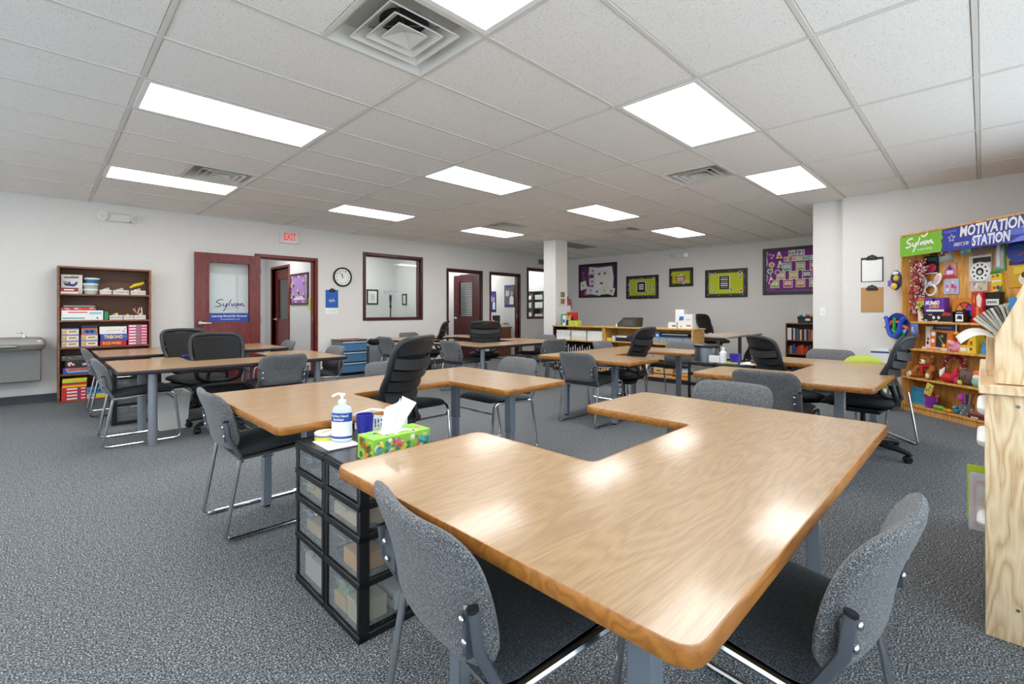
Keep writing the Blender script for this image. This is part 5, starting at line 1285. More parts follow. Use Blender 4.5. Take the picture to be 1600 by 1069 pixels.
mb = MB().mat(P('e6e4de', .7)); mb.plate([(.50, .12), (1.10, .10), (1.13, .52), (1.08, .82), (.53, .80), (.50, .5)], -.016, -.0135); mb.mat(P('cfccc6')); mb.rect(.62, .565, 1.02, .57, -.016)
mb.mat(P('55504c')); mb.ring(.68, .65, .055, .06, -.016); mb.ring(.86, .655, .055, .06, -.016); mb.mat(P('17161a')); mb.disc(.68, .635, .028, -.0165); mb.disc(.86, .64, .028, -.0165)
mb.mat(P('c02838')); mb.plate([(.69, .385), (.73, .41), (.755, .40), (.78, .41), (.82, .385), (.77, .35), (.735, .35)], -.0175, -.016); mb.build('paper_face', parent=t, smooth=0)
for q, (x, z, w_, h_, a, c) in enumerate(((.34, .64, .24, .20, -6, 'dcdad8'), (.36, .33, .2, .2, 3, 'd8cfd2'), (.06, .20, .24, .22, 14, 'e2e2dc'), (.26, .10, .27, .21, -5, 'd4d2e0'), (.48, .08, .24, .2, -9, 'e2e2e0'), (.72, .07, .28, .2, 4, 'dfe0d4'), (.94, .09, .2, .2, -16, 'e4e2da'))):
    mb = MB().mat(P(c, .7)); mb.xf(Matrix.Translation((x, 0, z)) @ Matrix.Rotation(R(-a), 4, 'Y')); mb.rect(0, 0, w_, h_, -.018 - .0015 * q); mb.mat(P(['5a6a8a', '8a3a4a', '6aa03a', '7a86c0', '3a3a44', 'c8b83a', 'b04a4a'][q]))
    mb.star(w_ * .5, h_ * .5, .045, -.0192 - .0015 * q, .0006, .5 + q, 6, .5); mb.rect(w_ * .2, h_ * .15, w_ * .8, h_ * .18, -.0192 - .0015 * q, .0006); mb.build('drawing', parent=t, smooth=0)
mb = MB()
for (s, x, z) in (('T', .13, .62), ('D', .33, .56), ('Y', .15, .48)): mb.mat(P('e8823a')); mb.text(s, x, z, x + .06, z + .08, -.0135, bold=.03)
mb.mat(P('e8642a')); mb.disc(.27, .12, .08, -.0135, n=14); mb.build('lettering', parent=t, smooth=0)
LIME = P('b4c41e', .7)
t = board('bulletin_board', 'lime bulletin board with a black poster and red stars, next to the purple one', 'bulletin board', (BXW, 6.47, 1.45), -90, .89, .58, .04, BK, LIME)
mb = MB(); scallop(mb, .89, .58, .04, .03, '1b1719', ['6f7076', '3a3c46', 'c2b6a6']); mb.build('border', parent=t, smooth=0)
mb = MB().mat(P('e8e6d8')); mb.rect(.30, .155, .56, .43, -.0125); mb.mat(P('17171a', .4)); mb.rect(.315, .165, .535, .42, -.014); mb.mat(M['white'])
for q in range(3): mb.rect(.36, .235 + q * .05, .49, .262 + q * .05, -.0155)
mb.build('quote_poster', parent=t, smooth=0)
for (x, z, c) in ((.22, .47, 'a02838'), (.42, .49, 'a02838'), (.15, .38, 'a8283a'), (.07, .36, '4a52b0'), (.08, .24, 'b0304a'), (.17, .22, '3a42a0'), (.76, .50, '1f9a94'), (.68, .30, '2a50a8'), (.77, .27, 'b0283c'), (.66, .18, '2a94a8'), (.56, .15, 'b0283c'), (.77, .14, 'b82830')): mb = MB(); stars(mb, [(x, z, c)]); mb.build('star', parent=t, smooth=0)
t = board('bulletin_board', 'small lime bulletin board with a red banner cutout', 'bulletin board', (BXW, 5.30, 1.72), -90, .58, .435, .04, BK, LIME)
mb = MB(); scallop(mb, .58, .435, .04, .025, '1b1719', ['8a8c94', 'd0a850', '5a5c64']); mb.build('border', parent=t, smooth=0)
mb = MB().mat(P('b8202a')); mb.plate([(.17, .12), (.37, .12), (.40, .235), (.145, .235)], -.016, -.0135); mb.mat(M['white']); mb.rect(.185, .185, .36, .21, -.016); mb.rect(.19, .14, .355, .165, -.016); mb.mat(P('dfe4ea')); mb.disc(.26, .27, .035, -.0145); mb.disc(.30, .265, .03, -.0145); mb.mat(P('3a62b0')); mb.disc(.255, .29, .018, -.016); mb.build('banner_cutout', parent=t, smooth=0)
for (x, z, c, r) in ((.08, .30, 'e2b41e', .06), (.47, .10, 'e8c22a', .05)): mb = MB().mat(P(c)); mb.star(x, z, r, -.0135, .002, .2); mb.build('star', parent=t, smooth=0)
mb = MB().mat(P('b9c0c4')); mb.xf(Matrix.Translation((.33, 0, .06)) @ Matrix.Rotation(R(-30), 4, 'Y')); mb.rect(0, -.02, .13, .025, -.016); mb.build('pencil_cutout', parent=t, smooth=0)
t = board('bulletin_board', 'wide lime bulletin board with a black quote poster near the birthday board', 'bulletin board', (BXW, 4.44, 1.445), -90, .90, .62, .04, BK, P('c3cc1c', .7))
mb = MB(); scallop(mb, .90, .62, .04, .03, '1b1719', ['d8d6d2', 'b83a5a', '3a8a6a', '4a5ab0', 'd8a83a']); mb.build('border', parent=t, smooth=0)
mb = MB().mat(P('e3e08c')); mb.rect(.30, .165, .55, .49, -.0125); mb.mat(P('17171a', .4)); mb.rect(.315, .175, .525, .475, -.014)
for q, c in enumerate(('8a7440', 'f0f0ee', 'f0f0ee', '8a9a60', 'f0f0ee', 'b0a0a0')): mb.mat(P(c)); mb.rect(.345, .205 + q * .045, .495, .225 + q * .045, -.0155)
mb.build('quote_poster', parent=t, smooth=0)
for (x, z, c) in ((.11, .52, '1f9aa0'), (.21, .52, 'c0287a'), (.75, .53, '2f4ab0'), (.76, .42, 'd03a78'), (.11, .25, '1f8a94'), (.20, .13, '4a5ac0'), (.565, .17, '2f7ac0'), (.77, .14, 'c8282e')): mb = MB(); stars(mb, [(x, z, c)]); mb.build('star', parent=t, smooth=0)
t = board('bulletin_board', 'large purple happy birthday bulletin board with month cards', 'bulletin board', (BXW, 3.24, 1.475), -90, 1.35, .955, .055, BK, P('7d2a86', .7))
mb = MB().mat(P('2c2b30', .25)); 
for q in range(8): mb.stroke([(.06 + q * .16, .075), (.12 + q * .16, .09), (.2 + q * .16, .07)], .03, -.013)
for q in range(5): mb.stroke([(.075, .12 + q * .16), (.09, .2 + q * .16), (.07, .27 + q * .16)], .03, -.013); mb.mat(P(['8a8a8c', '2c2b30'][q % 2], .25))
mb.build('border', parent=t, smooth=0)
mb = MB()
for q, s in enumerate('HAPPY'): mb.mat(M['white']); mb.rect(.475 + q * .058, .775 + .006 * (q % 2), .53 + q * .058, .885 + .006 * (q % 2), -.0135); mb.mat(P('1c1a20')); mb.text(s, .485 + q * .058, .79, .522 + q * .058, .87, -.015, bold=.03)
for q, s in enumerate('BIRTHDAY'):
    mb.mat(M['white']); mb.rect(.39 + q * .084, .665, .47 + q * .084, .765, -.0135); mb.mat(P(['d85a5a', 'e07a4a', 'e0a84a', 'd8c84a', '5aa05a', '4a9a6a', '4a7a9a', '4a6a4a'][q])); mb.text(s, .40 + q * .084, .675, .46 + q * .084, .755, -.015, bold=.03)
mb.build('lettering', parent=t, smooth=0)
cards = [(.38, .49, '58a8a4'), (.62, .49, 'b0b83a'), (.86, .49, 'c23a4a'), (1.10, .49, '8a5ab0'), (.27, .32, 'd8a06a'), (.50, .32, 'd0c03a'), (.73, .32, '5a2a6a'), (.97, .32, '8ab4a8'), (1.2, .32, 'c8a0c0'), (.16, .155, '9aba3a'), (.40, .155, 'c23a5a'), (.62, .155, 'd8803a'), (.85, .155, 'a8b04a'), (1.08, .155, '4a8ab0')]
for (x, z, c) in cards:
    if x + .15 > 1.29: continue
    mb = MB().mat(M['white']); mb.rect(x - .012, z - .012, x + .152, z + .152, -.0135); mb.mat(P(c)); mb.rect(x, z, x + .14, z + .14, -.015); mb.mat(P('ecebe2')); mb.plate([(x + .015, z + .035), (x + .07, z + .05), (x + .125, z + .035), (x + .125, z + .115), (x + .015, z + .115)], -.0172, -.0162)
    mb.mat(P('8a8fa0')); mb.rect(x + .03, z + .075, x + .11, z + .082, -.0172, .0006); mb.rect(x + .03, z + .09, x + .1, z + .097, -.0172, .0006); mb.build('month_card', parent=t, smooth=0)
for (x, z, c) in ((.14, .83, 'd8a0d8'), (.2, .81, 'e0b0e0'), (.17, .76, 'e0b0e0')): mb = MB().mat(P(c)); mb.star(x, z, .03, -.0135, .001, 0, 4, .6); mb.build('confetti_cutout', parent=t, smooth=0)
for (x, z, c, k) in ((.31, .79, 'e0c82a', 0), (.17, .62, 'e0b43a', 1), (.33, .60, 'b0c060', 0), (.14, .49, '4a9a4a', 1), (.28, .46, '8a5aa8', 1), (.165, .28, 'd83a5a', 0)):
    mb = MB().mat(M['white']); (mb.disc(x, z, .055, -.0135, n=14) if k else mb.plate([(x - .06, z - .05), (x + .06, z - .05), (x + .01, z + .09), (x - .02, z + .09)], -.0147, -.0135)); mb.mat(P(c)); mb.disc(x, z - (.0 if k else .01), .04, -.015, n=12); mb.mat(M['black']); mb.disc(x + .01, z - .01, .012, -.0165, n=8)
    if k: mb.mat(M['white']); mb.stroke([(x, z - .05), (x + .02, z - .09), (x + .01, z - .11)], .01, -.0135)
    mb.build('party_cutout', parent=t, smooth=0)

# ------------------------------------------------------------------ nook: small bookcase, desk
t = thing('bookcase', 'small dark brown bookcase of readers beside the partition wall', 'bookcase', (10.32, 2.74, 0), -90)
w, dp, hh = .80, .28, .91
for x in (0, w - .02): mb = MB().mat(M['walnut']); mb.rbox(x, 0, 0, x + .02, dp - .008, hh, .002); mb.build('side_panel', parent=t)
for z in (.05, .30, .565, hh - .02): mb = MB().mat(M['walnut']); mb.rbox(.02, .002, z, w - .02, dp - .008, z + .02, .002); mb.build('shelf', parent=t)
mb = MB().mat(P('4a2e20', .6)); mb.box(0, dp - .008, 0, w, dp, hh); mb.build('back_panel', parent=t)
x = .03
for q, (w_, h_, c) in enumerate(((.075, .23, 'e6e6e4'), (.02, .2, '1f2226'), (.03, .225, 'e0e2e4'), (.028, .215, '8a2c4c'), (.028, .21, '2f7f86'), (.006, .1, '1d1d1f'), (.04, .2, 'd0b98a'), (.03, .195, '3a2420'), (.036, .21, 'b9b4cc'), (.02, .18, '2a3050'), (.042, .21, 'a4584a'), (.035, .2, 'b88a5a'), (.03, .2, 'c8a878'), (.03, .19, '5a3a2a'), (.04, .2, '8a6a9a'))):
    if x + w_ > .76: break
    o = item_box('book', ['thick white binder', 'thin black book', 'white book', 'maroon book', 'teal book', 'slim dark booklet', 'cream book', 'dark brown book', 'lilac book', 'navy book', 'brick red book', 'ochre book', 'tan book', 'brown book', 'purple book'][q] + ' upright on the upper shelf of the small bookcase', 'book', (10.33, 2.74 - x, .5855), -90, w_ - .003, .17, h_, c, 'books on the upper shelf of the small bookcase'); x += w_ + .004
    if q == 0: pass
x = .04
for q in range(15):
    w_ = .03 + .012 * (q % 3); c = ['5a4a3a', '8a8a80', '2a3a8a', '6a5a4a', 'c83a22', 'd8502a', 'c84a2a', 'b83a2a', '3a2a2a', '8a4a3a'][q % 10]
    if x + w_ > .76: break
    item_box('book', ORD[q] + ' small reader from the outlet side on the lower shelf of the small bookcase', 'book', (10.33, 2.74 - x, .3205), -90, w_ - .003, .15, .13 + .02 * (q % 3), c, 'readers on the lower shelf of the small bookcase'); x += w_ + .003
t = thing('supply_caddy', 'black supply bin with coloured packs on the small bookcase', 'caddy', (10.36, 2.55, .9105), -90)
mb = MB().mat(M['black']); mb.plate([(.02, 0), (.35, 0), (.37, .13), (0, .13)], 0, .2); mb.build('bin', parent=t)
for q, c in enumerate(('3a6ab0', 'e8e6e0', 'c83a2a', 'e8c23a', 'd8403a')): mb = MB().mat(P(c)); mb.rbox(.03 + q * .06, .02, .13, .08 + q * .06, .12, .16 + .02 * (q % 2), .003); mb.build('pack', parent=t)
mb = MB().mat(M['white']); mb.rect(.14, .05, .22, .09, 0); mb.build('label_card', parent=t, smooth=0)
item_box('paper_sheet', 'translucent white sheet propped up behind the black bin', 'paper', (10.52, 2.60, 1.0), -90, .30, .004, .22, 'd9dcdc').rotation_euler = (R(-12), R(8), R(-90))
item_box('small_box', 'small red and blue pack at the wall end of the small bookcase', 'box', (10.40, 2.14, .9105), -90, .12, .1, .1, 'b8bfc8', None, lambda mb, w, h: (mb.mat(P('b83a3a')), mb.rect(0, .5 * h, w, h, 0)))
t = thing('study_desk', 'small grey topped desk in the nook by the back wall', 'desk', (7.78, 2.88, 0))
mb = MB().mat(P('c9b9ab', .35)); mb.prism(fillet([(0, 0), (1.72, 0), (1.72, .62), (0, .62)], [.12, .12, .05, .05]), .71, .735); mb.build('desktop', parent=t)
mb = MB().mat(M['softblack']); mb.prism(fillet([(-.004, -.004), (1.724, -.004), (1.724, .624), (-.004, .624)], [.12, .12, .05, .05]), .703, .7099); mb.build('edge_band', parent=t)
for x in (.35, 1.35):
    mb = MB().mat(M['darksteel']); mb.tube([(x, .3, .04), (x, .3, .70)], .03, 10); mb.rbox(x - .03, .05, 0, x + .03, .57, .04, .006); mb.build('leg', parent=t)

# ------------------------------------------------------------------ motivation station (45 degrees across the corner)
MX, MY, MR = 7.10, .68, 225
cM, sM = math.cos(R(MR)), math.sin(R(MR))
def mw(s, d, z): return (MX + s * cM - d * sM, MY + s * sM + d * cM, z)
t = thing('display_bookcase', 'honey wood prize display case with shelves across the corner', 'display case', (MX, MY, 0), MR)
W, DP, HH = 1.85, .25, 2.03
ow_ = M['orangewood']
for x in (0, W - .02): mb = MB().mat(ow_); mb.rbox(x, 0, 0, x + .02, DP - .012, HH, .002); mb.build('side_panel', parent=t)
mb = MB().mat(ow_); mb.box(0, DP - .012, 0, W, DP, HH); mb.build('back_panel', parent=t, smooth=0)
mb = MB().mat(ow_); mb.rbox(.02, 0, HH - .02, W - .02, DP - .012, HH, .002); mb.build('top_panel', parent=t)
SZ = [.085, .395, .725, 1.03]
for z in SZ: mb = MB().mat(ow_); mb.rbox(.02, .0, z - .022, W - .02, DP - .012, z, .002); mb.build('shelf', parent=t)
mb = MB().mat(ow_); mb.rbox(.02, .012, 0, W - .02, .03, .062, .002); mb.build('plinth', parent=t)
# banner
mb = MB().mat(P('77b32a', .4)); mb.plate([(.0, 0), (.52, 0), (.54, .06), (.525, .12), (.55, .15), (.53, .18), (.54, .23), (0, .23)], -.006, 0)
mb.mat(M['white']); logo(mb, .08, .035, .36, .215, -.0062, .017, True); mb.text('Learning', .24, .04, .42, .075, -.0062)
o = mb.build('banner', smooth=0); tag(o, 'lime green banner with white script on the prize case', 'banner', None, mw(0, -.002, 1.775), MR)
mb = MB().mat(P('22329a', .4)); mb.box(.54, -.004, 0, 1.85, -.001, .235)
mb.mat(P('5a6ad0', .4)); mb.plate([(.85, .05), (1.2, .07), (1.5, .06), (1.5, .16), (1.1, .1), (.85, .09)], -.005, -.004); mb.mat(P('6f80dc', .4)); mb.plate([(1.2, .0), (1.6, .02), (1.6, .06), (1.3, .05)], -.0052, -.004)
mb.mat(M['white']); mb.text('MOTIVATION', .735, .125, 1.36, .235, -.0055, bold=.035, shear=.12); mb.text('STATION', .86, .015, 1.22, .12, -.0055, bold=.035, shear=.12)
mb.text('GREAT JOB!', .67, .03, .83, .075, -.0055, bold=.01, shear=.2)
mb.mat(P('8fa0e0')); mb.text('Congrats', .56, .185, .70, .215, -.0055, shear=.2)
mb.mat(M['white']); pts = [(.645 + (.042 if q % 2 == 0 else .018) * math.cos(.3 + q * PI / 5), .13 + (.042 if q % 2 == 0 else .018) * math.sin(.3 + q * PI / 5)) for q in range(11)]
mb.stroke(pts, .006, -.0055, sub=1)
pts = [(a + .71, b_ - .01) for a, b_ in pts]; mb.stroke(pts, .006, -.0055, sub=1)
o = mb.build('banner', smooth=0); tag(o, 'blue banner lettered MOTIVATION STATION on the prize case', 'banner', None, mw(0, -.002, 1.77), MR)
PB = DP - .0125
def card(nm, label, cat, s0, s1, z0, z1, col, deco=None, d=None, th=.012, tilt=0, group=None):
    """flat pack hung on the back panel, or box on a shelf when d is given"""
    d0 = (PB - th) if d is None else d
    mb = MB().mat(P(col, .4)); w_, h_ = s1 - s0, z1 - z0; mb.rbox(0, 0, 0, w_, th, h_, .002)
    if deco: deco(mb, w_, h_)
    o = mb.build(nm, smooth=0); tag(o, label, cat, group, mw(s0, d0, z0), MR)
    if tilt: o.rotation_euler = (0, R(tilt), R(MR))
    return o
def F(c): return P(c, .4)
card('toy_pack', 'black pack with a pink watermelon slice hanging on the prize case', 'toy pack', .05, .235, 1.565, 1.775, '1b1c1e', lambda mb, w, h: (mb.mat(F('d8476a')), mb.disc(.5 * w, .35 * h, .07, 0, n=16, rz=.05), mb.mat(F('2f6a6a')), mb.rect(.3 * w, .7 * h, .9 * w, .93 * h, 0), mb.mat(M['white']), mb.rect(.05 * w, .02 * h, .95 * w, .09 * h, 0), mb.disc(.14 * w, .85 * h, .014, 0)))
card('toy_pack', 'tilted pale blue penguin picture card under the green banner', 'card', .245, .40, 1.69, 1.86, '9fd0e8', lambda mb, w, h: (mb.mat(M['white']), mb.rect(.02, .02, w - .02, h * .5, 0), mb.mat(F('24305a')), mb.disc(.3 * w, .6 * h, .035, 0), mb.disc(.72 * w, .62 * h, .03, 0), mb.mat(M['white']), mb.disc(.3 * w, .57 * h, .02, -.001), mb.mat(F('c8282c')), mb.rect(.15 * w, .35 * h, .55 * w, .45 * h, -.001), mb.mat(F('e8842a')), mb.disc(.75 * w, .5 * h, .018, -.001)), tilt=-8)
card('toy_pack', 'red strip pack half hidden by the green banner', 'toy pack', .12, .25, 1.78, 1.85, '8a3a2a', None, th=.008)
def housebag(mb, w, h):
    mb.mat(F('d8608a')); mb.plate([(0, 0), (w, 0), (w * .95, .5 * h), (w * .5, .95 * h), (w * .05, .5 * h)], -.001, 0); mb.mat(F('3a3f8a')); mb.plate([(w * .25, .5 * h), (w * .75, .5 * h), (w * .5, .85 * h)], -.002, -.001); mb.mat(F('e8e4f0')); mb.disc(.4 * w, .35 * h, .025, -.001); mb.disc(.65 * w, .35 * h, .022, -.001); mb.mat(F('c8285a')); mb.rect(0, 0, w, .15 * h, -.001)
card('toy_pack', 'small pink house shaped gift pack on the prize case', 'toy pack', .315, .45, 1.515, 1.67, 'c9a58a', housebag, th=.02)
card('toy_pack', 'pink and lilac sticker pack beside the bunny ears', 'toy pack', .30, .475, 1.33, 1.495, 'b8bede', mottle(['d83a8a', 'e87ab0', 'e8e4f0', 'd8b08a', 'c23a7a'], 14))
t = thing('bunny_ears', 'white headband with bunny ears hanging on the prize case', 'headband', mw(.17, .195, 1.31), MR)
mb = MB().mat(P('f0eeee', .9)); mb.tube([(.075 * math.cos(a), 0, .075 + .06 * math.sin(a)) for a in [2 * PI * k / 20 for k in range(20)]], .012, 8, closed=True); mb.build('band', parent=t)
for s in (-1, 1):
    mb = MB().mat(P('f2f0f0', .9)); mb.xf(Matrix.Translation((s * .065, 0, .14)) @ Matrix.Rotation(R(s * 28), 4, 'Y')); mb.ball((0, 0, .06), (.042, .014, .075), 14, 8); e = mb.build('ear', parent=t)
    mb = MB().mat(P('e6b6c2', .9)); mb.xf(Matrix.Translation((s * .065, -.008, .14)) @ Matrix.Rotation(R(s * 28), 4, 'Y')); mb.ball((0, 0, .06), (.026, .010, .055), 12, 8); mb.build('inner_ear', parent=e)
mb = MB().mat(P('b9c4e0', .9)); mb.ball((0, -.005, .145), (.04, .014, .03)); mb.build('bow', parent=t)
# tinsel garland
mb = MB(); tr = random.Random(2)
for q in range(900):
    k = tr.random(); z = 1.10 + k * .62; x = .075 + .02 * math.sin(k * 9) + tr.uniform(-.065, .065); y = tr.uniform(-.06, .05)
    mb.mat(P(['b3202a', 'e6dedc', 'c8323a', '7a141c', 'f0ece8'][q % 5], .4)); a = tr.uniform(0, 6.3); L = .03; dx, dz = L * math.cos(a), L * math.sin(a)
    mb.add([(x, y, z), (x + dx, y + .005, z + dz), (x + dx + .007, y + .008, z + dz + .008), (x + .007, y + .002, z + .008)], [(0, 1, 2, 3)])
mb.mat(P('8a1a22', .5)); mb.tube([(.075, 0, 1.1), (.085, 0, 1.4), (.07, 0, 1.72)], .02, 6)
o = mb.build('tinsel_garland', smooth=0); tag(o, 'red and white tinsel garland hanging at the edge of the prize case', 'garland', None, mw(.0, .13, 0), MR)
# pack hanging off the edge
t = thing('plush_keyring', 'colourful small figure pack hanging off the edge of the prize case', 'toy pack', mw(-.045, -.02, 1.39), MR)
mb = MB().mat(P('1f2348', .5)); mb.ball((0, 0, .12), (.075, .03, .12), 12, 8); mb.build('pouch', parent=t)
mb = MB().mat(P('e0b43a', .5)); mb.ball((.03, -.02, .14), (.035, .025, .035)); mb.ball((.0, -.022, .05), (.045, .022, .04)); mb.mat(P('d8e4f0', .5)); mb.ball((.02, -.02, .20), (.04, .022, .025)); mb.mat(P('6a5ac0', .5)); mb.rbox(-.085, -.03, .05, -.02, -.015, .12, .003); mb.build('figures', parent=t)
mb = MB().mat(M['white']); mb.tube([(0, 0, .23), (.01, 0, .32)], .004, 5); mb.build('string', parent=t)
# round blue toy
t = thing('round_toy', 'round blue toy disc with twisted tubes hung at the side of the prize case', 'toy', mw(0, -.03, .97), MR)
mb = MB().mat(P('1f2c8c', .4)); mb.disc(0, 0, .155, 0, .012, 32); mb.build('disc', parent=t)
mb = MB().mat(P('9ad0dc', .4)); mb.plate([(-.14, -.03), (.14, -.03), (.08, -.13), (-.08, -.13)], -.018, -.012); mb.mat(P('3a9a4a', .4)); mb.plate([(-.13, -.07), (.13, -.07), (.07, -.145), (-.07, -.145)], -.020, -.018); mb.build('landscape', parent=t)
mb = MB().mat(P('d8602a', .4)); mb.tube([(-.16, -.02, -.02), (-.07, -.03, .02), (-.05, -.03, .05), (.05, -.03, .05), (.07, -.03, .02), (.16, -.02, -.02)], .018, 8); mb.build('orange_tube', parent=t)
mb = MB().mat(P('2f9a3a', .4)); mb.tube([(0, -.04, .10), (0, -.045, 0), (0, -.04, -.06)], .018, 8); mb.build('green_tube', parent=t)
mb = MB().mat(P('2a4ec0', .35)); mb.tube(catmull([(-.14, -.035, .10), (-.10, -.045, .06), (-.075, -.05, -.05), (-.04, -.05, -.11), (.04, -.05, -.11), (.075, -.05, -.05), (.10, -.045, .06), (.14, -.035, .10)], 3), .024, 10); mb.build('blue_tube', parent=t)
# packs further along
card('toy_pack', 'turquoise and white card cut by the blue banner', 'toy pack', .49, .615, 1.745, 1.86, '6fc4c8', mottle(['f0f0f0', '24283a', 'f0ece4', 'e8a04a'], 7), tilt=-4)
card('toy_pack', 'long multicoloured strip pack under the blue banner', 'toy pack', .63, .86, 1.72, 1.86, '8a7a80', mottle(['d8502a', 'e87a3a', '3a62b0', '3a9a4a', 'e8e4e0'], 12), tilt=-4)
def mandala(mb, w, h):
    mb.mat(F('1c1c1e')); mb.rect(.2 * w, .72 * h, w, .92 * h, 0); mb.mat(M['white']); mb.disc(.52 * w, .4 * h, .10, 0, n=24); mb.mat(F('1c1c1e')); mb.disc(.52 * w, .4 * h, .04, -.001, n=16)
    for q in range(10): mb.disc(.52 * w + .072 * math.cos(q * .628), .4 * h + .072 * math.sin(q * .628), .011, -.001, n=8)
    mb.mat(F('d8d8d6')); mb.disc(.52 * w, .38 * h, .02, -.002)
card('toy_pack', 'black and white patterned round craft pack on the prize case', 'toy pack', .585, .815, 1.44, 1.715, 'd4cfc6', mandala)
card('toy_pack', 'silver pack with a green border hanging below the banner', 'toy pack', .83, .95, 1.54, 1.84, '4a9a4a', lambda mb, w, h: (mb.mat(P('aeb4b2', .25, .7)), mb.rect(.12 * w, .07 * h, .9 * w, .98 * h, 0), mb.mat(F('b05a5a')), mb.rect(.1 * w, .1 * h, .2 * w, .7 * h, -.001), mb.mat(F('e2e6e4')), mb.rect(.35 * w, .15 * h, .6 * w, .9 * h, -.001)))
mb = MB().mat(P('1c3a9a', .35)); mb.disc(0, 0, .115, 0, .03, 28); mb.mat(P('2a9a6a')); mb.stroke([(-.05, .03), (.0, .05), (.04, .02)], .008, -.031); mb.mat(P('c83a2a')); mb.stroke([(.07, .02), (.04, -.03), (-.01, -.05)], .008, -.031)
tag(mb.build('flying_disc'), 'dark blue flying disc tucked under the blue banner', 'flying disc', None, mw(1.09, PB, 1.72), MR)
def crayon(mb, w, h):
    mb.mat(F('2a7a3a')); mb.rect(0, .88 * h, w, h, 0); mb.plate([(.55 * w, 0), (w, 0), (w, .35 * h)], -.001, 0); mb.mat(F('e8e4f0')); mb.rect(.1 * w, .48 * h, .9 * w, .56 * h, 0); mb.mat(F('c8282c')); mb.plate([(.1 * w, .7 * h), (.25 * w, .85 * h), (.35 * w, .72 * h)], -.001, 0); mb.disc(.25 * w, .2 * h, .014, 0); mb.mat(F('5a3a9a')); mb.disc(.62 * w, .2 * h, .02, -.001); mb.mat(F('2a7a3a')); mb.rect(.5 * w, .72 * h, .75 * w, .84 * h, 0)
card('crayon_box', 'yellow and green crayon box hanging on the prize case', 'crayon box', .835, .94, 1.335, 1.535, 'e8c21e', crayon, th=.025, tilt=-4)
def goldpack(mb, w, h):
    mb.mat(F('2f2360')); mb.rect(0, .82 * h, w, h, 0); mb.mat(F('e8e0cc')); mb.disc(.65 * w, .3 * h, .055, 0, n=16); mb.mat(F('5a3a20')); mb.disc(.65 * w, .45 * h, .03, -.001); mb.mat(F('e8c83a')); mb.rect(.2 * w, .5 * h, .9 * w, .75 * h, 0)
card('toy_pack', 'gold and purple costume pack at the far end of the prize case', 'toy pack', .985, 1.20, 1.37, 1.63, 'd0a02a', goldpack)
card('toy_pack', 'small pastel pack above the red card box', 'toy pack', .60, .78, 1.35, 1.455, 'cfc0b0', mottle(['6aa0b8', 'd8c87a', 'e8e0e0', 'b07a8a'], 9))
# shelf 1.03
card('book_box', 'white book box with a drawn dark haired boy on the top prize shelf', 'box', .115, .245, SZ[3] + .0003, 1.295, 'ece8e2', lambda mb, w, h: (mb.mat(F('d8722a')), mb.rect(0, .85 * h, w, h, 0), mb.mat(F('a8cc2a')), mb.rect(0, .45 * h, w, .84 * h, 0), mb.mat(F('e0a078')), mb.disc(.6 * w, .34 * h, .042, -.0012, n=16), mb.mat(F('15171a')), mb.star(.6 * w, .52 * h, .055, -.0012, .0012, .9, 7, .6), mb.disc(.5 * w, .36 * h, .006, -.0025), mb.disc(.7 * w, .36 * h, .006, -.0025), mb.mat(F('15171a')), mb.rect(.4 * w, .06 * h, .85 * w, .12 * h, -.0012)), d=.10, th=.05)
card('game_box', 'purple game box with bright MUMBO JUMBO lettering', 'box', .225, .47, SZ[3] + .112, SZ[3] + .262, '6a2f9a', lambda mb, w, h: (mb.mat(M['white']), mb.rect(.12 * w, 0, w, .14 * h, 0), mb.text('MUMBO', .08 * w, .48 * h, .78 * w, .8 * h, 0, bold=.05, shear=.1), mb.mat(F('e8a82a')), mb.text('JUMBO', .25 * w, .18 * h, .78 * w, .46 * h, 0, bold=.05, shear=.1), mb.mat(F('20203a')), mb.disc(.5 * w, .85 * h, .02, 0)), d=.075, th=.06)
def truck(mb, w, h):
    mb.mat(F('2a2f6a')); mb.rect(.02, .6 * h, .35 * w, .92 * h, 0); mb.mat(F('c8302a')); mb.plate([(.62 * w, .6 * h), (.95 * w, .62 * h), (.95 * w, .85 * h), (.72 * w, .95 * h)], -.001, 0); mb.mat(F('0c0c0e'))
    for q in (.38, .55): mb.mat(F('0c0c0e')); mb.disc(q * w, .42 * h, .038, 0); mb.mat(F('d8dadc')); mb.disc(q * w, .42 * h, .018, -.001)
    mb.mat(F('e8e6e4')); mb.rect(.32 * w, .06 * h, .52 * w, .14 * h, 0); mb.rect(.05 * w, .1 * h, .15 * w, .2 * h, 0); mb.rect(0, 0, w, .03 * h, 0); mb.mat(F('d8c23a')); mb.rect(.2 * w, .62 * h, .33 * w, .72 * h, -.001)
card('toy_box', 'black toy vehicle box on the top prize shelf', 'box', .265, .615, SZ[3] + .0003, SZ[3] + .112, '1c1e26', truck, d=.03, th=.1)
def wheel(mb, w, h):
    cx_, cz = .55 * w, .45 * h; r = .098
    mb.mat(F('17181c')); mb.disc(cx_, cz, r, 0, .001, 28)
    for q, c in enumerate(('8a3ac0', 'd8502a', 'e0922a', '1f2026', '24262c', '3a72c0')):
        a0 = 5 + q * 60; p = [(cx_ + .03 * math.cos(R(a0)), cz + .03 * math.sin(R(a0)))] + [(cx_ + .088 * math.cos(R(a0 + k * 10)), cz + .088 * math.sin(R(a0 + k * 10))) for k in range(6)] + [(cx_ + .03 * math.cos(R(a0 + 50)), cz + .03 * math.sin(R(a0 + 50)))]
        mb.mat(F(c)); mb.plate(p, -.0025, -.001)
card('game_box', 'orange game box with a wheel of coloured wedges', 'box', .49, .745, SZ[3] + .0003, SZ[3] + .25, 'd8822a', wheel, d=.14, th=.05)
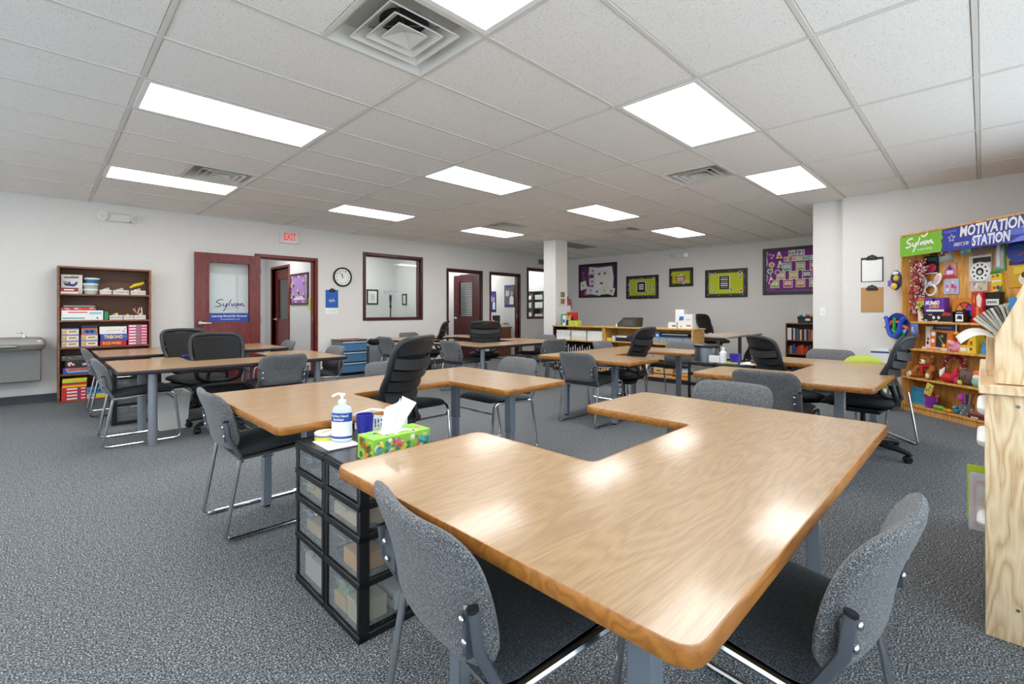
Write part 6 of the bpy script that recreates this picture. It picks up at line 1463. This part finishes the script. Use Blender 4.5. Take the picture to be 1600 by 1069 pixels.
card('toy_box', 'small black box with a white picture before the colour wheel', 'box', .64, .735, SZ[3] + .0003, SZ[3] + .125, '17181b', lambda mb, w, h: (mb.mat(M['white']), mb.rect(.08 * w, .08 * h, .95 * w, .68 * h, 0), mb.mat(F('2a2450')), mb.plate([(.2 * w, .3 * h), (.85 * w, .25 * h), (.8 * w, .55 * h), (.4 * w, .58 * h)], -.002, -.0012), mb.mat(F('d0d0d0')), mb.rect(.2 * w, .8 * h, .85 * w, .86 * h, 0)), d=.03, th=.06)
def redbox(mb, w, h):
    mb.mat(F('e8d8c0')); mb.plate([(.5 * w, .55 * h), (.85 * w, .5 * h), (.95 * w, .8 * h), (.7 * w, .97 * h), (.45 * w, .85 * h)], -.001, 0); mb.mat(F('e8a03a')); mb.plate([(.15 * w, .7 * h), (.3 * w, .62 * h), (.25 * w, .95 * h)], -.001, 0)
    for q, s in enumerate('COOL'[::-1]): mb.mat(F('f0b04a')); mb.disc(.55 * w, (.1 + .12 * q) * h, .016, 0, n=10); mb.mat(F('c0202a')); mb.disc(.55 * w, (.1 + .12 * q) * h, .007, -.001, n=8)
card('card_box', 'tall red card box with orange discs on the top prize shelf', 'box', .755, .865, SZ[3] + .0003, SZ[3] + .305, 'c01f28', redbox, d=.09, th=.05)
card('game_box', 'black box with a white name strip behind the magazines', 'box', .87, 1.0, SZ[3] + .0003, SZ[3] + .30, '1b1416', lambda mb, w, h: (mb.mat(F('e4e8e4')), mb.rect(.0, .58 * h, w * .95, .78 * h, 0), mb.mat(F('8a8f8a')), mb.rect(.1 * w, .64 * h, .8 * w, .72 * h, -.001)), d=.12, th=.05)
# shelf .725
card('book', 'blue book lying on the second prize shelf behind the orange box', 'book', .25, .5, SZ[2] + .0003, SZ[2] + .265, '3a5f8c', lambda mb, w, h: (mb.mat(F('8fa8c4')), mb.rect(.15 * w, .88 * h, .85 * w, .94 * h, 0)), d=.16, th=.03)
card('toy_box', 'orange activity box with a black window on the second prize shelf', 'box', .285, .55, SZ[2] + .0003, SZ[2] + .215, 'e0741f', lambda mb, w, h: (mb.mat(F('26272a')), mb.plate([(.25 * w, .15 * h), (.7 * w, .1 * h), (.78 * w, .85 * h), (.3 * w, .92 * h)], -.001, 0), mb.mat(M['white']), mb.disc(.15 * w, .8 * h, .025, 0), mb.disc(.13 * w, .45 * h, .022, 0), mb.disc(.88 * w, .45 * h, .02, 0), mb.rect(0, 0, w * .3, .08 * h, 0), mb.mat(F('e8c02a')), mb.disc(.62 * w, .25 * h, .02, -.001), mb.mat(F('d0d8d4')), mb.stroke([(.4 * w, .7 * h), (.5 * w, .5 * h), (.6 * w, .35 * h)], .006, -.001), mb.mat(F('8a9a3a')), mb.disc(.55 * w, .7 * h, .016, -.001)), d=.09, th=.05)
card('book', 'tall white picture book at the edge of the second prize shelf', 'book', .215, .275, SZ[2] + .0003, SZ[2] + .25, 'ebe9e6', lambda mb, w, h: (mb.mat(F('c8404a')), mb.disc(.6 * w, .45 * h, .016, 0), mb.mat(F('2a2a30')), mb.rect(.3 * w, .2 * h, .7 * w, .35 * h, 0)), d=.10, th=.03)
card('toy_pack', 'small hanging figure card clipped to the top prize shelf edge', 'toy pack', .15, .245, .885, 1.005, '5f7fc0', mottle(['e8e8ec', 'd08a5a', '2f3f8a', 'c9d4e4'], 8), d=-.014, th=.01)
card('paint_tray', 'flat pink and white tray lying along the second prize shelf', 'tray', .26, .56, SZ[2] + .0003, SZ[2] + .03, 'e8c8b8', lambda mb, w, h: (mb.mat(F('d8704a')), mb.rect(.2 * w, .2 * h, .8 * w, .6 * h, 0), mb.mat(F('6aa0b8')), mb.disc(.7 * w, .5 * h, .01, 0)), d=.02, th=.06)
mb = MB().mat(P('e89ab0', .9)); mb.ball((0, 0, .05), (.055, .045, .05)); mb.ball((.0, -.03, .08), (.035, .03, .03)); mb.mat(P('d86a8a', .9)); mb.ball((0, -.055, .075), (.014, .01, .012)); mb.ball((-.03, 0, .1), (.014, .01, .018)); mb.ball((.03, 0, .1), (.014, .01, .018))
tag(mb.build('plush_pig'), 'round pink plush on the second prize shelf', 'plush toy', None, mw(.615, .06, SZ[2] + .0005), MR)
t = thing('paper_house', 'yellow card house box on the second prize shelf', 'toy box', mw(.64, .06, SZ[2] + .0003), MR)
mb = MB().mat(P('e2c02a', .5)); mb.rbox(0, 0, 0, .10, .1, .075, .002); mb.plate([(.10, 0), (.19, 0), (.19, .19), (.15, .20), (.10, .09)], .0, .1); mb.build('carton', parent=t, smooth=0)
mb = MB().mat(M['white']); mb.rect(.01, .015, .09, .05, 0); mb.mat(P('c83a2a')); mb.rect(.13, .08, .155, .12, 0); mb.mat(P('2a2a2e')); mb.disc(.14, .04, .012, 0); mb.mat(P('d8d4c8')); mb.rect(.105, 0, .125, .05, 0); mb.build('print', parent=t, smooth=0)
card('activity_book', 'dark activity book behind the yellow card house', 'book', .78, .92, SZ[2] + .0003, SZ[2] + .22, '2c3838', mottle(['c8b03a', '5a7a8a', 'c0a080'], 7), d=.15, th=.02)
mb = MB().mat(P('3f92c8', .5)); mb.lathe([(0, 0), (.035, 0), (.035, .07), (0, .07)], 14); mb.tube([(-.01, 0, .07), (-.03, -.01, .11)], .01, 6); mb.tube([(.01, 0, .07), (.03, -.01, .12)], .01, 6); mb.tube([(0, 0, .07), (0, 0, .13)], .01, 6)
tag(mb.build('toy_cactus'), 'light blue spiky toy at the end of the second prize shelf', 'toy', None, mw(.90, .09, SZ[2] + .0003), MR)
mb = MB().mat(M['white']); mb.tube([(0, 0, 0), (0, 0, .08)], .003, 5); mb.mat(P('e0a02a', .5)); mb.ball((0, 0, -.01), (.03, .02, .018)); tag(mb.build('hanging_duck'), 'tiny orange toy hanging on a string under the top prize shelf', 'toy', None, mw(.70, -.012, .93), MR)
# shelf .395: teddy bear
t = thing('teddy_bear', 'brown teddy bear with a red scarf sitting on the third prize shelf', 'teddy bear', mw(.24, .10, SZ[1] + .0003), MR)
br = speckle('teddy_plush', [(0.35, '8a4f1f'), (0.55, 'a9652b'), (0.7, 'bd7a38')], 90, bump=.6); cr = P('e9d9bd', .9)
mb = MB().mat(br); mb.ball((0, .02, .085), (.075, .06, .085), 18, 12); mb.ball((0, .0, .20), (.075, .06, .065), 18, 12)
for s in (-1, 1):
    mb.ball((s * .062, .01, .25), (.026, .015, .026)); mb.tube([(s * .06, .0, .13), (s * .10, -.03, .10), (s * .09, -.06, .075)], [.03, .028, .03], 10); mb.ball((s * .09, -.06, .07), .031)
    mb.tube([(s * .05, .0, .04), (s * .095, -.05, .035), (s * .11, -.08, .037)], [.04, .036, .034], 10); mb.ball((s * .112, -.083, .040), (.038, .024, .042))
mb.build('body', parent=t)
mb = MB().mat(cr); mb.ball((0, -.055, .185), (.036, .026, .028)); [mb.ball((s * .115, -.103, .042), (.024, .009, .028)) for s in (-1, 1)]; mb.build('muzzle_and_pads', parent=t)
mb = MB().mat(M['black']); mb.ball((0, -.082, .195), (.012, .008, .009)); [mb.ball((s * .03, -.052, .222), .007) for s in (-1, 1)]; mb.build('face', parent=t)
for s in (-1, 1): mb = MB().mat(P('caa06a', .9)); mb.ball((s * .062, .0, .25), (.016, .01, .016)); mb.build('inner_ear', parent=t)
mb = MB().mat(P('c01a20', .8)); mb.tube([(-.055, .0, .145), (-.03, -.05, .14), (.03, -.05, .14), (.055, .0, .145)], .016, 8); mb.rbox(-.02, -.075, .06, .02, -.055, .14, .004); mb.build('scarf', parent=t)
card('pencil_pack', 'white small pack at the edge behind the bear', 'packet', .055, .115, SZ[1] + .0003, SZ[1] + .05, 'e4e2e0', None, d=.02, th=.04)
mb = MB(); tr = random.Random(4); N_ = 260
for q in range(N_):
    a = tr.uniform(0, 2 * PI); x, z = .11 * math.cos(a), .15 + .12 * math.sin(a); x += tr.uniform(-.03, .03); z += tr.uniform(-.03, .03); y = tr.uniform(-.03, .03)
    mb.mat(P(['b3202a', 'e0a0a8', 'c8323a', '5a0f16', 'efdfe0'][q % 5], .4)); b_ = tr.uniform(0, 6.3); dx, dz = .02 * math.cos(b_), .02 * math.sin(b_); mb.add([(x, y, z), (x + dx, y + .005, z + dz), (x + dx + .005, y + .008, z + dz + .006), (x + .005, y + .002, z + .006)], [(0, 1, 2, 3)])
mb.mat(P('8a1a22', .5)); mb.tube([(.11 * math.cos(a), 0, .15 + .12 * math.sin(a)) for a in [2 * PI * k / 24 for k in range(24)]], .018, 6, closed=True)
tag(mb.build('tinsel_wreath', smooth=0), 'red and pink tinsel wreath on the third prize shelf', 'wreath', None, mw(.50, .15, SZ[1] + .002), MR)
mb = MB().mat(P('c81a22', .6)); mb.ball((0, 0, .05), (.095, .05, .05), 16, 10); mb.tube([(.06, 0, .06), (.085, 0, .11), (.08, 0, .16)], [.04, .032, .02], 10); mb.mat(M['white']); mb.ball((-.055, -.025, .085), (.02, .02, .05)); mb.tube([(-.055, -.02, .1), (-.05, 0, .15)], [.02, .006], 8)
tag(mb.build('santa_hat'), 'red and white stuffed hat in front of the tinsel wreath', 'hat', None, mw(.545, .055, SZ[1] + .0005), MR)
mb = MB().mat(P('6f5e55', .9)); mb.ball((0, 0, .075), (.095, .06, .075), 18, 12); mb.ball((-.05, 0, .14), (.02, .015, .022)); mb.ball((.05, 0, .14), (.02, .015, .022)); mb.mat(P('3a2d28', .9)); [mb.stroke([(-.03 + q * .03, .05), (-.03 + q * .03, .1)], .008, -.06) for q in range(3)]; [mb.ball((s * .03, -.053, .1), .006) for s in (-1, 1)]
tag(mb.build('plush_cat'), 'round grey brown plush cat on the third prize shelf', 'plush toy', None, mw(.715, .09, SZ[1] + .0005), MR)
mb = MB().mat(P('c02a6a', .6)); mb.ball((0, 0, .03), (.03, .02, .03)); mb.tube([(0, 0, .05), (.02, 0, .08)], [.02, .004], 8); mb.mat(P('d8d23a', .6)); mb.ball((.045, -.01, .025), (.022, .02, .025)); tag(mb.build('small_plush'), 'tiny magenta and yellow toys before the plush cat', 'toy', None, mw(.665, .025, SZ[1] + .0005), MR)
mb = MB().mat(P('e0702a', .7)); mb.ball((0, 0, .13), (.045, .04, .04)); mb.mat(P('e8e6e2', .8)); mb.ball((.01, -.02, .095), (.035, .03, .035)); mb.mat(P('8fc4b0', .8)); mb.ball((0, 0, .05), (.05, .045, .05)); tag(mb.build('plush_figure'), 'plush figure with orange head and mint body on the third prize shelf', 'plush toy', None, mw(.86, .05, SZ[1] + .0005), MR)
mb = MB().mat(P('d8d8da', .6)); mb.lathe([(0, 0), (.035, 0), (.04, .1), (0, .1)], 14); mb.mat(P('3a3a3e', .6)); mb.lathe([(0, .1), (.045, .1), (.045, .13), (0, .13)], 14); tag(mb.build('lidded_cup'), 'white cup with a dark lid behind the orange headed plush', 'cup', None, mw(.875, .16, SZ[1] + .0005), MR)
mb = MB().mat(P('121214', .7)); mb.ball((0, 0, .07), (.06, .05, .07)); tag(mb.build('shadow_ball'), 'black ball standing in for the shadow behind the plush cat', 'plush toy', None, mw(.66, .19, SZ[1] + .0005), MR)  # no toy: black ball added to paint the shadow hollow beside the cat
# shelf .085
t = thing('price_sign', 'light blue hand lettered sign on the bottom prize shelf', 'sign', mw(.03, .10, SZ[0] + .0003), MR)
mb = MB().mat(P('3fa4d8', .5)); mb.plate(fillet([(0, 0), (.20, 0), (.20, .19), (0, .19)], [.015] * 4), 0, .006); mb.build('card', parent=t)
mb = MB().mat(P('1f3a6a', .5)); tr = random.Random(8)
for (x0, x1, z) in ((.02, .08, .16), (.11, .17, .155), (.085, .10, .105), (.115, .165, .10), (.09, .13, .07), (.055, .165, .04)):
    pts = []; n = int((x1 - x0) / .006)
    for q in range(n + 1): pts.append((x0 + q * .006, z + (.008 if q % 2 else -.004) * tr.uniform(.5, 1)))
    mb.stroke(pts, .0035, -.0002, sub=2)
mb.build('handwriting', parent=t, smooth=0)
t = thing('sequin_pot', 'purple sparkly pot with star picks on the bottom prize shelf', 'pot', mw(.315, .09, SZ[0] + .0003), MR)
mb = MB().mat(P('8a1f9a', .3, .3)); mb.lathe([(0, 0), (.06, 0), (.068, .13), (.062, .13), (.055, .01), (0, .01)], 20); mb.build('pot', parent=t)
mb = MB().mat(P('c25ad0', .2, .4)); [mb.ball((.0655 * math.cos(a) * (1 - .06 * (1 - z / .13)), .0655 * math.sin(a) * (1 - .06 * (1 - z / .13)), z), .006, 6, 4) for z in (.02, .045, .07, .095, .12) for a in [R(190 + 16 * k) for k in range(10)]]; mb.build('sequins', parent=t)
for q, (x, z, c) in enumerate(((-.06, .16, 'd8822a'), (.0, .165, 'b02a2a'), (.03, .15, 'a02a20'), (.085, .14, 'd8822a'))): mb = MB().mat(P(c, .5)); mb.star(x, z, .035, -.02, .008, .3 + q, 5, .45); mb.mat(M['white']); mb.tube([(x * .5, -.01, .02), (x, -.016, z)], .002, 5); mb.build('star_pick', parent=t)
card('toy_pack', 'yellow and blue figure card hanging under the third prize shelf', 'toy pack', .325, .405, .245, .375, 'd8c23a', mottle(['3a62b0', 'c83a2a', 'e8e4dc', '3a8a3a'], 9), d=-.016, th=.012, tilt=18)
mb = MB().mat(P('6fb82a', .5)); mb.ball((0, 0, .025), (.045, .03, .025)); mb.ball((-.045, -.01, .03), (.022, .02, .022)); mb.ball((.055, 0, .018), (.03, .02, .016)); tag(mb.build('toy_frog'), 'lime green squeeze toy on the bottom prize shelf', 'toy', None, mw(.465, .04, SZ[0] + .0003), MR)
mb = MB().mat(P('e0a81f', .5)); mb.ball((0, 0, .02), (.035, .025, .02)); mb.ball((-.04, 0, .012), (.02, .015, .012)); mb.mat(P('d8602a', .5)); mb.ball((.0, -.02, .03), (.012, .01, .008)); tag(mb.build('toy_duck'), 'small yellow toy before the blue one on the bottom prize shelf', 'toy', None, mw(.575, .025, SZ[0] + .0003), MR)
mb = MB().mat(P('3a92b8', .5)); mb.ball((0, 0, .03), (.035, .03, .03)); mb.ball((0, -.01, .065), (.026, .024, .022)); mb.mat(P('e0a81f', .5)); mb.ball((0, -.035, .062), (.012, .012, .007)); tag(mb.build('toy_bird'), 'small blue toy bird on the bottom prize shelf', 'toy', None, mw(.62, .07, SZ[0] + .0003), MR)
t = thing('pencil_cup', 'grey dotted cup of coloured pencils on the bottom prize shelf', 'cup', mw(.725, .075, SZ[0] + .0003), MR)
mb = MB().mat(P('6a7278', .5)); mb.lathe([(0, 0), (.05, 0), (.055, .12), (.05, .12), (.045, .01), (0, .01)], 18); mb.build('cup', parent=t)
mb = MB().mat(P('c9ced0', .5)); [mb.ball((.0535 * math.cos(R(200 + 20 * k)), .0535 * math.sin(R(200 + 20 * k)), .025 + .03 * ((k + q) % 3)), .007, 6, 4) for k in range(8) for q in range(1)]; mb.build('dots', parent=t)
for q, (c, x, y, lean) in enumerate((('2a2fae', -.01, 0, .0), ('2a2fae', .01, -.01, .01), ('c02a7a', -.03, 0, -.03), ('b8283a', .025, .0, .035), ('d8c22a', .01, .01, .01), ('8a2030', .03, -.01, .045), ('e0e0e0', -.005, .015, -.005))): mb = MB().mat(P(c, .4)); mb.tube([(x * .6, y, .015), (x + lean, y, .21 + .015 * (q % 3))], .006, 6); mb.build('pencil', parent=t)
mb = MB().mat(P('c83ab0', .7)); mb.ball((-.055, -.01, .17), (.03, .02, .04)); mb.build('pompom', parent=t)
mb = MB().mat(P('c87a2a', .6)); mb.ball((0, 0, .03), (.018, .015, .03)); mb.ball((0, 0, .07), (.016, .014, .016)); tag(mb.build('toy_giraffe'), 'little orange standing toy beside the dotted cup', 'toy', None, mw(.80, .05, SZ[0] + .0003), MR)
for q in range(3): card('candy_pack', ['dark red flat pack lying at the front of the bottom prize shelf', 'brown flat pack lying under the others on the bottom prize shelf', 'pinkish flat pack topping the pile on the bottom prize shelf'][q], 'packet', .79 + .012 * q, .97, SZ[0] + .0003 + q * .0213, SZ[0] + .0213 + q * .0213, ['5a1f1c', '6a3a34', 'a0605a'][q], (lambda mb, w, h: (mb.mat(M['white']), mb.rect(.2 * w, .2 * h, .6 * w, .8 * h, 0))) if q == 0 else None, d=.015, th=.07)
item_box('storage_tub', 'white tub with a blue stripe standing behind the lime chair', 'tub', (6.86, .93, 0), -90, .17, .14, .71, 'd8dada', None, lambda mb, w, h: (mb.mat(F('3a4a7a')), mb.rect(0, .93 * h, w, .96 * h, 0)))

# ------------------------------------------------------------------ pale oak cabinet with the magazine holder
t = thing('storage_cabinet', 'pale oak storage cabinet end panel with screw heads at the edge of view', 'cabinet', (2.37, .0, 0))
mb = MB().mat(M['paleoak']); mb.rbox(0, -.48, 0, .022, -.005, .855, .002); mb.build('end_panel', parent=t)
mb = MB().mat(M['paleoak']); mb.rbox(1.20, -.48, 0, 1.222, -.005, .855, .002); mb.build('end_panel', parent=t)
mb = MB().mat(M['paleoak']); mb.rbox(-.018, -.50, .856, 1.24, .012, .888, .004); mb.build('top_board', parent=t)
mb = MB().mat(M['paleoak']); mb.rbox(.022, -.48, 0, 1.2, -.465, .855, .002); mb.build('back_panel', parent=t)
for z in (.03, .268, .568, .688): mb = MB().mat(M['paleoak']); mb.rbox(.022, -.465, z, 1.2, -.01, z + .018, .002); mb.build('shelf', parent=t)
for z in (.82, .12):
    mb = MB().mat(M['steel']); mb.xf(Matrix.Translation((0, -.085, z)) @ Matrix.Rotation(-PI / 2, 4, 'Y')); mb.lathe([(0, -.001), (.006, -.001), (.005, .003), (0, .0035)], 10); mb.build('screw', parent=t)
BL = ['white bin with a rounded pull just under the cabinet top', 'white bin with a rounded pull on the middle cabinet shelf', 'white bin with a rounded pull on the lowest cabinet shelf']
for q, z in enumerate((.708, .588, .288)):
    t = thing('pull_bin', BL[q], 'bin', (2.405, -.44, z), 0, 'white pull bins in the pale oak cabinet')
    mb = MB().mat(P('ececea', .4)); mb.rbox(0, 0, 0, .26, .425, .105, .012); mb.build('bin_body', parent=t)
    mb = MB().mat(P('f4f4f2', .35)); mb.pad(.22, .05, .06, .024, lambda u, v, d: (.13 + u, .432 + v, .085 + d), 10); mb.build('rounded_pull', parent=t)
t = thing('hanging_folder', 'clear sleeve with lime and red edged booklets sticking out of the cabinet front', 'folder', (2.50, 0, .33))
mb = MB().mat(P('b4cc2a', .5)); mb.box(.040, -.16, .02, .046, .044, .225); mb.build('lime_booklet', parent=t, smooth=0)
mb = MB().mat(P('c9b6d8', .5)); mb.box(.030, -.16, .02, .034, .034, .20); mb.build('lilac_booklet', parent=t, smooth=0)
mb = MB().mat(P('d8482a', .5)); mb.box(.016, -.16, .0, .020, .026, .17); mb.mat(P('e6e2d0')); mb.box(.0148, -.16, .012, .016, .018, .158); mb.mat(P('d8b03a')); mb.box(.0136, -.1, .08, .0148, .006, .13); mb.build('red_booklet', parent=t, smooth=0)
mb = MB().mat(M['milk']); mb.box(.0, -.16, -.01, .002, .039, .205); mb.build('sleeve', parent=t, smooth=0)
# magazine holder
t = thing('magazine_holder', 'pale oak slanted magazine holder on the cabinet top', 'magazine holder', (2.40, 0, .8885))
SL = [(-.36, .004), (-.030, .004), (-.030, .165), (-.165, .50), (-.36, .50)]
for x in (.0, .29):
    mb = MB().mat(M['paleoak']); vs = [(x, y, z) for y, z in SL] + [(x + .014, y, z) for y, z in SL]; n = 5
    mb.add(vs, [tuple(range(n)), tuple(reversed(range(n, 2 * n)))] + [(i, n + i, n + (i + 1) % n, (i + 1) % n) for i in range(n)]); mb.build('side_panel', parent=t, smooth=0)
mb = MB().mat(M['paleoak']); mb.rbox(.014, -.36, 0, .29, -.03, .014, .002); mb.build('bottom_board', parent=t)
mb = MB().mat(M['paleoak']); mb.rbox(.014, -.044, .014, .29, -.03, .12, .002); mb.build('front_lip', parent=t)
cols_ = ['e4e0d4', 'cfcabc', '8f8a80', 'd9d4c6', 'b9b4a6', 'e8e6e0', '6a655c', 'dcd8cc', 'c4bfb2', 'e6e4de', 'f0f0f2', 'e8ecf2', '2a3142', 'e4e8ee', '3a4252', 'eef0f2']
for q in range(16):
    fan = q < 10
    ang = 47 - q * 4.6 if fan else max(0, 4 - (q - 10))
    up = (.105 + .003 * q) if fan else (.15 if q == 10 else .145 - .002 * (q - 10)); dn = .14
    py = -.052 - q * .0036 if fan else -.098 - (q - 10) * .0125
    th = .0075 if fan else .008
    mb = MB().mat(P(cols_[q], .6)); mb.rbox(0, -th / 2, -dn, .21, th / 2, up, .001)
    if fan:
        mb.mat(P('77736a', .6)); mb.box(-.0004, -.0012, -dn, .0, -.0004, up); mb.box(-.0004, .0014, -dn, .0, .002, up)
    if q == 10: mb.mat(P('3f86c4', .5)); mb.box(-.004, th / 2, -.06, .0, th / 2 + .02, up); mb.box(.0, th / 2, -.06, .209, th / 2 + .0006, up)
    o = mb.build('magazine', smooth=0)
    lb = 'white and blue covered booklet standing upright in the wooden holder' if q == 10 else (ORD[q] + ' booklet of the fan over the slanted holder front, counted from the lowest' if fan else ORD[q - 11] + ' upright booklet behind the blue covered one in the holder')
    tag(o, lb, 'magazine', 'booklets in the wooden magazine holder', (2.45, py, 1.05), 0)
    o.rotation_euler = (R(-ang), 0, 0)
mb = MB().mat(P('eceae6', .7)); vs = []; n = 10
for i in range(n + 1):
    k = i / n; vs += [(.0, k * .10, .03 * math.sin(k * 2.2) - .045 * k * k), (.20, k * .10 + .02, .03 * math.sin(k * 2.2) - .045 * k * k + .02)]
mb.add(vs, [(2 * i, 2 * i + 1, 2 * i + 3, 2 * i + 2) for i in range(n)]); o = mb.build('loose_sheet', smooth=60); tag(o, 'loose white sheet drooping out of the magazine holder', 'paper', None, (2.46, -.04, 1.045), 0); md = o.modifiers.new('thickness', 'SOLIDIFY'); md.thickness = .001
t = thing('desk_organizer', 'small oak letter tray with grey papers on the cabinet top', 'organizer', (2.70, -.2, .8885))
mb = MB().mat(M['paleoak']); mb.rbox(0, 0, 0, .012, .19, .16, .002); mb.rbox(.25, 0, 0, .262, .19, .16, .002); mb.rbox(.012, 0, 0, .25, .19, .01, .002); mb.rbox(.012, .0, .08, .25, .19, .088, .002); mb.build('tray', parent=t)
mb = MB().mat(P('b9aeb0', .6)); mb.rbox(.02, .0, .0102, .24, .192, .06, .003); mb.build('papers', parent=t)
